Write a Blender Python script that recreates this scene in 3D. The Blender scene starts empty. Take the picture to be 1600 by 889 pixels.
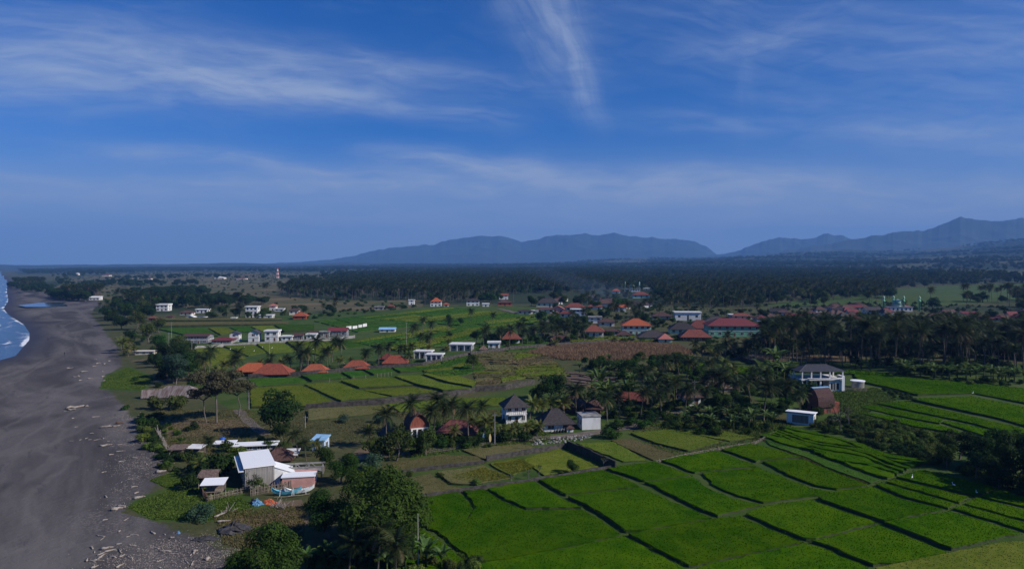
import bpy, math, random
import numpy as np
from mathutils import Vector, Matrix, geometry
R = math.radians
random.seed(7)
RNG = np.random.default_rng(11)
SC = bpy.context.scene
COL = SC.collection

# ------------------------------------------------------------------ camera, sky, sun, exposure
F_PX, CX, CY, HOR = 1067.0, 800.0, 444.5, 416.0
CAM_Z = 40.0
PITCH = math.atan((CY - HOR) / F_PX)
cam_d = bpy.data.cameras.new('camera')
cam = bpy.data.objects.new('camera', cam_d)
COL.objects.link(cam)
cam_d.sensor_width = 36.0
cam_d.lens = 36.0 * F_PX / 1600.0
cam_d.clip_start = 1.0
cam_d.clip_end = 60000.0
cam.location = (0, 0, CAM_Z)
cam.rotation_euler = (math.pi / 2 - PITCH, 0, 0)
SC.camera = cam

SUN_EL, SUN_AZ = R(34), R(106)      # azimuth clockwise from +Y (the view direction): the sun stands to the right
sun_d = bpy.data.lights.new('sun', 'SUN')
sun_d.energy = 5.0
sun_d.angle = R(0.53)
sun_d.color = (1.0, 0.94, 0.86)
sun = bpy.data.objects.new('sun', sun_d)
COL.objects.link(sun)
sdir = Vector((math.sin(SUN_AZ) * math.cos(SUN_EL), math.cos(SUN_AZ) * math.cos(SUN_EL), math.sin(SUN_EL)))
sun.rotation_euler = sdir.to_track_quat('Z', 'Y').to_euler()
sun.location = (300, 0, 300)

SC.view_settings.view_transform = 'Standard'
SC.view_settings.look = 'None'
SC.view_settings.gamma = 1.0
SC.view_settings.exposure = 0.10
SC.view_settings.use_curve_mapping = False
SC.render.engine = 'CYCLES'
SC.cycles.use_denoising = True
SC.cycles.max_bounces = 5
SC.cycles.diffuse_bounces = 2
SC.cycles.glossy_bounces = 2
SC.cycles.transmission_bounces = 2
SC.cycles.transparent_max_bounces = 6
SC.cycles.volume_bounces = 0
SC.cycles.sample_clamp_indirect = 4.0

def nd(nt, typ, **kw):
    n = nt.nodes.new(typ)
    for k, v in kw.items():
        setattr(n, k, v)
    return n
def setin(nt, node, key, val):
    if isinstance(val, bpy.types.NodeSocket):
        nt.links.new(val, node.inputs[key])
    else:
        node.inputs[key].default_value = val
def math_n(nt, op, a, b=None, c=None, clamp=False):
    n = nd(nt, 'ShaderNodeMath', operation=op, use_clamp=clamp)
    for i, v in enumerate((a, b, c)):
        if v is not None:
            setin(nt, n, i, v)
    return n.outputs[0]
def mixc(nt, f, a, b, mode='MIX'):
    n = nd(nt, 'ShaderNodeMix', data_type='RGBA', blend_type=mode)
    setin(nt, n, 0, f)
    for k, v in ((6, a), (7, b)):
        if not isinstance(v, bpy.types.NodeSocket) and len(v) == 3:
            v = (*v, 1)
        setin(nt, n, k, v)
    return n.outputs[2]
def ramp(nt, v, lo, hi, a=0.0, b=1.0):
    n = nd(nt, 'ShaderNodeMapRange', interpolation_type='SMOOTHSTEP')
    setin(nt, n, 0, v)
    for i, x in enumerate((lo, hi, a, b)):
        setin(nt, n, i + 1, x)
    return n.outputs[0]
def noise(nt, vec, scale, detail=4.0, rough=0.55, dist=0.0):
    n = nd(nt, 'ShaderNodeTexNoise')
    setin(nt, n, 'Vector', vec)
    n.inputs['Scale'].default_value = scale
    n.inputs['Detail'].default_value = detail
    n.inputs['Roughness'].default_value = rough
    n.inputs['Distortion'].default_value = dist
    return n.outputs['Fac']
def vscale(nt, vec, s):
    n = nd(nt, 'ShaderNodeVectorMath', operation='MULTIPLY')
    setin(nt, n, 0, vec)
    n.inputs[1].default_value = s
    return n.outputs[0]

world = bpy.data.worlds.new('World')
SC.world = world
world.use_nodes = True
wt = world.node_tree
wt.nodes.clear()
w_out = nd(wt, 'ShaderNodeOutputWorld')
w_bg = nd(wt, 'ShaderNodeBackground')
sky = nd(wt, 'ShaderNodeTexSky', sky_type='NISHITA', sun_disc=False)
sky.sun_elevation = SUN_EL
sky.sun_rotation = SUN_AZ
sky.altitude = 300.0
sky.air_density = 1.0
sky.dust_density = 0.3
sky.ozone_density = 4.0
# cirrus: streaks in azimuth / elevation, broken up by stretched noise
tc = nd(wt, 'ShaderNodeTexCoord').outputs['Generated']
sx = nd(wt, 'ShaderNodeSeparateXYZ')
setin(wt, sx, 0, tc)
az = math_n(wt, 'ARCTAN2', sx.outputs[0], sx.outputs[1])
el = math_n(wt, 'ARCSINE', sx.outputs[2])
cxyz = nd(wt, 'ShaderNodeCombineXYZ')
setin(wt, cxyz, 0, az)
setin(wt, cxyz, 1, el)
ae = cxyz.outputs[0]
warp = nd(wt, 'ShaderNodeTexNoise')
setin(wt, warp, 'Vector', ae)
warp.inputs['Scale'].default_value = 5.0
warp.inputs['Detail'].default_value = 3.0
wsub = nd(wt, 'ShaderNodeVectorMath', operation='SUBTRACT')
setin(wt, wsub, 0, warp.outputs['Color'])
wsub.inputs[1].default_value = (0.5, 0.5, 0.5)
wsc = vscale(wt, wsub.outputs[0], (0.09, 0.045, 0.0))
wadd = nd(wt, 'ShaderNodeVectorMath', operation='ADD')
setin(wt, wadd, 0, ae)
setin(wt, wadd, 1, wsc)
aew = wadd.outputs[0]
sw = nd(wt, 'ShaderNodeSeparateXYZ')
setin(wt, sw, 0, aew)
WA, WE = sw.outputs[0], sw.outputs[1]
def streak(p0, p1, width, strength):
    # pixel end points only say where in the sky (azimuth, elevation) the streak runs
    def ang(p):
        x, y = (p[0] - CX) / F_PX, (HOR - p[1]) / F_PX
        return math.atan(x), math.atan(y / math.hypot(1, x))
    (a0, e0), (a1, e1) = ang(p0), ang(p1)
    L = math.hypot(a1 - a0, e1 - e0)
    ux, uy = (a1 - a0) / L, (e1 - e0) / L
    da = math_n(wt, 'SUBTRACT', WA, a0)
    de = math_n(wt, 'SUBTRACT', WE, e0)
    t = math_n(wt, 'ADD', math_n(wt, 'MULTIPLY', da, ux / L), math_n(wt, 'MULTIPLY', de, uy / L))
    q = math_n(wt, 'ADD', math_n(wt, 'MULTIPLY', da, -uy), math_n(wt, 'MULTIPLY', de, ux))
    q2 = math_n(wt, 'POWER', math_n(wt, 'ABSOLUTE', math_n(wt, 'DIVIDE', q, width / F_PX)), 2.0)
    g = math_n(wt, 'EXPONENT', math_n(wt, 'MULTIPLY', q2, -1.0))
    ends = math_n(wt, 'MULTIPLY', ramp(wt, t, -0.3, 0.35), ramp(wt, t, 1.25, 0.65))
    cv = nd(wt, 'ShaderNodeCombineXYZ')          # fibres run along the streak
    setin(wt, cv, 0, math_n(wt, 'MULTIPLY', t, L * 9.0))
    setin(wt, cv, 1, math_n(wt, 'MULTIPLY', q, 60.0))
    cv.inputs[2].default_value = p0[0] * .37 + p0[1] * .11
    fb = ramp(wt, noise(wt, cv.outputs[0], 1.0, 6.0, .58, .5), .28, .70, .30, 1.0)
    return math_n(wt, 'MULTIPLY', math_n(wt, 'MULTIPLY', math_n(wt, 'MULTIPLY', g, ends), fb), strength)
tot = None
for s_ in [((-600, -70), (470, 140), 52, .60), ((300, 122), (800, 194), 19, .80), ((-400, 112), (640, 128), 34, .58), ((300, 70), (850, 140), 26, .58), ((-300, 60), (300, 90), 40, .40),
           ((862, -10), (936, 195), 23, .72), ((780, -80), (905, 120), 46, .52), ((600, 243), (870, 268), 14, 1.3), ((120, 230), (430, 246), 12, .95), ((400, 255), (560, 268), 9, .8),
           ((-400, 262), (700, 290), 20, 1.0), ((520, 280), (1250, 284), 22, 1.1), ((960, 282), (2300, 318), 30, 1.1), ((940, 186), (1700, 212), 18, .42), ((1200, 160), (2200, 180), 24, .30),
           ((-400, 322), (1100, 345), 36, .8), ((900, 330), (2300, 350), 30, .7), ((880, -40), (2300, 110), 120, .36), ((1165, 60), (1150, 230), 16, .15), ((1050, 95), (1280, 45), 16, .40), ((1380, 80), (2200, 70), 46, .42), ((1350, 205), (2000, 250), 18, .40)]:
    v = streak(*s_)
    tot = v if tot is None else math_n(wt, 'ADD', tot, v)
fib = noise(wt, vscale(wt, aew, (5.0, 22.0, 1.0)), 2.2, 7.0, 0.62, 0.6)
fib2 = noise(wt, vscale(wt, aew, (2.0, 7.0, 1.0)), 1.6, 5.0, 0.55)
veil = math_n(wt, 'MULTIPLY', ramp(wt, fib2, 0.45, 0.75), math_n(wt, 'MULTIPLY', ramp(wt, fib, 0.4, 0.75), 0.16))
cl = math_n(wt, 'MULTIPLY', tot, ramp(wt, fib, 0.15, 0.62, .45, 1.0))
cl = math_n(wt, 'ADD', cl, veil)
cl = math_n(wt, 'MULTIPLY', cl, ramp(wt, el, 0.0, 0.03))
cl = math_n(wt, 'MINIMUM', math_n(wt, 'MULTIPLY', cl, 0.70), 0.80)
skycol = mixc(wt, 1.0, sky.outputs[0], (0.075, 0.63, 1.42), 'MULTIPLY')
low = math_n(wt, 'MULTIPLY', ramp(wt, el, .21, .0), .68)      # thin pale veil lying all round above the horizon
skyc = mixc(wt, cl, skycol, (5.6, 6.8, 9.2))
skyc = mixc(wt, low, skyc, (6.4, 7.0, 8.4))
setin(wt, w_bg, 0, skyc)
w_bg.inputs[1].default_value = 0.064
wt.links.new(w_bg.outputs[0], w_out.inputs[0])

# ------------------------------------------------------------------ the lie of the land
def pix_dir(px, py):
    x, u = (px - CX) / F_PX, (CY - py) / F_PX
    c, s = math.cos(PITCH), math.sin(PITCH)
    return (x, c + u * s, -s + u * c)
def plane(px, py, z):
    d = pix_dir(px, py)
    t = (z - CAM_Z) / min(d[2], -1e-4)
    return d[0] * t, d[1] * t
SEA_Z = -2.5
_w = [plane(*p, SEA_Z) for p in [(0, 563), (25, 556), (47, 531), (48, 521), (38, 507), (14, 492), (6, 482), (14, 470), (11, 455), (13, 441), (6, 431), (2, 425)]]
_cy = np.array([-400, -50, 60, 150, 270] + [p[1] for p in _w] + [9000, 40000])
_cx = np.array([260, -70, -118, -160, -222] + [p[0] for p in _w] + [-6900, -30800])
def inland(x, y):
    return (x - np.interp(y, _cy, _cx)) * 0.8
def Hgt(x, y):
    x = np.asarray(x, float); y = np.asarray(y, float)
    s = inland(x, y)
    z = np.where(s < 0, SEA_Z + np.maximum(0.04 * s, -6), SEA_Z + 2.5 * np.clip(s / 62.0, 0, 1) ** 0.8)
    z = z + 0.010 * np.clip(s - 70, 0, 650)
    r = np.hypot(x, y)
    a = np.arctan2(x, np.maximum(y, 1))
    wv = np.interp(a, [-0.7, -0.35, 0.0, 0.35, 0.65], [0.02, 0.12, 0.30, 0.75, 1.15])
    t = np.clip((r - 1100) / 4200, 0, 1.4)
    lump = 1 + 0.28 * np.sin(x / 310 + 1.3) * np.cos(y / 420) + 0.15 * np.sin(x / 137 + y / 190)
    z = z + np.where(s > 0, 95 * t ** 1.5 * wv * lump, 0)
    hx, hy = 20.0, 470.0
    z = z + 5.0 * np.exp(-(((x + 40) / 120) ** 2 + ((y - 540) / 95) ** 2)) + 2.5 * np.exp(-(((x + 20) / 60) ** 2 + ((y - 300) / 60) ** 2))
    z = z + 0.12 * np.sin(x / 9.0 + y / 17) * np.cos(y / 11.0 - x / 23) * np.clip(s / 60, 0, 1)
    return z
def at(px, py, h=0.0):
    """ground point seen at this pixel (h: seen at that height above the ground)"""
    d = pix_dir(px, py)
    z = 0.0
    for _ in range(14):
        t = min((CAM_Z - z) / max(-d[2], 2e-3), 9000)
        z = 0.5 * z + 0.5 * (float(Hgt(d[0] * t, d[1] * t)) + h)
    t = min((CAM_Z - z) / max(-d[2], 2e-3), 9000)
    x, y = d[0] * t, d[1] * t
    return Vector((x, y, float(Hgt(x, y))))
def gpoly(pts):
    return np.array([at(*p)[:2] for p in pts])
def inside(P, poly):
    x, y = P[:, 0], P[:, 1]
    c = np.zeros(len(P), bool)
    n = len(poly)
    for i in range(n):
        x0, y0 = poly[i]; x1, y1 = poly[(i + 1) % n]
        m = ((y0 > y) != (y1 > y)) & (x < (x1 - x0) * (y - y0) / (y1 - y0 + 1e-12) + x0)
        c ^= m
    return c
def area(poly):
    x, y = poly[:, 0], poly[:, 1]
    return abs(np.dot(x, np.roll(y, -1)) - np.dot(y, np.roll(x, -1))) / 2
def scatter(poly, n, rng, sep=0.0):
    lo, hi = poly.min(0), poly.max(0)
    out = []
    tries = 0
    while len(out) < n and tries < 400:
        tries += 1
        P = rng.uniform(lo, hi, (max(64, n), 2))
        P = P[inside(P, poly)]
        for p in P:
            if sep and out and min((q[0] - p[0]) ** 2 + (q[1] - p[1]) ** 2 for q in out) < sep * sep:
                continue
            out.append(p)
            if len(out) >= n:
                break
    return np.array(out)

# ------------------------------------------------------------------ mesh helpers
def fast_mesh(name, V, F, mats=(), mi=None, smooth=False):
    V = np.asarray(V, np.float32); F = np.asarray(F, np.int32)
    me = bpy.data.meshes.new(name)
    k = F.shape[1]
    me.vertices.add(len(V)); me.vertices.foreach_set('co', V.ravel())
    me.loops.add(F.size); me.loops.foreach_set('vertex_index', F.ravel())
    me.polygons.add(len(F))
    me.polygons.foreach_set('loop_start', np.arange(0, F.size, k, dtype=np.int32))
    me.polygons.foreach_set('loop_total', np.full(len(F), k, np.int32))
    for m in mats:
        me.materials.append(m)
    if mi is not None:
        me.polygons.foreach_set('material_index', np.asarray(mi, np.int32))
    me.polygons.foreach_set('use_smooth', np.full(len(F), smooth, bool))
    me.update(calc_edges=True)
    return me
class MB:
    def __init__(s):
        s.v, s.f, s.m = [], [], []
    def add(s, V, F, m=0):
        o = len(s.v)
        s.v.extend([tuple(map(float, p)) for p in V])
        for f in F:
            s.f.append([i + o for i in f]); s.m.append(m)
        return s
    def box(s, x0, x1, y0, y1, z0, z1, m=0):
        V = [(x, y, z) for z in (z0, z1) for y in (y0, y1) for x in (x0, x1)]
        return s.add(V, [(0, 2, 3, 1), (4, 5, 7, 6), (0, 1, 5, 4), (2, 6, 7, 3), (0, 4, 6, 2), (1, 3, 7, 5)], m)
    def prism(s, prof, a, b, axis='y', m=0):
        """closed profile in (u, z) extruded along the other axis"""
        n = len(prof)
        if axis == 'y':
            V = [(u, a, z) for u, z in prof] + [(u, b, z) for u, z in prof]
        elif axis == 'x':
            V = [(a, u, z) for u, z in prof] + [(b, u, z) for u, z in prof]
        else:
            V = [(u, z, a) for u, z in prof] + [(u, z, b) for u, z in prof]
        Fc = [tuple(range(n))[::-1], tuple(range(n, 2 * n))] + [(i, (i + 1) % n, n + (i + 1) % n, n + i) for i in range(n)]
        return s.add(V, Fc, m)
    def tube(s, pts, rad, k=6, m=0, cap=True):
        pts = [Vector(p) for p in pts]
        V, Fc = [], []
        for i, p in enumerate(pts):
            d = (pts[min(i + 1, len(pts) - 1)] - pts[max(i - 1, 0)]).normalized()
            u = d.cross(Vector((0.13, 0.97, 0.21))).normalized()
            w = d.cross(u)
            r = rad[i] if hasattr(rad, '__len__') else rad
            for j in range(k):
                a = 2 * math.pi * j / k
                V.append(p + u * (r * math.cos(a)) + w * (r * math.sin(a)))
        for i in range(len(pts) - 1):
            for j in range(k):
                Fc.append((i * k + j, i * k + (j + 1) % k, (i + 1) * k + (j + 1) % k, (i + 1) * k + j))
        if cap:
            Fc += [tuple(range(k))[::-1], tuple(range((len(pts) - 1) * k, len(pts) * k))]
        return s.add(V, Fc, m)
    def lathe(s, prof, k=16, m=0, cx=0, cy=0):
        V, Fc = [], []
        for r, z in prof:
            for j in range(k):
                a = 2 * math.pi * j / k
                V.append((cx + r * math.cos(a), cy + r * math.sin(a), z))
        for i in range(len(prof) - 1):
            for j in range(k):
                Fc.append((i * k + j, i * k + (j + 1) % k, (i + 1) * k + (j + 1) % k, (i + 1) * k + j))
        Fc += [tuple(range(k))[::-1], tuple(range((len(prof) - 1) * k, len(prof) * k))]
        return s.add(V, Fc, m)
    def mesh(s, name, mats, smooth=False):
        me = bpy.data.meshes.new(name)
        me.from_pydata(s.v, [], s.f)
        for mm in (mats if isinstance(mats, (list, tuple)) else [mats]):
            me.materials.append(mm)
        if len(set(s.m)) > 1:
            me.polygons.foreach_set('material_index', s.m)
        if smooth:
            me.polygons.foreach_set('use_smooth', [True] * len(me.polygons))
        me.update()
        return me
    def obj(s, name, mats, parent=None, smooth=False):
        return link(name, s.mesh(name, mats, smooth), parent)
def link(name, me, parent=None, loc=None, rot=None, sc=None):
    o = bpy.data.objects.new(name, me)
    COL.objects.link(o)
    if parent is not None:
        o.parent = parent
    if loc is not None:
        o.location = loc
    if rot is not None:
        o.rotation_euler = rot
    if sc is not None:
        o.scale = sc if hasattr(sc, '__len__') else (sc, sc, sc)
    return o
def tag(o, label=None, cat=None, group=None, kind=None):
    for k, v in (('label', label), ('category', cat), ('group', group), ('kind', kind)):
        if v:
            o[k] = v
    return o
def empty(name, loc, rz=0.0, sc=1.0):
    o = link(name, None, None, loc, (0, 0, rz), sc)
    o.empty_display_size = 0.5
    return o

# ------------------------------------------------------------------ materials
def new_mat(name):
    m = bpy.data.materials.new(name)
    m.use_nodes = True
    nt = m.node_tree
    return m, nt, nt.nodes['Principled BSDF']
def mat(name, c1, c2=None, rough=0.8, scale=1.0, bump=0.0, bscale=None, stretch=(1, 1, 1), space='obj', spec=0.3, lo=0.35, hi=0.65, rnd=0.0, detail=5.0, metal=0.0):
    m, nt, b = new_mat(name)
    c2 = c2 or tuple(x * 0.7 for x in c1)
    if space == 'obj':
        vec = nd(nt, 'ShaderNodeTexCoord').outputs['Object']
    else:
        vec = nd(nt, 'ShaderNodeNewGeometry').outputs['Position']
    v = vscale(nt, vec, stretch)
    n = noise(nt, v, scale, detail, 0.6)
    col = mixc(nt, ramp(nt, n, lo, hi), c1, c2)
    if rnd:
        oi = nd(nt, 'ShaderNodeObjectInfo')
        hs = nd(nt, 'ShaderNodeHueSaturation')
        setin(nt, hs, 'Value', math_n(nt, 'MULTIPLY_ADD', oi.outputs['Random'], 2 * rnd, 1 - rnd))
        setin(nt, hs, 'Hue', math_n(nt, 'MULTIPLY_ADD', oi.outputs['Random'], 0.05 * rnd, 0.5 - 0.025 * rnd))
        setin(nt, hs, 'Color', col)
        col = hs.outputs[0]
    setin(nt, b, 'Base Color', col)
    b.inputs['Roughness'].default_value = rough
    b.inputs['Specular IOR Level'].default_value = spec
    b.inputs['Metallic'].default_value = metal
    if bump:
        bn = nd(nt, 'ShaderNodeBump')
        bn.inputs['Strength'].default_value = bump
        bn.inputs['Distance'].default_value = 0.2
        setin(nt, bn, 'Height', noise(nt, v, bscale or scale * 3, 4.0, 0.6))
        setin(nt, b, 'Normal', bn.outputs[0])
    return m
def leaf_mat(name, c1, c2, scale=0.6, rnd=0.25, trans=0.25, rough=0.75, spec=0.05, hue=.05):
    m, nt, b = new_mat(name)
    vec = nd(nt, 'ShaderNodeNewGeometry').outputs['Position']
    n = noise(nt, vec, scale, 3.0, 0.6)
    n2 = noise(nt, vec, scale * 7, 2.0, 0.6)
    col = mixc(nt, ramp(nt, math_n(nt, 'MULTIPLY_ADD', n2, 0.6, math_n(nt, 'MULTIPLY', n, 0.6)), 0.42, 0.78), c1, c2)
    oi = nd(nt, 'ShaderNodeObjectInfo')
    hs = nd(nt, 'ShaderNodeHueSaturation')
    setin(nt, hs, 'Value', math_n(nt, 'MULTIPLY_ADD', oi.outputs['Random'], 2 * rnd, 1 - rnd))
    r2 = math_n(nt, 'FRACT', math_n(nt, 'MULTIPLY', oi.outputs['Random'], 17.31))
    setin(nt, hs, 'Hue', math_n(nt, 'MULTIPLY_ADD', r2, hue, .5 - hue / 2))
    setin(nt, hs, 'Color', col)
    setin(nt, b, 'Base Color', hs.outputs[0])
    b.inputs['Roughness'].default_value = rough
    b.inputs['Specular IOR Level'].default_value = spec
    out = [x for x in nt.nodes if x.type == 'OUTPUT_MATERIAL'][0]
    tr = nd(nt, 'ShaderNodeBsdfTranslucent')
    setin(nt, tr, 0, mixc(nt, 0.5, hs.outputs[0], tuple(min(1, x * 1.5) for x in c2)))
    ms = nd(nt, 'ShaderNodeMixShader')
    ms.inputs[0].default_value = trans
    nt.links.new(b.outputs[0], ms.inputs[1]); nt.links.new(tr.outputs[0], ms.inputs[2])
    nt.links.new(ms.outputs[0], out.inputs[0])
    return m
M = {}
M['leaf'] = leaf_mat('leaf', (.015, .038, .006), (.048, .090, .014))
M['leaf_dark'] = leaf_mat('leaf_dark', (.010, .025, .006), (.030, .058, .013))
M['leaf_olive'] = leaf_mat('leaf_olive', (.030, .046, .010), (.075, .100, .024))
M['leaf_blue'] = leaf_mat('leaf_blue', (.026, .058, .034), (.055, .095, .055))
M['leaf_lime'] = leaf_mat('leaf_lime', (.05, .085, .015), (.12, .17, .03))
M['leaf_brown'] = leaf_mat('leaf_brown', (.045, .042, .022), (.09, .085, .045), trans=.15)
M['twig'] = leaf_mat('twig', (.10, .095, .085), (.17, .16, .14), trans=0.05)
M['palm'] = leaf_mat('palm', (.011, .022, .006), (.048, .064, .017), scale=.4, rough=.5, spec=.12, rnd=.35)
M['palm_young'] = leaf_mat('palm_young', (.05, .075, .014), (.15, .16, .03), scale=.4, rough=.5, spec=.12, rnd=.3)
M['banana'] = leaf_mat('banana', (.04, .08, .018), (.10, .15, .035), scale=.5, rough=.5, spec=.15)
M['rice'] = leaf_mat('rice', (.026, .084, .001), (.062, .122, .003), scale=.05, rnd=.12, trans=.12, hue=.008, spec=0.0)
M['rice_mid'] = leaf_mat('rice_mid', (.030, .085, .011), (.056, .118, .018), scale=.09, rnd=.12, trans=.1, hue=.02, spec=0.0)
M['rice_dull'] = leaf_mat('rice_dull', (.084, .125, .014), (.135, .160, .026), scale=.12, rnd=.14, trans=.1, hue=.02, spec=0.0)
M['grass_dry'] = leaf_mat('grass_dry', (.095, .09, .03), (.14, .12, .05), scale=.15, rnd=.16, trans=.1)
M['weed_yellow'] = leaf_mat('weed_yellow', (.11, .14, .015), (.20, .20, .03), scale=.4, rnd=.1, trans=.15)
M['creeper'] = leaf_mat('creeper', (.045, .08, .012), (.10, .14, .022), scale=.25, rnd=.1, trans=.15)
M['corn'] = leaf_mat('corn', (.15, .092, .055), (.25, .155, .095), scale=.2, rnd=.1, trans=.1)
M['bank'] = mat('bank', (.020, .040, .007), (.042, .048, .015), scale=.8, space='w', bump=.6)
M['soil'] = mat('soil', (.07, .045, .03), (.11, .075, .05), scale=.6, space='w', bump=.8)
M['mud'] = mat('mud', (.035, .03, .025), (.06, .05, .04), scale=.7, space='w', bump=.6)
M['bark'] = mat('bark', (.14, .12, .10), (.07, .058, .045), scale=3, bump=.6, stretch=(1, 1, .3))
M['bark_pale'] = mat('bark_pale', (.26, .23, .19), (.15, .13, .11), scale=3, bump=.5, stretch=(1, 1, .3))
M['wood_drift'] = mat('wood_drift', (.34, .30, .26), (.18, .15, .13), scale=2, bump=.5)
M['white'] = mat('white', (.70, .69, .67), (.46, .44, .41), rough=.75, scale=.45, stretch=(1, 1, .4), lo=.42, hi=.82)
M['white_clean'] = mat('white_clean', (.82, .82, .81), (.72, .72, .72), rough=.6, scale=.3, lo=.5, hi=.9)
M['cream'] = mat('cream', (.66, .60, .50), (.52, .46, .38), scale=.5, lo=.45, hi=.8)
M['concrete'] = mat('concrete', (.32, .31, .29), (.18, .17, .16), scale=.7, bump=.2)
M['grey'] = mat('grey', (.20, .21, .23), (.13, .14, .15), scale=.6)
M['stone'] = mat('stone', (.085, .074, .064), (.035, .031, .027), scale=1.2, bump=.6)
M['pink'] = mat('pink', (.60, .32, .27), (.48, .25, .21), scale=.7)
M['green_wall'] = mat('green_wall', (.20, .46, .30), (.14, .36, .23), scale=.5)
M['green_pale'] = mat('green_pale', (.45, .62, .50), (.36, .52, .42), scale=.5)
M['blue_wall'] = mat('blue_wall', (.42, .52, .66), (.34, .42, .54), scale=.5)
M['boards'] = mat('boards', (.40, .37, .34), (.24, .22, .20), scale=1.0, stretch=(7, 7, .25), bump=.3)
M['wood'] = mat('wood', (.13, .07, .042), (.075, .042, .028), scale=1.5, stretch=(4, 4, .5))
M['wood_red'] = mat('wood_red', (.26, .075, .05), (.15, .045, .03), scale=1.5, stretch=(4, 4, .5))
M['bamboo'] = mat('bamboo', (.27, .22, .175), (.16, .13, .10), scale=2, stretch=(5, 5, .4))
M['tile_brown'] = mat('tile_brown', (.105, .052, .042), (.06, .032, .028), scale=2.5, bump=.7, bscale=9, rnd=.2)
M['tile_dark'] = mat('tile_dark', (.055, .045, .045), (.032, .027, .028), scale=2.5, bump=.6, bscale=9, rnd=.2)
M['tile_red'] = mat('tile_red', (.20, .055, .038), (.12, .036, .028), scale=2.2, bump=.7, bscale=8, rnd=.2)
M['tile_orange'] = mat('tile_orange', (.40, .095, .035), (.27, .065, .03), scale=2.2, bump=.6, bscale=8, rnd=.12)
M['tile_brick'] = mat('tile_brick', (.33, .085, .04), (.20, .055, .032), scale=2.2, bump=.7, bscale=8, rnd=.15)
M['tile_maroon'] = mat('tile_maroon', (.17, .035, .04), (.12, .026, .03), scale=2.2, bump=.5, bscale=8, rnd=.12)
M['tile_salmon'] = mat('tile_salmon', (.42, .15, .12), (.32, .11, .09), scale=2.2, bump=.5, bscale=8)
M['thatch'] = mat('thatch', (.24, .17, .13), (.12, .075, .06), scale=3, bump=1.0, bscale=10)
M['thatch_red'] = mat('thatch_red', (.22, .075, .065), (.10, .04, .04), scale=1.6, bump=1.0, bscale=7)
M['tin'] = mat('tin', (.22, .19, .175), (.11, .075, .06), rough=.55, scale=.7, stretch=(2.5, .5, .5), bump=.3)
M['tin_blue'] = mat('tin_blue', (.30, .52, .74), (.22, .40, .60), rough=.5, scale=1)
M['grey_roof'] = mat('grey_roof', (.055, .055, .062), (.038, .038, .044), rough=.6, scale=2, bump=.4, bscale=8)
M['glass'] = mat('glass', (.02, .024, .03), (.03, .036, .045), rough=.15, scale=.5, spec=.5)
M['dark'] = mat('dark', (.02, .018, .018), (.03, .026, .025), rough=.9)
M['tarp_blue'] = mat('tarp_blue', (.16, .33, .48), (.10, .22, .36), rough=.5, scale=2, bump=.4)
M['tarp_orange'] = mat('tarp_orange', (.62, .15, .05), (.45, .10, .04), rough=.5, scale=2, bump=.4)
M['tarp_black'] = mat('tarp_black', (.035, .033, .034), (.065, .06, .06), rough=.7, scale=2, bump=.8)
M['blue_plastic'] = mat('blue_plastic', (.03, .10, .42), (.02, .08, .34), rough=.4)
M['boat_blue'] = mat('boat_blue', (.10, .38, .48), (.08, .30, .40), rough=.45, scale=2)
M['boat_white'] = mat('boat_white', (.62, .66, .66), (.48, .52, .52), rough=.45, scale=2)
M['dome'] = mat('dome', (.06, .22, .14), (.28, .38, .32), rough=.4, scale=.6)
M['road'] = mat('road', (.155, .125, .10), (.10, .082, .062), scale=.5, space='w', bump=.2)
M['skin'] = mat('skin', (.22, .12, .08), (.2, .11, .07))
M['cloth'] = mat('cloth', (.03, .03, .04), (.05, .05, .06))
M['bird'] = mat('bird', (.85, .85, .83), (.78, .78, .76))
M['yellow'] = mat('yellow', (.62, .48, .22), (.55, .42, .2), rough=.4)
M['red_paint'] = mat('red_paint', (.5, .05, .04), (.4, .04, .03), rough=.5)
M['car_white'] = mat('car_white', (.7, .7, .7), (.65, .65, .65), rough=.3, spec=.5)
M['rubber'] = mat('rubber', (.02, .02, .02), (.03, .03, .03))
def fnoise(x, y, seed, octs=5, base=1.0, ridged=False):
    g = np.random.default_rng(seed)
    out = np.zeros_like(x); amp = 1.0; tot_ = 0
    for o in range(octs):
        fr = base * 2 ** o
        tab = g.random((64, 64))
        u, v = x * fr, y * fr
        iu, iv = np.floor(u).astype(int), np.floor(v).astype(int)
        fu, fv = u - iu, v - iv
        fu, fv = fu * fu * (3 - 2 * fu), fv * fv * (3 - 2 * fv)
        T = lambda a, b: tab[a % 64, b % 64]
        n = (T(iu, iv) * (1 - fu) + T(iu + 1, iv) * fu) * (1 - fv) + (T(iu, iv + 1) * (1 - fu) + T(iu + 1, iv + 1) * fu) * fv
        if ridged:
            n = 1 - abs(2 * n - 1)
        out += amp * n; tot_ += amp; amp *= .5
    return out / tot_
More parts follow.
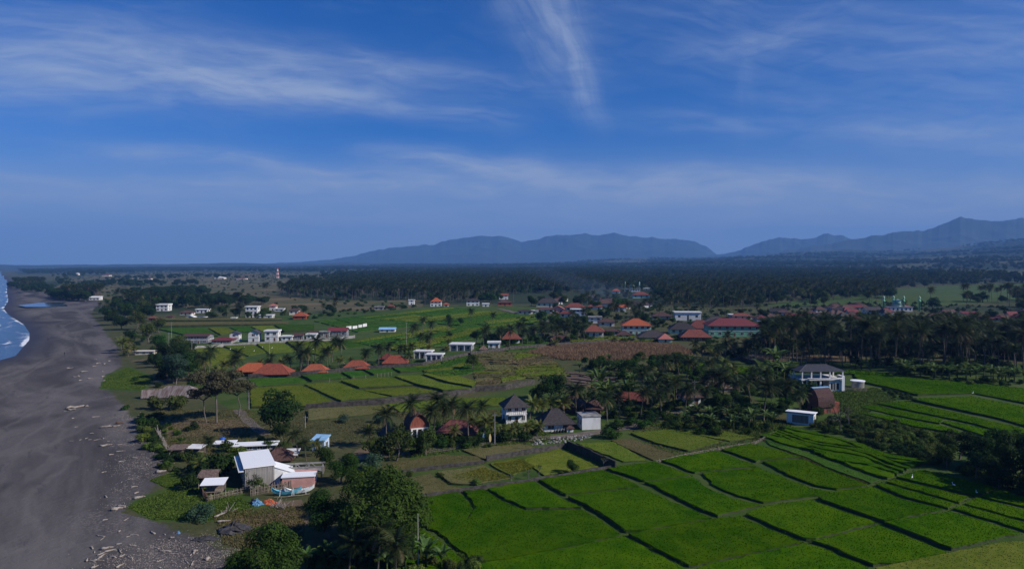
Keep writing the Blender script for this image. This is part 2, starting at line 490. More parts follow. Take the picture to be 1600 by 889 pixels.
# ------------------------------------------------------------------ ground, sea, mountains
def ground_mat():
    m, nt, b = new_mat('ground')
    pos = nd(nt, 'ShaderNodeNewGeometry').outputs['Position']
    def att(n):
        return nd(nt, 'ShaderNodeAttribute', attribute_name=n).outputs['Fac']
    n_big = noise(nt, pos, 0.012, 5, .6)
    n_mid = noise(nt, pos, 0.09, 5, .65)
    n_fine = noise(nt, pos, 0.9, 5, .7)
    jit = math_n(nt, 'ADD', math_n(nt, 'MULTIPLY_ADD', n_mid, .9, -.45), math_n(nt, 'MULTIPLY_ADD', n_fine, .5, -.25))
    def mask(n, k=1.0):
        a = att(n)
        return ramp(nt, math_n(nt, 'ADD', a, math_n(nt, 'MULTIPLY', jit, k)), .38, .62)
    grass = mixc(nt, ramp(nt, n_mid, .35, .65), (.055, .066, .020), (.085, .078, .032))
    grass = mixc(nt, ramp(nt, n_fine, .42, .75), grass, (.04, .05, .018))
    dirt = mixc(nt, ramp(nt, n_mid, .3, .7), (.155, .105, .068), (.105, .085, .048))
    dirt = mixc(nt, ramp(nt, n_fine, .5, .8), dirt, (.08, .07, .035))
    lush = mixc(nt, ramp(nt, n_mid, .35, .65), (.034, .070, .009), (.062, .088, .018))
    dry = mixc(nt, ramp(nt, n_mid, .3, .62), (.125, .096, .044), (.078, .074, .030))
    dry = mixc(nt, ramp(nt, n_big, .48, .60), dry, (.062, .074, .026))
    dry = mixc(nt, ramp(nt, n_big, .52, .30), dry, (.150, .112, .058))
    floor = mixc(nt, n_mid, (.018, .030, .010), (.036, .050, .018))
    # dark volcanic sand: drifts along the shore, pale dry crests, damp hollows
    shore = nd(nt, 'ShaderNodeMapping')
    shore.inputs['Rotation'].default_value = (0, 0, R(-36))
    setin(nt, shore, 'Vector', pos)
    sv = vscale(nt, shore.outputs[0], (1.0, .22, 1.0))
    s1 = noise(nt, sv, .05, 5, .6, .8)
    s2 = noise(nt, sv, .35, 6, .7)
    s0 = noise(nt, sv, .016, 4, .6, 1.6)
    sand = mixc(nt, ramp(nt, s1, .36, .64), (.060, .054, .052), (.132, .118, .110))
    sand = mixc(nt, ramp(nt, s0, .56, .66), sand, (.042, .038, .040))
    sand = mixc(nt, math_n(nt, 'MULTIPLY', ramp(nt, math_n(nt, 'ABSOLUTE', math_n(nt, 'SUBTRACT', s0, .50)), .03, .0), .35), sand, (.165, .148, .134))
    sand = mixc(nt, ramp(nt, s2, .55, .78), sand, (.045, .042, .045))
    deb = math_n(nt, 'MULTIPLY', att('debris'), math_n(nt, 'MULTIPLY', ramp(nt, noise(nt, pos, 2.3, 6, .8), .47, .66), ramp(nt, n_mid, .40, .62)))
    sand = mixc(nt, deb, sand, (.22, .185, .165))
    wet = att('wet')
    sand = mixc(nt, wet, sand, (.040, .034, .036))
    c = mixc(nt, mask('dirt'), grass, dirt)
    c = mixc(nt, mask('lush'), c, lush)
    c = mixc(nt, mask('dry', .6), c, dry)
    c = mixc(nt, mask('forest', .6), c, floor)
    msand = mask('sand', .75)
    c = mixc(nt, msand, c, sand)
    setin(nt, b, 'Base Color', c)
    setin(nt, b, 'Roughness', math_n(nt, 'SUBTRACT', .92, math_n(nt, 'MULTIPLY', wet, .42)))
    b.inputs['Specular IOR Level'].default_value = .12
    bn = nd(nt, 'ShaderNodeBump')
    bn.inputs['Strength'].default_value = .55
    bn.inputs['Distance'].default_value = .35
    setin(nt, bn, 'Height', math_n(nt, 'ADD', n_fine, math_n(nt, 'MULTIPLY', n_mid, 1.5)))
    setin(nt, b, 'Normal', bn.outputs[0])
    return m
ang = np.concatenate([np.linspace(-math.pi, -.80, 50, endpoint=False), np.linspace(-.80, .80, 640), np.linspace(.80, math.pi, 50, endpoint=False)[1:]])
rad = np.concatenate([[2, 10, 25, 45], np.geomspace(60, 700, 330, endpoint=False), np.geomspace(700, 17000, 140)])
A, Rr = np.meshgrid(ang, rad)
GX, GY = (Rr * np.sin(A)).ravel(), (Rr * np.cos(A)).ravel()
GZ = Hgt(GX, GY)
na, nr = len(ang), len(rad)
i0 = (np.arange(nr - 1)[:, None] * na + np.arange(na)[None]).ravel()
j1 = (np.arange(nr - 1)[:, None] * na + (np.arange(na)[None] + 1) % na).ravel()
GF = np.stack([i0, j1, j1 + na, i0 + na], 1)[:, ::-1]
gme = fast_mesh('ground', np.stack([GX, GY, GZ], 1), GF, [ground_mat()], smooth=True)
GP = np.stack([GX, GY], 1)
S = inland(GX, GY)
def attr(name, v):
    a = gme.attributes.new(name, 'FLOAT', 'POINT')
    a.data.foreach_set('value', np.asarray(v, np.float32))
def pm(*polys):
    o = np.zeros(len(GP))
    for p in polys:
        o = np.maximum(o, inside(GP, gpoly(p)).astype(float))
    return o
# beach: everything seaward of the back-of-beach line
_b = np.array([tuple(at(*p)[:2]) for p in [(360, 889), (350, 858), (300, 838), (215, 800), (205, 785), (262, 750), (258, 722), (232, 690), (210, 655), (168, 606), (165, 592), (190, 570), (182, 540), (152, 503), (142, 490), (150, 478), (120, 470), (95, 465), (66, 455), (48, 447), (20, 437)]])
_bo = np.argsort(_b[:, 1])
back = np.interp(GY, np.concatenate([[-400, 0], _b[_bo, 1], [9000, 40000]]), np.concatenate([[300, 0], _b[_bo, 0], [-6850, -30700]]))
sand = 1 / (1 + np.exp(np.clip((GX - back) / 2.2, -30, 30)))
sand = np.maximum(sand * 1.0, pm([(0, 462), (140, 462), (165, 478), (60, 482), (0, 482)]) * .9)
sand = np.maximum(sand - .95 * pm([(155, 608), (165, 585), (200, 572), (245, 590), (225, 612)], [(190, 800), (262, 762), (330, 768), (345, 800), (250, 815)]), 0)
attr('sand', sand)
attr('wet', np.clip(1 - (S - 2) / 15.0, 0, 1) * .9)
deb = np.exp(-((GX - back + 1.5) / 6.0) ** 2) * np.clip((330 - GY) / 60, 0, 1) + .8 * np.exp(-((GX - back + 9) / 6.0) ** 2) * np.clip((125 - GY) / 20, 0, 1)
attr('debris', np.clip(deb, 0, 1))
DIRT = [[(248, 655), (400, 655), (375, 682), (262, 682)], [(385, 790), (470, 780), (490, 805), (470, 830), (380, 830), (330, 800)], [(610, 712), (700, 705), (820, 690), (980, 672), (1000, 655), (850, 680), (700, 695), (560, 700), (540, 720)],
        [(200, 565), (260, 555), (255, 580), (235, 600), (300, 595), (240, 565)], [(1080, 600), (1190, 590), (1190, 610), (1090, 612)], [(1150, 552), (1330, 556), (1330, 572), (1120, 566)],
        [(860, 580), (960, 590), (960, 610), (880, 605)], [(955, 690), (1040, 700), (1075, 720), (1000, 725)], [(640, 484), (690, 484), (680, 495), (600, 500)], [(1530, 850), (1600, 842), (1640, 860), (1560, 880), (1500, 875)]]
attr('dirt', pm(*DIRT))
LUSH = [[(185, 785), (260, 762), (350, 755), (440, 800), (330, 815), (240, 815)], [(150, 608), (165, 585), (200, 572), (245, 590), (225, 612)], [(640, 640), (840, 600), (960, 640), (1000, 690), (1100, 690), (1240, 660), (1320, 640), (1640, 690), (1640, 950), (640, 950), (640, 780)],
        [(990, 670), (1060, 668), (1200, 690), (1100, 712), (1040, 722)], [(1060, 560), (1640, 570), (1640, 700), (1250, 660)], [(1180, 478), (1400, 452), (1480, 446), (1660, 440), (1660, 470), (1400, 480)], [(240, 500), (640, 480), (860, 480), (840, 560), (600, 600), (390, 660), (300, 600)]]
attr('lush', pm(*LUSH))
DRY = [[(75, 452), (130, 432), (250, 424), (470, 426), (540, 432), (470, 445), (430, 462), (540, 470), (660, 468), (660, 482), (480, 490), (330, 480), (150, 478), (100, 465)]]
attr('dry', pm(*DRY))
r_ = np.hypot(GX, GY)
def clearing(x, y):
    return (fnoise(x / 420 + 50, y / 700 + 50, 77, 3) < .385) & (np.hypot(x, y) > 850)
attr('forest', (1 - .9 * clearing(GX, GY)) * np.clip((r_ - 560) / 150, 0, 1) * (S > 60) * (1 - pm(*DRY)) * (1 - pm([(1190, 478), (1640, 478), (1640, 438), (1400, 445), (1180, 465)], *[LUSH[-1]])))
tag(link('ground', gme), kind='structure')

# ---- sea
def sea_mat():
    m, nt, b = new_mat('sea')
    pos = nd(nt, 'ShaderNodeNewGeometry').outputs['Position']
    at_ = nd(nt, 'ShaderNodeAttribute', attribute_name='foam').outputs['Fac']
    n = noise(nt, pos, .22, 6, .7, .4)
    n2 = noise(nt, pos, 1.4, 5, .7)
    f = ramp(nt, math_n(nt, 'ADD', at_, math_n(nt, 'ADD', math_n(nt, 'MULTIPLY_ADD', n, .9, -.45), math_n(nt, 'MULTIPLY_ADD', n2, .5, -.25))), .42, .62)
    setin(nt, b, 'Base Color', mixc(nt, f, mixc(nt, n, (.016, .040, .075), (.030, .066, .11)), (.78, .80, .82)))
    setin(nt, b, 'Roughness', math_n(nt, 'MULTIPLY_ADD', f, .6, .12))
    bn = nd(nt, 'ShaderNodeBump')
    bn.inputs['Strength'].default_value = .6
    bn.inputs['Distance'].default_value = .5
    setin(nt, bn, 'Height', noise(nt, pos, .35, 5, .6))
    setin(nt, b, 'Normal', bn.outputs[0])
    return m
yy = np.concatenate([np.linspace(-200, 250, 40, endpoint=False), np.linspace(250, 900, 300, endpoint=False), np.geomspace(900, 16900, 120)])
ss = np.concatenate([np.linspace(6, -120, 127), -np.geomspace(125, 6000, 40)])
YY, SS = np.meshgrid(yy, ss, indexing='ij')
XX = np.interp(YY, _cy, _cx) + SS / .8
ph = SS + 5 * np.sin(YY / 23.0) + 3 * np.sin(YY / 9.0 + 1)
crest = sum(np.exp(-((ph - c) / w_) ** 2) * h_ * (0.55 + 0.45 * np.sin(YY / L_ + c)) for c, w_, h_, L_ in ((-14, 2.0, .5, 17), (-34, 3.2, .9, 31), (-62, 4.5, 1.1, 44), (-96, 5, .9, 60)))
ZZ = SEA_Z + np.maximum(crest, 0) + .05 * np.clip(SS, 0, 6) * 0
foam = np.exp(-((SS + .5) / 1.6) ** 2) * (.35 + .3 * np.sin(YY / 13.0) * np.sin(YY / 37.0)) + np.clip(crest, 0, 1) * .95 + .42 * np.exp(-((ph + 7) / 5.0) ** 2) + .40 * np.exp(-((ph + 28) / 5.0) ** 2) + .4 * np.exp(-((ph + 55) / 6.0) ** 2)
ny, ns_ = YY.shape
q = (np.arange(ny - 1)[:, None] * ns_ + np.arange(ns_ - 1)[None]).ravel()
sme = fast_mesh('sea', np.stack([XX.ravel(), YY.ravel(), ZZ.ravel()], 1), np.stack([q, q + 1, q + ns_ + 1, q + ns_], 1)[:, ::-1], [sea_mat()], smooth=True)
fa = sme.attributes.new('foam', 'FLOAT', 'POINT')
fa.data.foreach_set('value', foam.ravel().astype(np.float32))
tag(link('sea', sme), kind='structure')

def flat_sheet(name, pts_px, m, lift=.06, kind='structure', step=None, label=None):
    P = gpoly(pts_px)
    res = geometry.delaunay_2d_cdt([Vector(p) for p in P], [], [list(range(len(P)))], 1, 1e-4)
    vs = [(v.x, v.y, float(Hgt(v.x, v.y)) + lift) for v in res[0]]
    mb = MB(); mb.add(vs, [tuple(f) for f in res[2]])
    return tag(mb.obj(name, m), label, kind=kind)
wm, wnt, wb = new_mat('lagoon')
wb.inputs['Base Color'].default_value = (.05, .08, .13, 1)
wb.inputs['Roughness'].default_value = .08
tag(MB().add([(*plane(x, y, -.35), -.35) for x, y in [(28, 477), (60, 473), (100, 472), (150, 473), (185, 475), (150, 477), (110, 478.5), (70, 479.5), (40, 479.5)]], [tuple(range(9))[::-1]]).obj('river', wm), kind='structure')

# ---- mountains
M['mountain'] = mat('mountain', (.014, .026, .014), (.028, .040, .020), scale=.004, space='w', rough=.95)
def mountain(name, sil, dist, depth, seed, label):
    sx_ = np.array([p[0] for p in sil], float); sy_ = np.array([p[1] for p in sil], float)
    px = np.linspace(sx_[0], sx_[-1], 700)
    t = np.linspace(-1, 1, 90)
    a = np.arctan((px - CX) / F_PX)
    prof = np.interp(px, sx_, sy_)
    prof = prof - 7.0 * (fnoise(px / 52.0, px * 0 + seed, seed + 3, 5, 1.0, True) - .62 + .5 * (fnoise(px / 15.0, px * 0 + 2.0, seed + 4, 3, 1.0) - .5)) * np.clip((HOR - prof) / 18, 0, 1)
    Aa, T = np.meshgrid(a, t, indexing='ij')
    D = dist + T * depth
    crest_h = (HOR - prof)[:, None] / F_PX * np.cos(Aa) ** -1 * np.cos(Aa) * dist + CAM_Z
    X, Y = D * np.tan(Aa), D
    sp = fnoise(X / 1400 + 7, Y / 2600 + 3, seed, 5, 1.0, True)
    w_ = np.clip(1 - np.abs(T), 0, 1)
    shape = w_ ** .8 * (.55 + .62 * sp) + .0
    shape = shape * (1 - np.exp(-(T / .12) ** 2)) + np.exp(-(T / .12) ** 2) * (.97 + .06 * fnoise(X / 300, Y / 300, seed + 1, 3))
    Z = (crest_h + 0) * np.clip(shape, 0, 1.02) - 6
    n1, n2 = Z.shape
    q_ = (np.arange(n1 - 1)[:, None] * n2 + np.arange(n2 - 1)[None]).ravel()
    me = fast_mesh(name, np.stack([X.ravel(), Y.ravel(), Z.ravel()], 1), np.stack([q_, q_ + 1, q_ + n2 + 1, q_ + n2], 1)[:, ::-1], [M['mountain']], smooth=True)
    return tag(link(name, me), label, kind='structure')
mountain('mountain', [(330, 416), (430, 411), (515, 406), (545, 400), (600, 390), (655, 382), (700, 375), (735, 367), (752, 367), (768, 370), (790, 372), (815, 379), (835, 374), (870, 366), (890, 369), (912, 366), (935, 368), (960, 363), (985, 370), (1010, 371), (1045, 374), (1085, 379), (1105, 387), (1120, 396), (1200, 402), (1320, 408), (1420, 414)], 12500, 2600, 3, 'blue mountain ridge with rounded peaks at the centre')
mountain('mountain', [(1020, 415), (1085, 405), (1125, 396), (1150, 390), (1185, 380), (1212, 372), (1235, 374), (1250, 375), (1268, 371), (1292, 366), (1312, 369), (1340, 375), (1400, 384), (1480, 398), (1560, 412)], 11200, 2000, 14, 'jagged blue mountain ridge behind the right hand range')
mountain('mountain', [(1060, 415), (1130, 403), (1190, 396), (1250, 388), (1300, 380), (1330, 373), (1365, 366), (1410, 358), (1440, 361), (1465, 352), (1497, 341), (1530, 343), (1570, 341), (1620, 340), (1750, 335), (1900, 345)], 8700, 2000, 5, 'tall blue mountain ridge at the far right')
mountain('hills', [(-500, 412), (-200, 411), (60, 413), (250, 412), (380, 410), (470, 412), (560, 409), (700, 412), (900, 408), (1050, 411), (1150, 407), (1250, 409), (1340, 404), (1430, 407), (1520, 402), (1620, 405), (1800, 402)], 7200, 1300, 9, 'low wooded foothills below the mountains')

# ---- haze in the air
hz = MB().box(-21000, 21000, -17500, 17600, -14, 1000).obj('haze', None)
hm = bpy.data.materials.new('haze')
hm.use_nodes = True
hn = hm.node_tree
for n_ in list(hn.nodes):
    if n_.type == 'BSDF_PRINCIPLED':
        hn.nodes.remove(n_)
hv = nd(hn, 'ShaderNodeVolumePrincipled')
hv.inputs['Color'].default_value = (.19, .44, .96, 1)
hv.inputs['Density'].default_value = 9.0e-5
hv.inputs['Anisotropy'].default_value = 0.0
hn.links.new(hv.outputs[0], [x for x in hn.nodes if x.type == 'OUTPUT_MATERIAL'][0].inputs['Volume'])
hz.data.materials.clear()
hz.data.materials.append(hm)
tag(hz, 'thin blue haze in the air over the coast', kind='stuff')

# ------------------------------------------------------------------ fields
def resample(P, step):
    out = []
    n = len(P)
    for i in range(n):
        a, b = P[i], P[(i + 1) % n]
        L = np.linalg.norm(b - a)
        k = max(1, int(L / step))
        for j in range(k):
            out.append(a + (b - a) * j / k)
    return np.array(out)
def tufts(P, z, h, wid, rng, nb=3, lean=.45):
    n = len(P)
    az_ = rng.uniform(0, 6.283, (n, nb))
    ln = rng.uniform(.1, lean, (n, nb))
    hh = h * rng.uniform(.65, 1.15, (n, nb))
    bx, by = P[:, 0:1] + rng.normal(0, wid * .8, (n, nb)), P[:, 1:2] + rng.normal(0, wid * .8, (n, nb))
    dx, dy = np.cos(az_), np.sin(az_)
    z0 = np.broadcast_to(np.asarray(z).reshape(-1, 1) if hasattr(z, '__len__') else z, (n, nb))
    v0 = np.stack([bx - dy * wid, by + dx * wid, z0], -1)
    v1 = np.stack([bx + dy * wid, by - dx * wid, z0], -1)
    v2 = np.stack([bx + dx * ln * hh + dy * wid * .3, by + dy * ln * hh - dx * wid * .3, z0 + hh], -1)
    V = np.stack([v0, v1, v2], 2).reshape(-1, 3)
    return V, np.arange(len(V)).reshape(-1, 3)
def plot(pts, mname, h=.5, dens=6.0, tuft=.35, wid=.09, name='rice_paddy', label=None, group=None, inset=0.0, step=1.2, bank='bank', seed=0, ground=False, jit=.12, cap=22000, follow=False):
    rng = np.random.default_rng(seed + int(pts[0][0] * 7 + pts[0][1] * 13))
    P = pts if ground else gpoly(pts)
    if area(P) < 1:
        return None
    x, y = P[:, 0], P[:, 1]
    if np.dot(x, np.roll(y, -1)) - np.dot(y, np.roll(x, -1)) < 0:
        P = P[::-1]
    B = resample(P, step)
    if inset:
        nx_ = np.roll(B, -1, 0) - np.roll(B, 1, 0)
        nrm = np.stack([-nx_[:, 1], nx_[:, 0]], 1) / (np.linalg.norm(nx_, axis=1, keepdims=True) + 1e-6)
        B = B + nrm * inset
    B = B + rng.normal(0, jit, B.shape)
    zg = Hgt(B[:, 0], B[:, 1])
    z = float(zg.max()) + .06 + h
    lo = float(zg.min()) - .6
    n = len(B)
    res = geometry.delaunay_2d_cdt([Vector(b) for b in B], [], [list(range(n))], 1, 1e-4)
    if follow:
        z = 0.0
    HZ = (lambda xx, yy: float(Hgt(xx, yy)) + h + .1) if follow else (lambda xx, yy: z)
    V = [(v.x, v.y, HZ(v.x, v.y)) for v in res[0]]
    Ft = [tuple(f) for f in res[2]]
    mb = MB()
    mb.add(V, Ft, 0)
    mb.add([(b[0], b[1], HZ(b[0], b[1])) for b in B] + [(b[0], b[1], HZ(b[0], b[1]) - h * .7) for b in B], [(i, i + n, (i + 1) % n + n, (i + 1) % n) for i in range(n)], 0)
    C = P.mean(0)
    Bo = B - .25 * (np.stack([-(np.roll(B, -1, 0) - np.roll(B, 1, 0))[:, 1], (np.roll(B, -1, 0) - np.roll(B, 1, 0))[:, 0]], 1) / (np.linalg.norm(np.roll(B, -1, 0) - np.roll(B, 1, 0), axis=1, keepdims=True) + 1e-6))
    mb.add([(b[0], b[1], HZ(b[0], b[1]) - h * .7) for b in B] + [(b[0], b[1], float(Hgt(b[0], b[1])) - .5 if follow else lo) for b in Bo], [(i, i + n, (i + 1) % n + n, (i + 1) % n) for i in range(n)], 1)
    # the crop itself: tufts over the whole plot and along its rim
    N = int(min(cap, area(P) * dens))
    if N > 3:
        T = scatter(B, N, rng)
        E = B[rng.integers(0, n, n * 4)] + rng.normal(0, .28, (n * 4, 2))
        TE = np.concatenate([T, E])
        tv, tf = tufts(TE, (Hgt(TE[:, 0], TE[:, 1]) + h) if follow else z - .06, tuft, wid, rng)
        tri = [f for f in mb.f]
        base = np.array(mb.v)
        F3, mi = [], []
        for f, mm in zip(mb.f, mb.m):
            for k in range(1, len(f) - 1):
                F3.append((f[0], f[k], f[k + 1])); mi.append(mm)
        Vv = np.concatenate([base, tv]); Ff = np.concatenate([np.array(F3), tf + len(base)])
        mi = np.concatenate([mi, np.zeros(len(tf), int)])
        me = fast_mesh(name, Vv, Ff, [M[mname], M[bank]], mi)
    else:
        me = mb.mesh(name, [M[mname], M[bank]])
    return tag(link(name, me), label, 'field', group, 'stuff')
NEAR = [
 [(643, 786), (716, 771), (738, 796), (727, 812), (732, 813), (745, 795), (725, 770), (757, 767), (781, 784), (820, 801), (908, 799), (943, 818), (970, 838), (792, 876), (740, 884), (728, 868), (682, 833), (658, 820), (642, 815)],
 [(748, 886), (792, 880), (974, 842), (999, 855), (1070, 893), (1085, 915), (765, 920)],
 [(636, 824), (652, 827), (678, 841), (721, 876), (745, 910), (630, 920)],
 [(763, 766), (831, 752), (856, 772), (878, 783), (907, 795), (822, 797), (785, 780)],
 [(841, 751), (941, 736), (971, 749), (998, 761), (884, 776), (864, 766)],
 [(887, 779), (1000, 764), (1052, 787), (1110, 811), (1000, 832), (978, 833), (950, 813), (917, 793)],
 [(980, 838), (1000, 836), (1116, 813), (1155, 809), (1206, 832), (1253, 850), (1086, 885), (1076, 886), (1006, 851)],
 [(951, 735), (1022, 724), (1078, 744), (1008, 753), (1001, 753), (978, 744)],
 [(1010, 756), (1081, 747), (1109, 768), (1148, 783), (1187, 791), (1120, 808), (1062, 783)],
 [(1032, 721), (1118, 706), (1180, 730), (1092, 738), (1085, 740)],
 [(1097, 741), (1184, 733), (1223, 749), (1266, 765), (1298, 771), (1270, 777), (1194, 787), (1155, 777), (1118, 762)],
 [(1128, 704), (1172, 695), (1184, 697), (1250, 716), (1188, 721), (1182, 723)],
 [(1192, 723), (1255, 719), (1298, 738), (1355, 759), (1306, 766), (1275, 761), (1232, 744)],
 [(1167, 806), (1195, 794), (1266, 783), (1315, 801), (1369, 819), (1262, 847), (1216, 828)],
 [(1277, 781), (1308, 771), (1360, 763), (1410, 783), (1472, 798), (1380, 818), (1326, 798)],
 [(1090, 889), (1256, 852), (1284, 859), (1357, 890), (1375, 915), (1080, 925)],
 [(1270, 849), (1373, 823), (1427, 845), (1479, 864), (1440, 879), (1364, 886), (1294, 856)],
 [(1384, 820), (1482, 801), (1538, 817), (1591, 835), (1486, 861), (1438, 841)]]
NL = ['wide bright green rice paddy beside the leafy trees and concrete pole', 'bright green rice paddy cut by the bottom edge at centre', 'narrow rice paddy wedge beside the clump of big trees', 'small rice paddy under the stone wall with a curved lower edge',
 'rice paddy below the corner of the long stone wall', 'large sloping rice paddy below the wall corner paddy', 'large rice paddy along the bottom, right of the longest dark ditch', 'small rice paddy at the end of the stone wall', 'long rice paddy in the middle of the paddy block',
 'rice paddy at the top beside the bamboo fence', 'long rice paddy in the row below the bamboo fence', 'small rice paddy touching the end of the bamboo fence', 'rice paddy bordering the wavy terraced strips', 'square rice paddy in the lower middle of the block', 'rice paddy beside the narrow striped paddies',
 'rice paddy cut by the bottom edge, right of centre', 'diamond rice paddy near the bottom right corner', 'rice paddy next to the brown bare plot at the right']
for i, p in enumerate(NEAR):
    plot(p, 'rice', .27, 12, .20, .05, label=NL[i], seed=i)
STR = [[(1368, 760), (1378, 757), (1492, 789), (1481, 796), (1416, 779)], [(1384, 755), (1397, 751), (1513, 778), (1497, 787)], [(1402, 748), (1440, 736), (1558, 765), (1522, 776)],
 [(1490, 797), (1502, 791), (1612, 822), (1604, 832)], [(1507, 789), (1527, 780), (1642, 810), (1620, 820)], [(1532, 777), (1562, 768), (1650, 790), (1650, 806)]]
for i, p in enumerate(STR):
    plot(p, 'rice', .28, 12, .2, .05, label='narrow strip of green rice between dark ditches at the right', group='narrow rice strips by the right trees', seed=50 + i)
def strips(corners, n, mats, h, label, group, dens=4, tuft=.35, wid=.12, gap=.18, wave=.10, seed=0, name='rice_terrace', bank='bank', seg=9, step=2.5, cap=2500, jit=.15, follow=True):
    rng = np.random.default_rng(seed)
    A_, B_, C_, D_ = [np.array(c, float) for c in corners]     # A-B upper edge, D-C lower edge
    edges = np.sort(np.concatenate([[0, 1], (np.arange(1, n) + rng.uniform(-.25, .25, n - 1)) / n]))
    u = np.linspace(0, 1, seg)
    w1 = rng.uniform(0, 6, n + 1)
    def edge(k, off):
        v = np.clip(edges[k] + off / n + wave / n * 2 * np.sin(u * 7 + w1[k]) * np.sin(u * 3.1), 0, 1.02)
        return [tuple((A_ * (1 - uu) + B_ * uu) * (1 - vv) + (D_ * (1 - uu) + C_ * uu) * vv) for uu, vv in zip(u, v)]
    for k in range(n):
        cut = rng.uniform(.3, .7) if rng.random() < .5 else None
        top, bot = edge(k, gap / 2), edge(k + 1, -gap / 2)
        runs = [(0, seg)] if cut is None else [(0, max(2, int(cut * seg))), (max(2, int(cut * seg)) - 1, seg)]
        for a, b in runs:
            if b - a < 2:
                continue
            t_, b_ = list(top[a:b]), list(bot[a:b])
            if cut is not None and a > 0:
                t_[0] = tuple(np.array(t_[0]) * .9 + np.array(t_[1]) * .1); b_[0] = tuple(np.array(b_[0]) * .9 + np.array(b_[1]) * .1)
            plot(t_ + b_[::-1], mats[rng.integers(len(mats))], h, dens, tuft, wid, name, label, group, seed=seed * 31 + k, bank=bank, step=step, cap=cap, jit=jit, follow=follow)
strips([(1228, 667), (1448, 722), (1385, 750), (1190, 684)], 6, ['rice'], .45, 'wavy terraced strip of green rice below the hedge of bushes', 'wavy rice terraces', 11, .22, .055, .36, .45, 5, seg=14, step=1.0, cap=6000, jit=.22)
RF = [([(1330, 581), (1420, 591), (1600, 608), (1660, 613), (1660, 644), (1600, 631), (1524, 616), (1433, 619), (1400, 610), (1342, 597)], 'vast bright green paddy in front of the palm grove'),
 ([(1436, 625), (1519, 621), (1660, 650), (1660, 684), (1563, 656), (1428, 627)], 'bright green paddy second from the palm grove'), ([(1371, 632), (1416, 629), (1560, 662), (1610, 674), (1620, 692), (1524, 664)], 'long bright green paddy behind the right hand trees'),
 ([(1345, 637), (1364, 634), (1475, 656), (1468, 663), (1400, 650)], 'narrow green paddy behind the bushes'), ([(1340, 645), (1392, 651), (1490, 672), (1500, 680), (1430, 668)], 'narrow paddy nearest the hedge of bushes'), ([(1472, 661), (1482, 659), (1600, 684), (1620, 697), (1540, 683)], 'short paddy strip running behind the right trees')]
for i, (p, l) in enumerate(RF):
    plot(p, 'rice', .22, 3.5, .20, .10, label=l, seed=80 + i, step=2)
plot([(1060, 566), (1150, 575), (1230, 584), (1240, 590), (1100, 590), (1060, 580)], 'rice', .4, 1.5, .4, .2, label='green field left of the open white pavilion house', seed=91, step=2)
plot([(1240, 575), (1330, 580), (1420, 589), (1240, 582)], 'rice', .35, 1.5, .4, .2, label='strip of green paddy behind the open white house', seed=92, step=2)
MID = [('rice_mid', [(388, 594), (466, 590), (481, 598), (398, 606)]), ('rice_mid', [(471, 589), (527, 583), (543, 592), (488, 597)]), ('rice_mid', [(534, 583), (563, 580), (577, 588), (550, 592)]), ('rice_mid', [(569, 579), (605, 575), (618, 582), (584, 587)]), ('rice_mid', [(609, 574), (660, 574), (668, 580), (626, 583)]),
 ('rice_dull', [(392, 608), (471, 603), (518, 629), (478, 636), (392, 638)]), ('rice_dull', [(476, 602), (528, 598), (558, 610), (606, 621), (532, 628)]), ('rice_dull', [(533, 597), (611, 590), (645, 603), (562, 609)]), ('rice_dull', [(568, 612), (642, 606), (683, 612), (612, 620)]),
 ('rice_dull', [(616, 589), (655, 587), (688, 600), (736, 610), (692, 613), (652, 603)]), ('rice_dull', [(660, 586), (700, 582), (744, 600), (738, 608), (694, 598)]),
 ('grass_dry', [(482, 642), (600, 634), (618, 644), (482, 660)]), ('rice_dull', [(606, 633), (688, 625), (708, 638), (626, 645)]), ('rice_dull', [(695, 624), (788, 622), (800, 634), (718, 639)]),
 ('rice_dull', [(306, 546), (343, 543), (384, 560), (310, 576)]), ('rice_dull', [(350, 542), (395, 539), (416, 551), (388, 557)]), ('rice_dull', [(401, 538), (443, 537), (464, 550), (421, 554)]), ('rice_dull', [(448, 536), (512, 535), (535, 546), (500, 556), (468, 549)]),
 ('rice_mid', [(520, 537), (560, 533), (575, 541), (540, 546)]),
 ('rice_mid', [(248, 515), (320, 513), (340, 526), (292, 525)]), ('rice_dull', [(325, 513), (354, 512), (371, 521), (345, 524)]), ('rice_mid', [(359, 512), (388, 511), (405, 520), (376, 520)]), ('rice_dull', [(392, 511), (425, 509), (440, 518), (409, 519)]), ('rice_mid', [(429, 509), (490, 507), (490, 518), (444, 520)]),
 ('grass_dry', [(240, 508), (350, 505), (450, 503), (450, 507), (350, 510), (245, 513)]), ('grass_dry', [(250, 501), (440, 497), (440, 501), (260, 505)])]
ML = ['deep green paddy under the resort wall, leftmost of its row', 'deep green paddy below the red roofed bungalow', 'deep green paddy, middle of the row under the resort wall', 'deep green paddy, fourth along the resort wall', 'deep green paddy at the end of the resort wall',
 'olive field beside the round dark tree', 'olive field with a crooked edge above the long grey wall', 'olive field just below the deep green paddies', 'olive field touching the long grey wall', 'olive field with a stepped edge near the wall end', 'olive field at the upper right of the walled block',
 'dry yellowish meadow below the grey wall', 'green meadow between two low hedges', 'green meadow left of the two storey white house', 'green field below the white boundary wall, leftmost', 'green field behind the orange resort roof', 'green field behind the first red bungalow', 'green field behind the clump of resort palms',
 'small terraced field right of the white villas', 'green field behind the brown roofed villa', 'pale field behind the white villas', 'green field behind the villa with the grey roof', 'pale green field behind the row of villas', 'green field at the end of the villa row', 'dry yellow strip field below the three storey house', 'thin dry strip field beside the upper road']
for i, (mn, p) in enumerate(MID):
    plot(p, mn, .22, 2.5, .20, .10, name='field', label=ML[i], seed=120 + i, step=2.5)
GREEN2 = ['rice_mid', 'rice_mid', 'rice_dull']
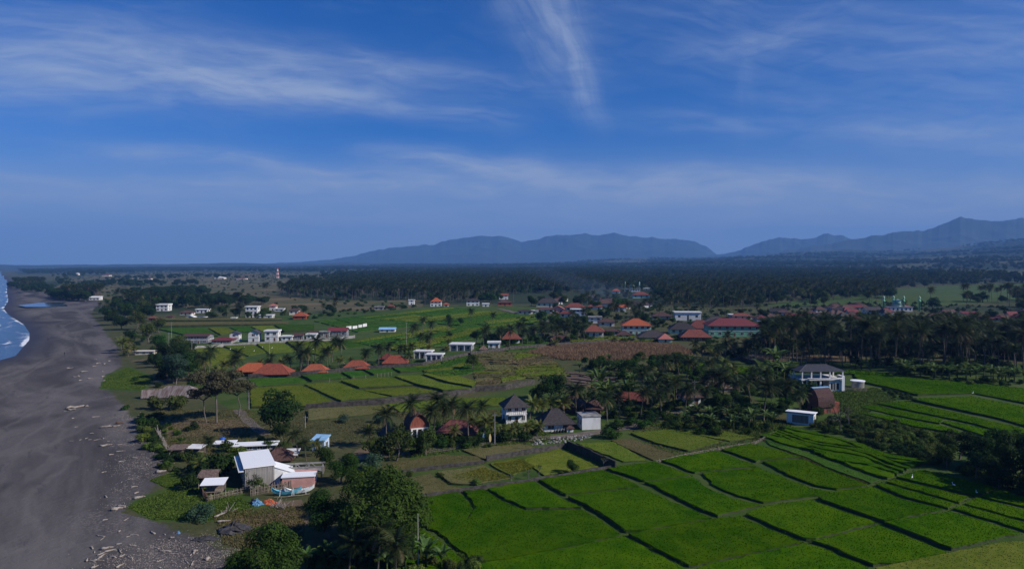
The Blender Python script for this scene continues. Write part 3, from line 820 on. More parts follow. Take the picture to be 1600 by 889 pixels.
strips([(560, 497), (700, 481), (830, 494), (700, 508)], 9, GREEN2, .5, 'thin rice terrace strip on the low hill', 'rice terraces on the low hill', 1, .35, .2, .26, .1, 11, seg=6, step=5, cap=400)
strips([(490, 502), (640, 488), (700, 505), (560, 520)], 6, ['rice_mid'], .4, 'rice terrace strip on the left flank of the hill', 'rice terraces on the left flank', 1, .35, .2, .28, .1, 12, seg=6, step=5, cap=400)
strips([(700, 507), (830, 492), (850, 505), (720, 522)], 5, ['rice_dull', 'rice_mid'], .4, 'bright terrace strip below the hilltop houses', 'bright terraces on the right flank', 1, .35, .2, .24, .08, 13, seg=6, step=5, cap=400)
strips([(545, 535), (690, 510), (760, 525), (640, 552)], 9, GREEN2, .6, 'dark edged rice terrace strip behind the resort bungalows', 'rice terraces behind the resort', 1.2, .35, .18, .34, .12, 14, seg=7, step=4, cap=500)
strips([(735, 553), (850, 548), (890, 588), (745, 604)], 9, ['rice_dull', 'grass_dry', 'grass_dry'], .35, 'ragged brown and green terrace strip left of the thicket', 'ragged terraces left of the thicket', 2, .35, .16, .40, .3, 15, seg=12, step=1.6, cap=1500, bank='soil', jit=.35)
strips([(640, 572), (740, 555), (760, 580), (690, 592)], 5, ['rice_mid', 'rice_dull'], .4, 'small green terrace strip right of the resort', 'small terraces right of the resort', 2, .35, .16, .3, .2, 16, seg=8, step=2, cap=1200)
strips([(880, 580), (960, 592), (960, 604), (885, 604)], 5, ['soil'], .4, 'ploughed brown bed beside the thicket', 'ploughed beds', 0, .3, .15, .45, .2, 17, seg=8, step=1.6, name='ploughed_bed', bank='soil', jit=.3)
strips([(760, 530), (870, 530), (830, 548), (740, 550)], 4, ['rice_mid'], .25, 'green strip field under the roadside wall', 'green strips under the roadside wall', 1.2, .35, .16, .28, .1, 18, seg=6, step=3, cap=600)
plot([(880, 531), (1010, 525), (1060, 532), (960, 535), (900, 537)], 'rice_dull', .25, .8, .35, .18, name='field', label='green strip between the roadside wall and the dry corn', seed=160, step=3)
# dry corn
cp = gpoly([(822, 552), (870, 540), (960, 533), (1060, 540), (1085, 552), (1060, 560), (960, 563), (880, 563)])
crng = np.random.default_rng(4)
T = scatter(cp, 15000, crng)
tv, tf = tufts(T, Hgt(T[:, 0], T[:, 1]), 1.3, .11, crng, 3, .5)
tag(link('corn', fast_mesh('corn', tv, tf, [M['corn']])), 'field of dry brown corn below the village', kind='stuff')
# walled plots by the road (from crop: dry grass and yellow weeds inside low stone walls)
WP = [('grass_dry', [(618, 742), (700, 727), (758, 723), (745, 714), (690, 712), (612, 728)], 'dry plot above the low wall by the leafy trees'), ('grass_dry', [(622, 752), (672, 742), (700, 760), (722, 764), (645, 776)], 'dry grass plot with a brown patch inside the walls'),
 ('grass_dry', [(684, 740), (756, 728), (800, 748), (742, 758), (705, 758)], 'yellow weedy plot inside the low walls'), ('rice_dull', [(764, 726), (812, 717), (838, 730), (800, 744)], 'bright yellow green weeds behind the bare shrubs'), ('rice_dull', [(818, 718), (872, 702), (935, 730), (850, 744)], 'dull green plot inside the dark wall corner'),
 ('grass_dry', [(722, 704), (815, 694), (835, 700), (755, 718)], 'dry brown plot below the rubble heap'), ('rice_dull', [(900, 694), (960, 692), (1010, 720), (975, 722)], 'green plot outside the dark wall corner'), ('rice_dull', [(985, 678), (1050, 672), (1128, 690), (1075, 706), (1025, 694)], 'mown green plot with small saplings'),
 ('grass_dry', [(955, 690), (985, 686), (1055, 712), (1020, 720)], 'worn brown plot beside the bamboo fence'), ('rice_mid', [(1194, 687), (1216, 691), (1374, 751), (1360, 756), (1300, 735), (1258, 715), (1204, 697)], 'rough grassy strip between the wavy terraces and the paddies'), ('rice_dull', [(1060, 676), (1120, 672), (1180, 684), (1140, 690)], 'green plot below the banana plants'), ('rice_dull', [(1370, 893), (1488, 867), (1578, 848), (1660, 845), (1660, 925), (1390, 925)], 'rough grass plot with a bare brown patch at the corner')]
for i, (mn, p, l) in enumerate(WP):
    plot(p, mn, .14, 9.0, .16, .06, name='grass_plot', label=l, seed=200 + i, step=1.5)
# ------------------------------------------------------------------ house tables: pixel of the front wall foot, width, wall and roof height in pixels there
VR = [(305, 537, 38, 13, 4, .7, 'gable', 'grey', 'tile_brown', 'large grey villa with a long brown roof, end of the row', 2, 4), (346, 537, 30, 6, 5, .7, 'hip', 'concrete', 'tile_maroon', 'low maroon roofed villa between the larger villas', 1, 3), (366, 534, 14, 14, 5, .9, 'gable_y', 'white', 'grey_roof', 'white villa with a grey gable roof and white scroll trim', 2, 1), (396, 534, 16, 15, 7, .9, 'gable_y', 'white', 'grey_roof', 'taller white villa with a grey gable in the row', 2, 1),
      (424, 533, 20, 15, 2, .8, 'flat', 'white', 'white', 'white two storey villa with a flat roof', 2, 2), (448, 532, 16, 6, 1.5, .8, 'flat', 'white', 'white', 'low white villa under construction', 1, 2), (466, 531, 14, 8, 4, .8, 'gable', 'grey', 'tile_brown', 'grey villa with a brown roof in the row', 1, 2), (486, 530, 14, 7, 1.5, .8, 'flat', 'white', 'white', 'low white villa right of the grey one', 1, 2), (493, 528, 20, 9, 3, .7, 'gable', 'grey', 'tile_brown', 'dark villa with a brown roof behind the low white one', 1, 2), (507, 528, 14, 9, 1.5, .8, 'flat', 'concrete', 'concrete', 'unfinished concrete villa in the row', 1, 2),
      (527, 527, 28, 11, 6, .8, 'gable', 'grey', 'tile_maroon', 'dark villa with a wide maroon roof at the row end', 1, 3), (605, 519, 24, 5, 3, .7, 'gable', 'cream', 'tin_blue', 'farm shed with a pale blue metal roof', 1, 3)]
UL = [(253, 486, 18, 9, 2, .8, 'flat', 'white', 'white', 'white two storey house above the beach trees', 2, 3), (237, 502, 9, 6, 3, .9, 'hip', 'wood', 'tile_red', 'small brown house with a red roof, left one', 1, 1), (249, 502, 6, 5, 3, .9, 'hip', 'concrete', 'tile_brown', 'tiny grey house left of the dark tree', 1, 1), (265, 501, 8, 7, 3, .9, 'hip', 'concrete', 'tile_brown', 'narrow grey house right of the dark tree', 1, 1), (290, 492, 18, 4, 4, .8, 'hip', 'cream', 'tile_brown', 'cream house with a spreading brown roof', 1, 3), (297, 498, 11, 3, 4, .9, 'gable_y', 'white', 'white', 'white gabled tent roof below the cream house', 1, 1), (315, 489, 18, 5, 1, .6, 'flat', 'white', 'white_clean', 'long white flat roofed house behind trees', 1, 3), (315, 499, 11, 3, 1, .6, 'flat', 'white', 'white', 'low white building behind the wall', 1, 2),
      (393, 498, 18, 18, 1.2, .8, 'flat', 'white', 'white', 'white three storey block with stacked balconies', 3, 3), (415, 498, 20, 5, 1, .6, 'flat', 'white', 'white', 'low white wing beside the three storey block', 1, 2), (426, 485, 10, 8, 4, .9, 'hip', 'cream', 'tile_salmon', 'small cream tower house with a salmon roof', 2, 1), (436, 486, 14, 3, 1, .5, 'flat', 'white', 'white', 'low white annex beside the tower house', 1, 2), (459, 492, 14, 8, 4, .8, 'hip', 'cream', 'tile_brown', 'house with a dark roof behind the orange one', 1, 2), (468, 499, 20, 6, 7, .8, 'hip', 'tile_orange', 'tile_orange', 'orange walled house with a rounded orange roof', 1, 2),
      (365, 501, 7, 4, 1, .8, 'flat', 'white', 'white', 'tiny white hut by the far field', 1, 1), (147, 469, 16, 4, 2, .6, 'shed', 'white', 'white', 'white beach restaurant beyond the lagoon', 1, 3), (643, 476, 9, 7, .8, .8, 'flat', 'white_clean', 'white', 'plain white cube house on the hill', 2, 1), (681, 479, 17, 9, 8, .9, 'joglo', 'white', 'tile_orange', 'white two storey house with a pointed orange roof on the hill', 2, 3), (697, 479, 8, 4, 3, .9, 'hip', 'cream', 'tile_orange', 'small orange roofed hut beside the hilltop house', 1, 1), (592, 484, 14, 4, 1, .7, 'flat', 'concrete', 'concrete', 'low grey house left of the hilltop houses', 1, 2), (610, 481, 10, 3, 4, .9, 'hip', 'wood', 'tile_red', 'small red roofed house left of the white cube', 1, 1),
      (739, 478, 20, 9, 5, .9, 'hip', 'white', 'tile_dark', 'white house with a dark hip roof on the hill', 2, 3), (759, 479, 10, 4, 1, .8, 'flat', 'white', 'white_clean', 'little white box house right of the dark roof', 1, 1), (787, 468, 14, 7, 4, .8, 'gable', 'white', 'tile_red', 'white house with a red gable behind the hill', 2, 2), (789, 478, 22, 6, 5, .8, 'hip', 'tile_orange', 'tile_brown', 'orange brown house at the end of the terraces', 1, 3)]
VL = [(855, 480, 34, 8, 9, .6, 'hip', 'cream', 'tile_dark', 'long grey roofed hall in the smoke', 1, 4), (852, 489, 26, 6, 4, .7, 'hip', 'cream', 'tile_brown', 'house with a stepped brown roof below the hall', 1, 3), (820, 491, 22, 5, 3, .6, 'hip', 'cream', 'tile_dark', 'dark roofed house beside the lane', 1, 3), (830, 489, 20, 3, 1, .4, 'flat', 'white', 'white', 'pale low walled building by the lane', 1, 2), (872, 489, 18, 7, 7, .8, 'gable_y', 'pink', 'tile_salmon', 'pink gabled house among the village roofs', 1, 2), (884, 497, 18, 8, 5, .8, 'hip', 'cream', 'tile_red', 'red roofed house beside the big round tree', 1, 2), (898, 487, 30, 8, 8, .6, 'hip', 'cream', 'tile_red', 'wide house with a two tone red roof', 1, 3),
      (903, 494, 22, 10, 1, .7, 'flat', 'blue_wall', 'white', 'pale blue flat roofed house', 2, 3), (945, 480, 26, 7, 8, .8, 'hip', 'cream', 'tile_brown', 'brown roofed house at the wood edge', 1, 2), (930, 484, 22, 6, 7, .8, 'hip', 'cream', 'tile_red', 'dull red roofed house at the wood edge', 1, 2), (970, 487, 16, 8, 5, .8, 'gable', 'white', 'tile_orange', 'white house with a bright orange roof, small one', 1, 1), (930, 505, 20, 8, 2, .8, 'flat', 'white', 'concrete', 'white house behind the red roofed villa', 2, 2), (948, 510, 24, 8, 6, .8, 'hip', 'cream', 'tile_brown', 'brown roofed house left of the big orange roof', 1, 2),
      (928, 528, 30, 12, 12, .8, 'hip', 'cream', 'tile_red', 'cream villa with a red hip roof by the roadside wall', 1, 3), (955, 524, 24, 8, 4, .6, 'hip', 'cream', 'tile_brown', 'cream house with arches beside the red villa', 1, 3), (975, 528, 20, 6, 7, .8, 'hip', 'cream', 'tile_brown', 'small brown roofed house under the orange roof', 1, 2), (995, 524, 44, 17, 13, .8, 'hip', 'green_pale', 'tile_orange', 'large pale green hall with a bright orange hip roof', 2, 5), (1022, 532, 46, 6, 13, .7, 'hip', 'green_pale', 'tile_dark', 'wide dark roofed hall below the orange roof', 1, 3), (1040, 535, 20, 7, 10, .9, 'pyr', 'green_pale', 'tile_salmon', 'small pavilion with a salmon pyramid roof', 1, 1),
      (1068, 522, 40, 9, 13, .7, 'hip', 'green_pale', 'tile_dark', 'school block with a dark hip roof', 1, 4), (1096, 520, 40, 9, 15, .7, 'hip', 'green_pale', 'tile_red', 'school block with a red roof behind', 1, 4), (1088, 533, 46, 8, 14, .6, 'hip', 'wood', 'tile_red', 'low red roofed school block in front', 1, 4), (1075, 501, 40, 12, 1.5, .5, 'flat', 'white', 'white', 'white flat roofed warehouse with dark doors', 1, 3), (1120, 508, 34, 7, 9, .7, 'hip', 'cream', 'tile_dark', 'dark roofed house right of the warehouse', 1, 2), (1148, 526, 80, 19, 14, .5, 'hip', 'green_wall', 'tile_maroon', 'two storey green school with a long maroon roof', 2, 7),
      (1160, 498, 30, 5, 5, .6, 'hip', 'cream', 'tile_red', 'red roofed house behind the green school', 1, 3), (1150, 497, 20, 5, 1, .6, 'flat', 'white', 'white', 'white flat house behind the green school', 1, 2), (1002, 466, 26, 6, 6, .7, 'hip', 'green_pale', 'tile_red', 'distant pale green house with a red roof in the wood', 1, 3), (963, 458, 12, 4, 4, .7, 'hip', 'cream', 'tile_orange', 'distant orange roof in the wood', 1, 1), (1010, 453, 10, 2, 1, .7, 'flat', 'white', 'white', 'distant white shed beside the domed prayer house', 1, 1), (1035, 498, 30, 5, 7, .7, 'hip', 'cream', 'tile_brown', 'brown roofed house above the orange hall', 1, 2)]

NEAR_H = [(807, 661, 36, 46), (872, 674, 48, 30), (924, 671, 32, 20), (893, 645, 38, 24), (925, 645, 28, 22), (982, 632, 40, 18), (1082, 634, 27, 24), (655, 682, 28, 34), (712, 681, 50, 24), (618, 684, 26, 24), (1286, 612, 80, 48), (1290, 646, 30, 40), (1250, 661, 44, 24),
          (396, 588, 40, 28), (424, 590, 44, 30), (491, 585, 30, 22), (556, 579, 30, 22), (617, 571, 28, 22), (660, 560, 26, 10), (678, 566, 24, 12), (720, 548, 36, 11), (799, 537, 26, 26), (434, 722, 32, 20), (497, 705, 18, 18)]
PROT = [(t[0], t[1], t[2] / 2, t[1] - t[3] - t[4], .85) for t in VR + UL + VL] + [(x, y, w / 2, y - h, .78) for x, y, w, h in NEAR_H] + [(1406, 486, 40, 456, .95), (1250, 490, 60, 480, .9), (1370, 488, 40, 478, .9)]
hide_rng = random.Random(3)
def to_px(x, y, z):
    c, s = math.cos(PITCH), math.sin(PITCH)
    d = y * c - (z - CAM_Z) * s
    u = y * s + (z - CAM_Z) * c
    return CX + F_PX * x / d, CY - F_PX * u / d
def hides(x, y, h, r):
    """would a plant of this height and spread stand in front of one of the houses?"""
    z = float(Hgt(x, y))
    bx, by = to_px(x, y, z)
    tx, ty = to_px(x, y, z + h)
    rp = r * F_PX / y
    for px, py, hw, top, pr in PROT:
        if by > py - 1 and ty < py - .45 * (py - top) and abs(bx - px) < hw * .9 + rp * .45 and by - py < 140:
            return hide_rng.random() < pr
    return False
# ------------------------------------------------------------------ vegetation
M['palm_dead'] = leaf_mat('palm_dead', (.10, .075, .04), (.19, .14, .08), scale=.4, trans=.1)
def leaf_quads(P, N, size, rng, asp=.55):
    n = len(P)
    N = N / (np.linalg.norm(N, axis=1, keepdims=True) + 1e-6)
    t = rng.normal(size=(n, 3))
    t -= (t * N).sum(1, keepdims=True) * N
    t /= (np.linalg.norm(t, axis=1, keepdims=True) + 1e-6)
    b = np.cross(N, t)
    s = size * rng.uniform(.6, 1.3, (n, 1))
    V = np.stack([P - t * s, P + b * s * asp, P + t * s + N * s * .15, P - b * s * asp], 1).reshape(-1, 3)
    return V, np.arange(len(V)).reshape(-1, 4)
def crown(seed, nl, nleaf, size, hz=.8, spread=.62, rmin=.26, rmax=.46, up=.25, shape='round', inner=.2):
    """leaf faces through a crown of about unit radius whose underside lies near z=0"""
    g = np.random.default_rng(seed)
    C = []
    for i in range(nl):
        a = g.uniform(0, 6.283)
        r = spread * math.sqrt(g.random())
        if shape == 'umbrella':
            z = .30 + .22 * g.random()
        elif shape == 'cone':
            z = g.random() * 1.5; r *= max(.1, 1 - z / 1.6)
        else:
            z = .12 + g.random() * .75; r *= math.sqrt(max(.08, 1 - (z - .35) ** 2 * 1.7))
        C.append((r * math.cos(a), r * math.sin(a), z * hz * 1.25))
    C = np.array(C)
    Rl = g.uniform(rmin, rmax, nl)
    k = g.choice(nl, nleaf, p=Rl ** 2 / (Rl ** 2).sum())
    D = g.normal(size=(nleaf, 3)); D /= np.linalg.norm(D, axis=1, keepdims=True)
    D[:, 2] = np.where((D[:, 2] < -.35) & (g.random(nleaf) < .6), -D[:, 2], D[:, 2])
    rr = Rl[k] * np.where(g.random(nleaf) < inner, g.uniform(.3, .8, nleaf), g.uniform(.82, 1.1, nleaf))
    zs = .55 if shape == 'umbrella' else .85
    P = C[k] + D * rr[:, None] * np.array([1, 1, zs])
    P += np.array([1, 1, 1]) * g.normal(0, .02, P.shape)
    N = D + g.normal(0, .45, D.shape) + np.array([0, 0, up])
    V, F_ = leaf_quads(P, N, size, g)
    return V, F_, C, Rl
def trunk_mb(C, base_z, r0, g, nb=7, lean=.1):
    """trunk from the ground (z=0) with limbs up into the lobes (crown space already lifted by base_z)"""
    mb = MB()
    fork = Vector((g.normal() * lean, g.normal() * lean, base_z + .12))
    mb.tube([(0, 0, -.25), (0, 0, 0), fork * .5 + Vector((g.normal() * lean * .5, 0, 0)), fork], [r0 * 1.5, r0 * 1.1, r0 * .85, r0 * .7], 7)
    for i in range(min(nb, len(C))):
        e = Vector((C[i][0], C[i][1], C[i][2] + base_z))
        m_ = fork.lerp(e, .5) + Vector((0, 0, -.06))
        mb.tube([fork - Vector((0, 0, .05)), m_, e], [r0 * .55, r0 * .35, r0 * .12], 5, cap=False)
    return mb
PROTO = {}
def make_proto(key, lm, bm, base_z, r0, n=3, nb=7, **kw):
    PROTO[key] = []
    for i in range(n):
        V, F_, C, Rl = crown(hash_(key) + i, **kw)
        V = V + np.array([0, 0, base_z])
        g = np.random.default_rng(i + 5)
        cm = fast_mesh('crown', V, F_, [M[lm]])
        tm = trunk_mb(C, base_z, r0, g, nb).mesh('trunk', M[bm], True)
        PROTO[key].append((tm, cm, V[:, 2].max()))
def hash_(s):
    return sum(ord(c) * (i + 3) for i, c in enumerate(s)) % 9973
# units: crown radius 1; base_z the clear trunk below it
make_proto('big', 'leaf', 'bark', .35, .05, 3, nl=22, nleaf=9000, size=.036, hz=.85, rmin=.2, rmax=.36, spread=.72)
make_proto('dense', 'leaf_dark', 'bark', .45, .05, 3, nl=16, nleaf=3200, size=.055, hz=.85, rmin=.22, rmax=.42)
make_proto('round', 'leaf', 'bark', .55, .05, 4, nl=14, nleaf=2600, size=.058, hz=.8, rmin=.22, rmax=.42)
make_proto('olive', 'leaf_olive', 'bark', .5, .05, 3, nl=14, nleaf=1900, size=.06, hz=.8, rmin=.2, rmax=.38)
make_proto('umbrella', 'leaf_brown', 'bark', 1.05, .035, 2, nl=26, nleaf=5200, size=.044, hz=1.0, spread=.8, rmin=.16, rmax=.30, shape='umbrella')
make_proto('feathery', 'leaf_blue', 'bark', .35, .04, 2, nl=16, nleaf=3600, size=.045, hz=1.0, rmin=.22, rmax=.4)
make_proto('bush', 'leaf', 'bark', .02, .03, 4, nb=4, nl=9, nleaf=900, size=.085, hz=.55, rmin=.25, rmax=.45)
make_proto('bush_dark', 'leaf_dark', 'bark', .02, .03, 3, nb=4, nl=9, nleaf=900, size=.085, hz=.6, rmin=.25, rmax=.45)
make_proto('bush_blue', 'leaf_blue', 'bark', .02, .03, 2, nb=4, nl=9, nleaf=1700, size=.06, hz=.6, rmin=.28, rmax=.45)
make_proto('bush_lime', 'leaf_lime', 'bark', .02, .03, 3, nb=4, nl=9, nleaf=900, size=.085, hz=.5, rmin=.25, rmax=.42)
make_proto('bush_olive', 'leaf_olive', 'bark', .02, .03, 3, nb=4, nl=9, nleaf=800, size=.085, hz=.55, rmin=.22, rmax=.42)
make_proto('conifer', 'leaf_dark', 'bark', .15, .05, 1, nb=0, nl=18, nleaf=1500, size=.1, hz=2.0, spread=.35, rmin=.25, rmax=.4, shape='cone')
def bare_tree(key, n=2):
    """leafless or nearly leafless: forked limbs and a mist of twigs"""
    PROTO[key] = []
    for i in range(n):
        g = np.random.default_rng(70 + i)
        mb = MB(); tw = MB()
        def grow(p, d, L, r, lev):
            e = p + d * L
            mb.tube([p, (p + e) / 2 + Vector(g.normal(0, L * .05, 3)), e], [r, r * .8, r * .6], 5 if lev < 2 else 3, cap=False)
            if lev >= 4:
                return
            for _ in range(3 if lev < 3 else 4):
                nd_ = (d + Vector(g.normal(0, .55, 3)) + Vector((0, 0, .15))).normalized()
                grow(e, nd_, L * g.uniform(.6, .8), r * .55, lev + 1)
        grow(Vector((0, 0, -.1)), Vector((0, 0, 1)), .55, .05, 0)
        V = np.array(mb.v)
        tips = V[-(len(V) // 2):]
        k = g.integers(0, len(tips), 260)
        lv, lf = leaf_quads(tips[k] + g.normal(0, .05, (260, 3)), g.normal(size=(260, 3)), .035, g)
        PROTO[key].append((mb.mesh('trunk', M['twig']), fast_mesh('crown', lv, lf, [M['leaf_olive']]), V[:, 2].max()))
bare_tree('bare')

def frond_geo(L, elev, droop, g, nl=16, lw=.10, ll=.32, twist=0.0):
    n = 9
    pts = []
    p = np.zeros(3)
    for i in range(n + 1):
        t = i / n
        a = elev - droop * t ** 1.25
        pts.append(p.copy())
        p = p + np.array([math.cos(a), 0, math.sin(a)]) * L / n
    pts = np.array(pts)
    V, Fc = [], []
    for i in range(n):                      # rachis
        w0, w1 = .05 * (1 - i / n) + .015, .05 * (1 - (i + 1) / n) + .015
        o = len(V)
        V += [pts[i] + [0, w0, 0], pts[i] - [0, w0, 0], pts[i + 1] - [0, w1, 0], pts[i + 1] + [0, w1, 0]]
        Fc += [(o, o + 1, o + 2), (o, o + 2, o + 3)]
    for sd in (-1, 1):
        for j in range(nl):
            t = .12 + .87 * (j + g.uniform(-.2, .2)) / (nl - 1)
            t = min(max(t, .05), .99)
            x = t * n
            i = min(int(x), n - 1)
            q = pts[i] + (pts[i + 1] - pts[i]) * (x - i)
            tan = pts[i + 1] - pts[i]; tan = tan / np.linalg.norm(tan)
            l = L * ll * (math.sin(math.pi * min(1, .18 + .78 * t)) + .12) * g.uniform(.85, 1.1)
            d = tan * .62 + np.array([0, sd * .78, 0]) + np.array([0, 0, -.30 - .25 * g.random()])
            d = d / np.linalg.norm(d)
            w = lw * (1.15 - .4 * t)
            o = len(V)
            V += [q - tan * w, q + tan * w, q + d * l]
            Fc.append((o, o + 1, o + 2))
    return np.array(V), np.array(Fc)
def rotz(V, a):
    c, s = math.cos(a), math.sin(a)
    return np.stack([V[:, 0] * c - V[:, 1] * s, V[:, 0] * s + V[:, 1] * c, V[:, 2]], 1)
FROND = {}
def palm_proto(key, hgt, L, nf, lm, lo=-45, hi=78, lean=1.2, n=4, tr=.17, trunk_m='bark'):
    PROTO[key] = []
    fr = []
    for i in range(3):
        g = np.random.default_rng(200 + i + hash_(key))
        V, F_ = frond_geo(L, 0.9, 1.7, g)
        fr.append(V)
    for i in range(n):
        g = np.random.default_rng(300 + i + hash_(key))
        Vs, Fs, o, spec, mis = [], [], 0, [], []
        tip = np.array([g.normal() * lean, g.normal() * lean, hgt])
        for j in range(nf):
            u = (j + .5) / nf
            elev = R(hi + (lo - hi) * u ** 1.05 + g.normal() * 6)
            V, F_ = frond_geo(L * g.uniform(.85, 1.05) * (1 if u < .85 else .85), elev, R(75) * g.uniform(.7, 1.1) * (1 - .25 * max(0, -elev)), g)
            V = rotz(V, j * 2.39996 + g.normal() * .15) + tip
            Vs.append(V); Fs.append(F_ + o); o += len(V)
            dead = u > .86 and g.random() < .7
            mis.append(np.full(len(F_), int(dead)))
            spec.append(fast_mesh('frond', V, F_, [M['palm_dead' if dead else lm]]) if i == 0 else None)
        cm = fast_mesh('crown', np.concatenate(Vs), np.concatenate(Fs), [M[lm], M['palm_dead']], np.concatenate(mis))
        mb = MB()
        pts = [(0, 0, -.4), (0, 0, 0)]
        for t in (.2, .4, .6, .8, 1.0):
            pts.append((tip[0] * t ** 1.8, tip[1] * t ** 1.8, hgt * t))
        mb.tube(pts, [tr * 1.7, tr * 1.5, tr * 1.1, tr, tr * .92, tr * .86, tr * .8], 7)
        for j in range(7):       # nuts under the fronds
            a = j * .9
            c = tip + np.array([math.cos(a) * .28, math.sin(a) * .28, -.32])
            mb.lathe([(.02, c[2] - .15), (.12, c[2] - .08), (.14, c[2] + .03), (.06, c[2] + .13)], 5, 1, c[0], c[1])
        PROTO[key].append((mb.mesh('trunk', [M[trunk_m], M['leaf_olive']], True), cm, hgt + L * .7))
        if i == 0:
            FROND[key] = [m_ for m_ in spec if m_]
palm_proto('palm_tall', 14, 4.9, 30, 'palm', n=5)
palm_proto('palm_mid', 8, 4.2, 26, 'palm', n=4, lean=.8)
palm_proto('palm_young', 3.6, 3.2, 18, 'palm_young', lo=-25, hi=82, lean=.4, n=3, tr=.15)
palm_proto('palm_low', 1.2, 2.6, 14, 'palm_young', lo=5, hi=84, lean=.1, n=2, tr=.15)
def banana_proto(key, hgt, L, nf, n=3):
    PROTO[key] = []
    for i in range(n):
        g = np.random.default_rng(500 + i)
        Vs, Fs, o, sp = [], [], 0, []
        for j in range(nf):
            a, el0, dr = j * 2.4 + g.normal() * .2, R(g.uniform(48, 84)), R(g.uniform(60, 115))
            p = np.array([0, 0, 0.]); V = []
            for k in range(8):
                t = k / 7
                w = .34 * math.sin(math.pi * min(1, .06 + .94 * t)) ** .6 * (L / 2.2)
                e = el0 - dr * t ** 1.4
                up = np.array([-math.sin(e), 0, math.cos(e)]) * .12
                V += [p + np.array([0, w, 0]) + up, p, p - np.array([0, w, 0]) + up]
                p = p + np.array([math.cos(e), 0, math.sin(e)]) * L / 7
            F_ = []
            for k in range(7):
                b = k * 3
                F_ += [(b, b + 1, b + 4), (b, b + 4, b + 3), (b + 1, b + 2, b + 5), (b + 1, b + 5, b + 4)]
            V = rotz(np.array(V), a) + np.array([0, 0, hgt]); F_ = np.array(F_)
            Vs.append(V); Fs.append(F_ + o); o += len(V)
            sp.append(fast_mesh('leaf', V, F_, [M['banana']]) if i == 0 else None)
        mb = MB().tube([(0, 0, -.2), (0, 0, hgt * .5), (0, 0, hgt + .1)], [.16, .13, .08], 6)
        PROTO[key].append((mb.mesh('stem', M['leaf_olive'], True), fast_mesh('crown', np.concatenate(Vs), np.concatenate(Fs), [M['banana']]), hgt + L))
        if i == 0:
            FROND[key] = [m_ for m_ in sp if m_]
banana_proto('banana', 1.9, 2.5, 9)

NAMES = {'big': 'broadleaf_tree', 'dense': 'dark_tree', 'round': 'round_tree', 'olive': 'olive_green_tree', 'umbrella': 'spreading_tree', 'feathery': 'feathery_tree', 'bush': 'bush', 'bush_dark': 'dark_bush', 'bush_blue': 'blue_green_bush',
         'bush_lime': 'lime_bush', 'bush_olive': 'olive_bush', 'conifer': 'conifer', 'bare': 'bare_tree', 'palm_tall': 'coconut_palm', 'palm_mid': 'coconut_palm', 'palm_young': 'young_palm', 'palm_low': 'young_palm', 'banana': 'banana_plant'}
CATS = {'banana': 'banana plant'}
prng = np.random.default_rng(99)
def plant(kind, x, y, size, label, group=None, i=None, fronds=False, sink=0.0, rz=None):
    """size: scale (for palms a factor on the prototype, for trees the crown radius in metres)"""
    pr = PROTO[kind]
    i = prng.integers(len(pr)) if i is None else i
    tm, cm, top = pr[0 if fronds else i]
    rz = prng.uniform(0, 6.283) if rz is None else rz
    z = float(Hgt(x, y)) - sink
    sz = (size, size, size * prng.uniform(.9, 1.1)) if not hasattr(size, '__len__') else size
    e = empty(NAMES[kind], (x, y, z), rz, sz)
    cat = CATS.get(kind, 'palm' if 'palm' in kind else 'bush' if 'bush' in kind else 'tree')
    tag(e, label, cat, group)
    link('stem' if kind == 'banana' else 'trunk', tm, e)
    if fronds:
        for m_ in FROND[kind]:
            link('leaf' if kind == 'banana' else 'frond', m_, e)
    else:
        link('crown', cm, e)
    return e
def put(kind, px, py, size, label, group=None, **kw):
    p = at(px, py)
    return plant(kind, p.x, p.y, size, label, group, **kw)
ORD = ['leftmost', 'second from left', 'third from left', 'fourth from left', 'fifth from left', 'sixth from left', 'seventh from left', 'eighth from left', 'ninth from left']
def ordinal(label, i, n, size='', side=''):
    if i == n - 1 and n > 1:
        return label + ', rightmost'
    if n <= 9 or i < 3:
        return label + ', ' + ORD[i]
    if i >= n - 3:
        return label + ', ' + ORD[n - 1 - i].replace('left', 'right')
    return label + ', ' + size + ', ' + side
def cluster(kinds, poly, n, smin, smax, label, group, sep=2.0, seed=0, fronds=False):
    rng = np.random.default_rng(seed + n * 7 + int(poly[0][0]))
    P = scatter(gpoly(poly), n, rng, sep)
    P = P[np.argsort(P[:, 0] / P[:, 1])]
    rmed = np.median(np.hypot(P[:, 0], P[:, 1]))
    for q_i, p in enumerate(P):
        k = kinds[rng.integers(len(kinds))] if isinstance(kinds, (list, tuple)) else kinds
        sz = rng.uniform(smin, smax)
        small = 'palm' in k or k == 'banana'
        if small and smin > 1.4:
            sz = rng.uniform(.75, 1.1)
        if not small and smax < 1.3:
            sz = rng.uniform(2.6, 4.2)
        top_ = PROTO[k][0][2] * sz
        if hides(p[0], p[1], top_, 3.0 if small else sz):
            continue
        plant(k, p[0], p[1], sz, ordinal(label, q_i, len(P), 'smaller' if sz < smin + (smax - smin) * .33 else 'larger' if sz > smin + (smax - smin) * .67 else 'middling', 'near side' if math.hypot(*p) < rmed else 'far side'), group, fronds=fronds)

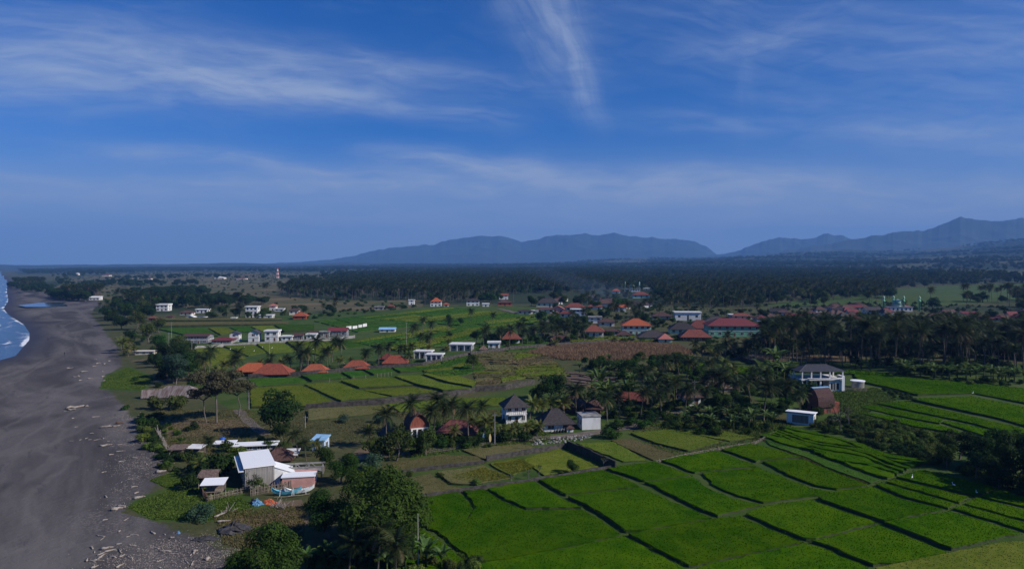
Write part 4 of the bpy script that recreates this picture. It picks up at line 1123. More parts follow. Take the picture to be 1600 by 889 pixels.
# --- the big trees and palms at the lower centre
def puth(kind, px, py, h, size, label, group=None, **kw):
    """pixel of the crown's middle, seen at height h above the ground"""
    p = at(px, py, h)
    return plant(kind, p.x, p.y, size, label, group, **kw)
puth('big', 603, 800, 5.0, 7.0, 'largest leafy tree beside the near rice paddy', i=0)
puth('big', 608, 838, 4.0, 4.8, 'leafy tree behind the concrete pole', i=1)
puth('big', 572, 760, 4.5, 5.2, 'leafy tree at the top of the big clump', i=2)
puth('big', 514, 790, 4.8, 4.5, 'leafy tree right of the beached boats', i=1)
puth('big', 418, 858, 5.0, 5.0, 'rounded leafy tree at the bottom, right of the dark heap', i=0)
puth('big', 378, 882, 2.8, 2.9, 'low leafy tree at the bottom edge by the sand', i=2)
puth('round', 545, 815, 3.0, 3.6, 'tree in deep shade inside the big clump', i=0)
puth('olive', 640, 770, 3.0, 3.4, 'paler tree on the paddy side of the clump', i=1)
puth('big', 533, 730, 3.0, 3.7, 'leafy tree behind the pink walled house', i=1)
puth('round', 506, 715, 2.6, 3.0, 'tree between the pink house and the turquoise cabin', i=2)
puth('olive', 620, 700, 2.6, 4.4, 'spreading olive tree in front of the curved roof barn', i=0)
puth('olive', 665, 695, 2.2, 3.4, 'thin olive shrub tree beside the dirt road', i=2)
puth('olive', 585, 705, 2.0, 3.0, 'olive shrub tree left of the spreading one', i=1)
put('bush_blue', 578, 735, 3.0, 'grey green bush above the big leafy clump')
for k, (px, py, h, s) in enumerate([(590, 872, 3.0, .8), (545, 878, 2.0, .62), (618, 868, 4.0, .75)]):
    puth('palm_mid', px, py, h, s, ['palm with arching fronds at the bottom of the leafy clump', 'low palm at the bottom edge left of the arching one', 'palm behind the arching one under the big tree'][k], fronds=True)
for k, (px, py) in enumerate([(513, 885), (530, 893), (592, 893), (645, 868), (657, 872), (690, 893), (480, 893)]):
    put('banana', px, py, .85, 'banana plant with torn leaves along the bottom edge', 'banana plants at the bottom edge', fronds=True)
for k, (px, py, s) in enumerate([(705, 889, 1.7), (740, 893, 1.6), (672, 885, 1.5), (650, 900, 1.8), (560, 900, 1.6)]):
    put(['bush_olive', 'bush_lime'][k % 2], px, py, s, 'olive bush at the bottom edge beside the rice', 'bushes at the bottom edge')
cluster(['bush', 'bush_olive', 'bush_dark', 'banana'], [(480, 872), (560, 862), (660, 858), (700, 876), (760, 880), (770, 900), (480, 905)], 34, .8, 1.5, 'bush or banana crowding the bottom edge under the big trees', 'undergrowth at the bottom edge', 1.0, 61)
# --- beach side
puth('umbrella', 338, 612, 8.0, 6.8, 'tall spreading brownish tree on pale bare trunks', i=0)
puth('umbrella', 322, 618, 7.0, 4.6, 'second spreading brownish tree, nearer the beach', i=1)
puth('umbrella', 372, 610, 7.0, 4.8, 'spreading brownish tree beside the olive field', i=1)
puth('dense', 440, 645, 5.0, 6.4, 'broad dark tree standing alone beside the olive field', i=0)
put('dense', 440, 690, 2.6, 'small dark tree behind the tiled roof', i=1)
for px, py, s, k, l in [(245, 640, 4.0, 'bush_olive', 'wind bent bush in front of the rusty roofed shed'), (275, 640, 4.2, 'bush_olive', 'wide bush right below the rusty roofed shed'), (228, 668, 2.8, 'bush', 'green bush at the beach edge left of the bare yard'), (222, 690, 2.4, 'bush_lime', 'bright bush on the beach edge below the yard'), (240, 700, 2.2, 'bush_olive', 'dull bush by the driftwood fence'),
                        (210, 595, 1.7, 'bush', 'small bush on the green beach creeper'), (247, 605, 2.0, 'bush_dark', 'dark bush beside the rusty roofed shed'), (315, 810, 2.9, 'bush_blue', 'round blue green bush on the beach creeper'), (340, 745, 4.2, 'bush_dark', 'sloping thicket above the beach hut'), (320, 735, 3.6, 'bush_olive', 'grey green thicket left of the white roofed house'),
                        (352, 730, 3.0, 'bush', 'green bush against the white roofed house'), (372, 715, 3.0, 'bush_lime', 'bright green bush behind the white roofed house'), (358, 705, 2.6, 'bush', 'leafy bush below the long white wall'), (300, 762, 2.8, 'bush_dark', 'shaded bush left of the beach hut'), (536, 660, 1.9, 'bush_blue', 'small round bush in the dry meadow, left of the other'),
                        (592, 660, 2.3, 'bush_blue', 'round dark bush in the dry meadow by the steep roof'), (300, 672, 2.2, 'bush_dark', 'dark bush beside the round tree trunk'), (425, 700, 2.2, 'bush', 'bush left of the tiled roof'), (412, 768, 1.5, 'bush_lime', 'bush by the picket fence behind the boats'), (196, 640, 1.5, 'bush', 'low bush on the beach by the pale log'),
                        (290, 720, 2.4, 'bush_olive', 'bush between the two beach huts'), (410, 690, 1.6, 'bush_lime', 'low bright bush in the yard'), (446, 700, 1.7, 'bush_olive', 'small bush by the tiled roof corner')]:
    put(k, px, py, s, l)
put('bare', 396, 770, 2.6, 'thin tree in front of the board wall')
put('olive', 398, 768, 1.7, 'small tree growing against the tall board wall')
put('palm_young', 312, 745, .75, 'ragged palm above the thatched beach hut', fronds=True)
put('palm_mid', 465, 715, .62, 'palm behind the pink walled house', fronds=True)
put('palm_mid', 478, 720, .5, 'palm right of the brown tiled roof', fronds=True)
put('palm_young', 497, 712, .7, 'palm in front of the turquoise cabin', fronds=True)
put('palm_mid', 322, 720, .5, 'bare stemmed palm beside the blue tank')
# trees along the back of the beach further off
for px, py, s, k, l in [(275, 600, 5.5, 'feathery', 'tall feathery dark tree behind the rusty shed, leftmost'), (292, 592, 6.2, 'dense', 'large dark tree behind the rusty roofed shed'), (258, 590, 4.6, 'dense', 'dark tree by the bare sandy path'), (262, 565, 5.4, 'dense', 'dark tree above the sandy path'), (282, 555, 5.5, 'olive', 'greyish tree below the brown roofed villa'),
                        (250, 548, 5.0, 'round', 'tree beside the pale beach wall'), (232, 535, 6.0, 'olive', 'brownish tree at the back of the beach'), (205, 528, 4.5, 'bush_dark', 'dark scrub at the back of the beach'), (215, 515, 7, 'olive', 'wide greyish tree left of the fields'), (190, 515, 6, 'dense', 'dark tree at the back of the beach by the bend'), (248, 520, 6, 'olive', 'grey green tree beside the brown field'),
                        (178, 508, 6.5, 'dense', 'dark trees end nearest the beach'), (165, 497, 6, 'dense', 'dark tree at the beach corner below the lagoon'), (195, 500, 7, 'round', 'green tree behind the beach corner'), (212, 497, 7, 'dense', 'dark tree left of the brown house'), (228, 492, 7, 'olive', 'brownish tree beside the white two storey house'),
                        (300, 605, 2.6, 'bush', 'bush right of the rusty roofed shed'), (290, 610, 2.2, 'bush_lime', 'bright bush by the shed gable'), (196, 555, 2.5, 'bush_olive', 'lone bush on the bare sand')]:
    put(k, px, py, s, l)
cluster(['bush', 'bush_olive', 'bush_dark'], [(205, 520), (300, 530), (300, 590), (255, 600), (200, 540)], 26, 1.6, 3.2, 'scrub bush among the trees behind the beach', 'scrub behind the beach', 2.5, 1)
cluster(['bush', 'bush_olive', 'bush_dark', 'bush_lime'], [(215, 650), (250, 650), (262, 700), (330, 720), (330, 750), (250, 735), (225, 700)], 52, .8, 1.9, 'low bush along the beach edge by the driftwood', 'low beach edge bushes', 1.2, 2)
cluster('palm_young', [(183, 545), (215, 545), (215, 555), (190, 560)], 5, .9, 1.4, 'small palm by the pale wall at the back of the beach', 'palms by the pale beach wall', 3, 3)
cluster(['dense', 'round', 'palm_mid'], [(140, 487), (250, 482), (260, 500), (170, 505)], 26, 4, 7, 'tree in the dark clump where the beach narrows', 'trees in the beach corner clump', 6, 4)
cluster(['dense', 'dense', 'olive', 'bush_dark'], [(235, 548), (300, 545), (308, 600), (258, 600), (240, 575)], 22, 2.4, 4.4, 'dark tree massed behind the rusty roofed shed', 'trees massed behind the shed', 3.0, 64)
cluster(['bush', 'bush_olive', 'bush_lime'], [(250, 655), (300, 690), (420, 690), (480, 700), (420, 705), (330, 712), (262, 705)], 24, .6, 1.3, 'low bush in the yard by the long white roof', 'low bushes in the yard', 1.4, 65)
# --- resort palms
cluster(['palm_mid', 'palm_young'], [(305, 582), (385, 575), (392, 600), (320, 600)], 15, .7, 1.0, 'palm left of the orange roofed pavilion', 'palms left of the orange pavilion', 3, 5)
cluster(['palm_mid', 'palm_mid', 'palm_young'], [(385, 580), (660, 562), (660, 569), (395, 588)], 34, .55, .9, 'palm between the red roofed bungalows behind the resort wall', 'palms between the resort bungalows', 2.5, 6)
cluster('palm_mid', [(455, 568), (545, 562), (545, 568), (460, 576)], 8, .9, 1.15, 'taller palm behind the red roofed bungalows', 'taller palms behind the bungalows', 3, 7)
cluster('bush', [(395, 584), (650, 566), (650, 572), (400, 590)], 22, .7, 1.4, 'garden bush behind the resort wall', 'garden bushes behind the resort wall', 2, 8)
put('conifer', 633, 562, 1.7, 'slim dark conifer right of the last red roof')
cluster(['palm_mid', 'palm_young'], [(640, 548), (740, 540), (740, 552), (650, 560)], 9, .7, 1.1, 'palm beside the flat roofed bungalows', 'palms by the flat roofed bungalows', 4, 9)
put('olive', 738, 578, 3.4, 'thin grey green tree standing among the small terraces')
put('dense', 745, 535, 4.0, 'dark bushy tree behind the flat white roof')
put('dense', 760, 537, 4.0, 'dark bushy tree by the red roofed house')
# --- houses in the middle
cluster(['palm_young', 'palm_mid'], [(570, 690), (690, 675), (770, 672), (770, 688), (700, 694), (580, 706)], 24, .7, 1.05, 'palm around the barn with the curved roof', 'palms around the curved roof barn', 2.0, 10, fronds=True)
cluster('palm_young', [(765, 682), (845, 674), (850, 681), (775, 690)], 11, .45, .7, 'young palm below the two storey white house', 'palms below the two storey house', 2, 11, fronds=True)
cluster(['bush', 'bush_olive', 'bush_dark'], [(580, 700), (700, 690), (850, 676), (850, 688), (700, 705), (590, 715)], 30, 1.4, 2.5, 'roadside bush below the village houses', 'roadside bushes', 1.6, 12)
cluster(['palm_mid', 'palm_young'], [(815, 656), (850, 650), (880, 646), (905, 648), (850, 660)], 8, .7, 1.0, 'palm between the white houses', 'palms between the white houses', 2, 13)
cluster('palm_mid', [(925, 652), (1000, 645), (1010, 668), (945, 672)], 16, .6, .85, 'palm right of the flat roofed white building', 'palms right of the flat roofed building', 2.2, 14)
cluster('palm_mid', [(1000, 625), (1120, 605), (1130, 640), (1060, 655), (1010, 650)], 16, .6, .95, 'palm around the half hidden white house', 'palms around the half hidden house', 2.5, 15)
cluster(['bush', 'bush_dark'], [(940, 640), (1010, 640), (1060, 655), (1010, 672), (945, 676)], 20, 1.2, 2.6, 'bush under the palms by the driveway', 'bushes under the palms', 2, 16)
put('bush', 955, 684, 3.0, 'rounded bright green bush beside the driveway', i=0)
put('dense', 862, 625, 5.0, 'grey green tree behind the two storey white house')
put('olive', 876, 622, 4.2, 'hazy grey tree beside the ploughed beds')
put('dense', 846, 628, 3.6, 'dark bush tree on the green meadow edge')
put('bush_lime', 835, 622, 2.0, 'bright bush at the meadow edge')
for px, py, s, k, l in [(800, 757, 1.5, 'bare', 'pale leafless shrub inside the weedy plot, leftmost'), (826, 750, 1.3, 'bare', 'pale leafless shrub in the middle of the weedy plot'), (842, 744, 1.6, 'bare', 'leafless shrub beside the small dark tree'), (943, 730, 1.5, 'bare', 'leafless shrub at the wall corner by the rice'), (822, 702, 1.2, 'bare', 'leafless shrub beside the rubble'),
                        (893, 740, 1.5, 'dense', 'small dark tree at the wall above the rice'), (745, 757, 1.3, 'bush_lime', 'bright low bush in the weedy plot'), (690, 745, 1.0, 'bush_lime', 'yellowish bush on the low wall'), (762, 700, 1.2, 'bush', 'bush at the roadside below the surfboards'), (640, 745, 1.3, 'bush_olive', 'bush at the left end of the low wall')]:
    put(k, px, py, s, l)
# --- thicket in the centre
cluster(['dense', 'round', 'banana', 'bush'], [(885, 572), (960, 567), (1080, 572), (1130, 590), (1080, 605), (960, 596), (900, 582)], 60, 1.8, 3.6, 'bush or small tree in the dark thicket below the corn', 'thicket below the corn', 2.5, 17)
cluster(['palm_mid', 'palm_young'], [(1010, 590), (1130, 575), (1150, 600), (1040, 612)], 14, .7, 1.0, 'palm in the thicket below the corn', 'palms in the thicket', 4, 18)
cluster(['dense', 'round', 'bush', 'palm_mid'], [(1095, 620), (1200, 606), (1260, 612), (1290, 660), (1230, 655), (1180, 665), (1110, 655)], 46, 1.6, 3.6, 'tree in the dark wood left of the red timber house', 'wood left of the red timber house', 2.2, 19)
cluster('banana', [(1080, 640), (1180, 655), (1240, 668), (1120, 680), (1060, 668)], 34, .7, 1.1, 'banana plant above the bamboo fence', 'banana plants above the bamboo fence', 1.8, 20, fronds=False)
cluster(['bush', 'bush_dark'], [(1030, 650), (1130, 655), (1240, 675), (1120, 683), (1040, 672)], 40, .8, 1.8, 'bush in the overgrown bank above the bamboo fence', 'overgrown bank bushes', 1.5, 21)
cluster(['bush', 'bush_dark', 'round', 'dense', 'banana'], [(895, 606), (1060, 602), (1090, 640), (1000, 662), (960, 650), (900, 640)], 60, 1.2, 2.4, 'bush or small palm on the slope behind the driveway', 'slope behind the driveway', 2.0, 62)
cluster(['bush', 'bush_olive', 'bush_dark'], [(600, 668), (680, 660), (760, 660), (860, 650), (860, 664), (700, 680), (600, 690)], 30, .9, 1.6, 'garden bush around the village houses by the road', 'garden bushes by the road', 1.8, 63)
# --- hedge of bushes and trees at the right
put('bare', 1312, 672, 4.6, 'grey leafless shrub tree right of the red timber house', i=0)
put('bare', 1326, 668, 3.8, 'second grey leafless shrub tree, farther right', i=1)
cluster(['bush', 'bush_olive', 'bush_dark'], [(1262, 668), (1300, 655), (1345, 655), (1340, 685), (1290, 680)], 26, 1.0, 2.0, 'bush under the grey leafless trees', 'bushes under the leafless trees', 1.4, 22)
cluster(['bush_lime', 'bush', 'bush_olive'], [(1330, 660), (1400, 664), (1480, 685), (1440, 706), (1340, 686)], 58, 1.1, 2.1, 'bright bush in the hedge below the narrow paddies', 'hedge of bright bushes', 1.3, 23)
cluster(['bush_dark', 'bush'], [(1340, 690), (1440, 708), (1500, 735), (1440, 724), (1350, 694)], 30, .9, 1.7, 'dark bush on the lower side of the hedge', 'dark lower hedge bushes', 1.2, 24)
for px, py, h, s, k, l in [(1500, 690, 3.5, 3.8, 'dense', 'leafy tree at the end of the hedge'), (1535, 700, 4, 4.2, 'dense', 'dark tree beside the hedge end'), (1575, 690, 5, 5.0, 'round', 'tall tree at the right edge'), (1595, 720, 4, 5.0, 'dense', 'dark tree cut by the right edge'), (1560, 740, 2.5, 3.6, 'dense', 'dark low tree at the right above the shaded paddies'),
                           (1640, 730, 5, 6.5, 'dense', 'tree just beyond the right edge'), (1480, 715, 2, 2.6, 'round', 'small tree over the shaded rice'), (1525, 730, 2, 2.8, 'dense', 'low dark tree by the shaded rice'), (1550, 672, 5.5, 2.6, 'round', 'slim crown standing above the right hand trees')]:
    puth(k, px, py, h, s, l)
put('bare', 1563, 752, 3.4, 'bare pale limbed tree in front of the dark right trees', i=0)
cluster(['bush_dark', 'bush'], [(1480, 725), (1560, 745), (1640, 765), (1640, 790), (1540, 760)], 18, 1.2, 2.2, 'bush under the dark trees at the right edge', 'bushes under the right edge trees', 2, 25)
cluster(['bush_dark', 'bush'], [(1376, 608), (1430, 620), (1428, 628), (1390, 622)], 14, .8, 1.4, 'bush in the short dark row at the paddy corner', 'row of bushes at the paddy corner', 1.3, 26)
# --- the big palm grove
cluster(['palm_tall', 'palm_tall', 'palm_mid'], [(1168, 552), (1330, 558), (1330, 576), (1168, 570)], 52, .62, 1.12, 'coconut palm in the dense dark row behind the open white house', 'palms behind the open white house', 2.4, 27)
cluster(['palm_tall', 'palm_tall', 'palm_mid'], [(1330, 560), (1620, 566), (1620, 588), (1340, 578)], 60, .75, 1.25, 'tall coconut palm in the dark grove behind the vast paddy', 'grove behind the vast paddy', 3.0, 28)
cluster(['dense', 'bush_dark', 'banana'], [(1330, 566), (1660, 576), (1660, 590), (1420, 588), (1335, 578)], 60, 1.6, 3.4, 'undergrowth tree at the foot of the dark grove', 'undergrowth of the grove', 2.4, 30)
cluster(['banana'], [(1395, 583), (1560, 590), (1640, 600), (1560, 600), (1400, 590)], 34, 1.0, 1.5, 'banana plant along the edge of the vast paddy', 'bananas along the vast paddy', 2.0, 31)
cluster(['bush', 'bush_lime'], [(1440, 590), (1640, 598), (1640, 606), (1500, 602)], 18, 1.0, 2.0, 'bush at the foot of the grove by the paddy edge', 'bushes by the paddy edge', 2, 32)
cluster(['dense', 'palm_mid', 'palm_young'], [(1085, 548), (1130, 546), (1172, 556), (1172, 570), (1090, 566)], 20, .7, 1.0, 'low palm at the near end of the dark grove', 'near end of the grove', 2.6, 33)
cluster(['bush', 'dense', 'banana'], [(1150, 580), (1240, 585), (1240, 606), (1160, 606)], 22, 1.2, 2.6, 'bush left of the open white house', 'bushes left of the open house', 2, 34)
# --- along the road and wall in the middle distance
cluster('palm_mid', [(750, 545), (870, 537), (960, 530), (960, 524), (860, 528), (750, 538)], 38, .75, 1.0, 'palm along the roadside wall below the terraces', 'palms along the roadside wall', 3.5, 35)
cluster(['dense', 'round'], [(840, 505), (890, 505), (900, 528), (850, 530)], 7, 4, 6, 'rounded tree left of the red roofed villa', 'rounded roadside trees', 6, 36)
cluster(['dense', 'bush', 'round'], [(760, 543), (960, 530), (1000, 524), (960, 522), (760, 538)], 26, 1.8, 3.4, 'bush by the houses along the roadside wall', 'roadside wall bushes', 4, 37)
put('palm_low', 793, 547, 1.0, 'yellow green young palm under the roadside wall')
put('palm_low', 866, 543, 1.2, 'yellow green young palm at the corn edge, middle one')
put('palm_low', 960, 536, 1.2, 'yellow green young palm above the corn')
put('bush_lime', 1004, 535, 2.0, 'yellow flowering bush by the dark roofed house')
# --- upper left houses and fields
cluster(['palm_mid', 'dense', 'round'], [(300, 498), (350, 495), (440, 493), (480, 495), (480, 500), (400, 499), (300, 502)], 22, .8, 1.1, 'tree among the white houses across the far fields', 'trees among the far white houses', 6, 38)
cluster(['dense', 'round', 'palm_mid'], [(330, 490), (480, 484), (560, 486), (560, 494), (480, 497), (340, 498)], 14, 3, 5.0, 'round tree behind the far white houses', 'round trees behind the far houses', 8, 39)
cluster(['bush', 'bush_dark'], [(470, 494), (640, 478), (660, 480), (560, 492), (490, 502)], 40, 1.5, 3.2, 'hedge bush climbing beside the low hill', 'hedge beside the low hill', 4, 40)
cluster(['palm_mid', 'round'], [(600, 545), (760, 525), (780, 500), (690, 500), (640, 530)], 10, .8, 1.0, 'lone palm on the rice terraces', 'palms on the terraces', 14, 41)
# --- village trees
cluster(['palm_mid', 'dense', 'round'], [(880, 500), (960, 496), (1090, 496), (1090, 520), (1000, 520), (900, 522)], 50, .8, 1.15, 'tree or palm between the village roofs', 'trees between the village roofs', 6, 42)
cluster(['dense', 'round'], [(800, 480), (960, 472), (1000, 480), (960, 500), (850, 500)], 36, 3.5, 6, 'broad tree among the houses on the hillside', 'hillside village trees', 9, 43)
cluster(['dense', 'round'], [(1100, 488), (1400, 492), (1640, 500), (1640, 540), (1400, 530), (1180, 530)], 55, 2.2, 4.0, 'tree behind the dark palm grove', 'trees behind the grove', 7, 45)
# ------------------------------------------------------------------ far woods (stuff): points carrying copies of the trees' own meshes
def forest_nodes(tm, cm):
    ng = bpy.data.node_groups.new('wood', 'GeometryNodeTree')
    ng.interface.new_socket('Geometry', in_out='INPUT', socket_type='NodeSocketGeometry')
    ng.interface.new_socket('Geometry', in_out='OUTPUT', socket_type='NodeSocketGeometry')
    gi, go = nd(ng, 'NodeGroupInput'), nd(ng, 'NodeGroupOutput')
    jn = nd(ng, 'GeometryNodeJoinGeometry')
    for o in (tm, cm):
        oi = nd(ng, 'GeometryNodeObjectInfo', transform_space='ORIGINAL')
        oi.inputs['Object'].default_value = o
        ng.links.new(oi.outputs['Geometry'], jn.inputs[0])
    g2i = nd(ng, 'GeometryNodeGeometryToInstance')
    ng.links.new(jn.outputs[0], g2i.inputs[0])
    m2p = nd(ng, 'GeometryNodeMeshToPoints')
    ng.links.new(gi.outputs[0], m2p.inputs[0])
    iop = nd(ng, 'GeometryNodeInstanceOnPoints')
    ng.links.new(m2p.outputs[0], iop.inputs['Points'])
    ng.links.new(g2i.outputs[0], iop.inputs['Instance'])
    a = nd(ng, 'GeometryNodeInputNamedAttribute', data_type='FLOAT_VECTOR'); a.inputs['Name'].default_value = 'sc'
    b = nd(ng, 'GeometryNodeInputNamedAttribute', data_type='FLOAT_VECTOR'); b.inputs['Name'].default_value = 'rot'
    ng.links.new(a.outputs[0], iop.inputs['Scale'])
    ng.links.new(b.outputs[0], iop.inputs['Rotation'])
    ng.links.new(iop.outputs[0], go.inputs[0])
    return ng
def wood(name, kind, P, smin, smax, label, idx=0):
    src = None
    for o in bpy.data.objects:
        if o.type == 'MESH' and o.data == PROTO[kind][idx][1]:
            src = o; break
    tr = [c for c in src.parent.children if c.name.startswith(('trunk', 'stem'))][0]
    hh, rr = PROTO[kind][idx][2] * (smin + smax) / 2, (3.5 if 'palm' in kind else (smin + smax) / 2)
    P = np.array([p for p in P if np.hypot(p[0], p[1]) > 1300 or not hides(p[0], p[1], hh, rr)])
    n = len(P)
    g = np.random.default_rng(hash_(kind) + n)
    z = Hgt(P[:, 0], P[:, 1])
    me = bpy.data.meshes.new(name)
    me.vertices.add(n)
    me.vertices.foreach_set('co', np.stack([P[:, 0], P[:, 1], z], 1).astype(np.float32).ravel())
    dist = np.hypot(P[:, 0], P[:, 1])
    s = g.uniform(smin, smax, n) * (1 + np.clip(dist - 2200, 0, 4000) / 4000)
    sc = np.stack([s, s, s * np.where(dist > 2200, 1 / (1 + np.clip(dist - 2200, 0, 4000) / 5000), 1)], 1)
    for nm, arr in (('sc', sc), ('rot', np.stack([np.zeros(n), np.zeros(n), g.uniform(0, 6.28, n)], 1))):
        a = me.attributes.new(nm, 'FLOAT_VECTOR', 'POINT')
        a.data.foreach_set('vector', arr.astype(np.float32).ravel())
    o = link(name, me)
    md = o.modifiers.new('wood', 'NODES')
    md.node_group = forest_nodes(tr, src)
    tag(o, label, kind='stuff')
frng = np.random.default_rng(21)
def polar(n, r0, r1, a0=-.72, a1=.74, pw=1.0):
    a = frng.uniform(a0, a1, n)
    u = frng.random(n)
    r = (r0 ** pw + u * (r1 ** pw - r0 ** pw)) ** (1 / pw)
    return np.stack([r * np.sin(a), r * np.cos(a)], 1)
def allowed(P, extra=()):
    ok = (inland(P[:, 0], P[:, 1]) > 90) & ~clearing(P[:, 0], P[:, 1])
    for p in (DRY + NOFOREST):
        ok &= ~inside(P, gpoly(p))
    return ok
NOFOREST = [[(490, 505), (640, 482), (700, 473), (800, 473), (880, 500), (880, 530), (600, 560), (490, 540)], [(235, 483), (660, 471), (640, 485), (500, 506), (235, 520)], [(1400, 452), (1480, 446), (1660, 441), (1660, 466), (1400, 476)]]
Pn = polar(9000, 620, 1500, pw=1.2)
Pn = Pn[allowed(Pn)]
vill = gpoly([(1170, 520), (1190, 476), (1420, 466), (1620, 478), (1620, 525)])
vill2 = gpoly([(780, 500), (790, 462), (1000, 452), (1090, 500)])
th = (inside(Pn, vill) | inside(Pn, vill2)) & (frng.random(len(Pn)) < .9)
Pn = Pn[~th]
k = frng.random(len(Pn))
left = Pn[:, 0] / Pn[:, 1] < -.05
pal = k < np.where(left, .75, .45)
wood('palm_wood', 'palm_tall', Pn[pal], .75, 1.1, 'coconut palm wood stretching behind the fields and village', 0)
wood('woodland', 'dense', Pn[~pal & (k < .82)], 3.0, 7.5, 'dark woodland between the village and the hills', 0)
wood('woodland', 'round', Pn[~pal & (k >= .82) & (k < .93)], 3.0, 6.5, 'lighter green woodland between the village and the hills', 1)
wood('woodland', 'olive', Pn[~pal & (k >= .93)], 3.5, 7.0, 'olive green woodland between the village and the hills', 1)
Pf = polar(27000, 1500, 7000, pw=1.0)
Pf = Pf[allowed(Pf)]
k = frng.random(len(Pf))
wood('palm_wood', 'palm_tall', Pf[k < .35], .9, 1.2, 'far palm wood below the hills', 1)
wood('woodland', 'dense', Pf[(k >= .35) & (k < .75)], 4, 11, 'far dark woodland covering the plain to the hills', 1)
wood('woodland', 'round', Pf[k >= .75], 5, 8, 'far lighter woodland covering the plain to the hills', 2)
GROVE = gpoly([(1180, 552), (1640, 566), (1640, 536), (1440, 530), (1200, 536)])
wood('palm_wood', 'palm_tall', scatter(GROVE, 110, frng), .6, .95, 'palms crowded at the back of the dark grove', 3)
wood('woodland', 'dense', scatter(GROVE, 420, frng), 2.2, 4.6, 'dark undergrowth trees behind the palm grove', 0)
VIL = gpoly([(840, 500), (960, 470), (1120, 466), (1200, 480), (1190, 505), (1060, 500), (900, 520)])
wood('palm_wood', 'palm_tall', scatter(VIL, 110, frng), .55, .85, 'palms crowded between the village roofs and the wood', 4)
GARD = gpoly([(800, 500), (960, 476), (1190, 484), (1200, 535), (1080, 540), (900, 532), (840, 528)])
wood('shrubbery', 'bush', scatter(GARD, 420, frng), 1.0, 2.6, 'green shrubbery filling the gardens between the village houses', 1)
wood('shrubbery', 'bush_dark', scatter(gpoly([(1190, 512), (1190, 478), (1420, 472), (1640, 484), (1640, 530), (1200, 535)]), 420, frng), 1.0, 3.2, 'dark shrubbery between the houses around the mosque', 0)
# tree lines on the brown plain to the left
def line_trees(name, kind, polys, n, smin, smax, label, idx):
    wood(name, kind, np.concatenate([scatter(gpoly(p), n // len(polys), frng) for p in polys]), smin, smax, label, idx)
line_trees('tree_line', 'dense', [[(12, 448), (60, 446), (85, 457), (60, 462), (40, 458)], [(70, 464), (100, 462), (150, 468), (130, 472), (95, 470)], [(180, 478), (300, 470), (420, 474), (420, 480), (200, 484)], [(190, 462), (300, 456), (330, 460), (260, 468)], [(150, 436), (300, 432), (480, 434), (480, 437), (300, 436), (150, 440)], [(90, 446), (200, 442), (330, 446), (200, 450)]], 520, 4, 8, 'dark lines of trees across the dry plain', 2)
line_trees('tree_line', 'palm_tall', [[(95, 464), (160, 462), (160, 468), (110, 470)], [(20, 445), (70, 443), (70, 450), (30, 452)], [(400, 463), (470, 452), (660, 455), (700, 470), (560, 470)]], 420, .8, 1.1, 'palm lines at the edge of the dry plain', 2)
line_trees('scrub', 'bush', [DRY[0]], 1700, 1.2, 3.6, 'scattered scrub on the dry plain', 0)
# ground cover: creeper at the beach and rough grass around the houses
def cover(name, polys, n, h, wid, m, label, nb=3, lift=-.02):
    P = np.concatenate([scatter(gpoly(p), n // len(polys), frng) for p in polys])
    V, F_ = tufts(P, Hgt(P[:, 0], P[:, 1]) + lift, h, wid, frng, nb, .9)
    tag(link(name, fast_mesh(name, V, F_, [M[m]])), label, kind='stuff')
cover('creeper', [[(200, 792), (262, 766), (340, 762), (400, 790), (330, 812), (240, 812)], [(158, 606), (168, 588), (200, 574), (240, 592), (222, 610)], [(235, 750), (270, 738), (300, 752), (262, 762)]], 15000, .22, .13, 'creeper', 'bright green creeper spreading over the top of the beach')
cover('rough_grass', [[(380, 640), (480, 645), (600, 660), (600, 690), (480, 695), (400, 680)], [(250, 640), (390, 640), (390, 690), (262, 690)], [(260, 690), (330, 690), (340, 720), (270, 720)], [(600, 640), (800, 640), (770, 665), (640, 665)], [(980, 670), (1240, 660), (1220, 684), (1040, 716)], [(330, 800), (480, 790), (470, 880), (350, 850)], [(630, 780), (650, 780), (660, 889), (630, 889)], [(1300, 650), (1500, 680), (1480, 720), (1340, 690)], [(1185, 685), (1200, 686), (1375, 750), (1355, 757), (1250, 716)]], 30000, .30, .08, 'grass_dry', 'rough grass around the houses and banks')
cover('weeds', [[(700, 748), (756, 732), (798, 748), (742, 757)], [(770, 727), (812, 719), (836, 731), (800, 743)], [(560, 640), (620, 636), (600, 650)]], 5200, .30, .10, 'weed_yellow', 'yellow weeds inside the low stone walls', lift=.16)
cover('weeds', [[(1300, 610), (1370, 606), (1400, 625), (1345, 650), (1300, 640)], [(880, 605), (1090, 600), (1090, 650), (900, 650)], [(500, 850), (640, 850), (760, 875), (760, 900), (480, 900)], [(1000, 660), (1240, 655), (1230, 690), (1060, 680)], [(1320, 640), (1480, 680), (1470, 720), (1340, 690)], [(560, 690), (860, 668), (860, 690), (600, 720)]], 16000, .4, .12, 'creeper', 'green weeds on the banks beside the houses')
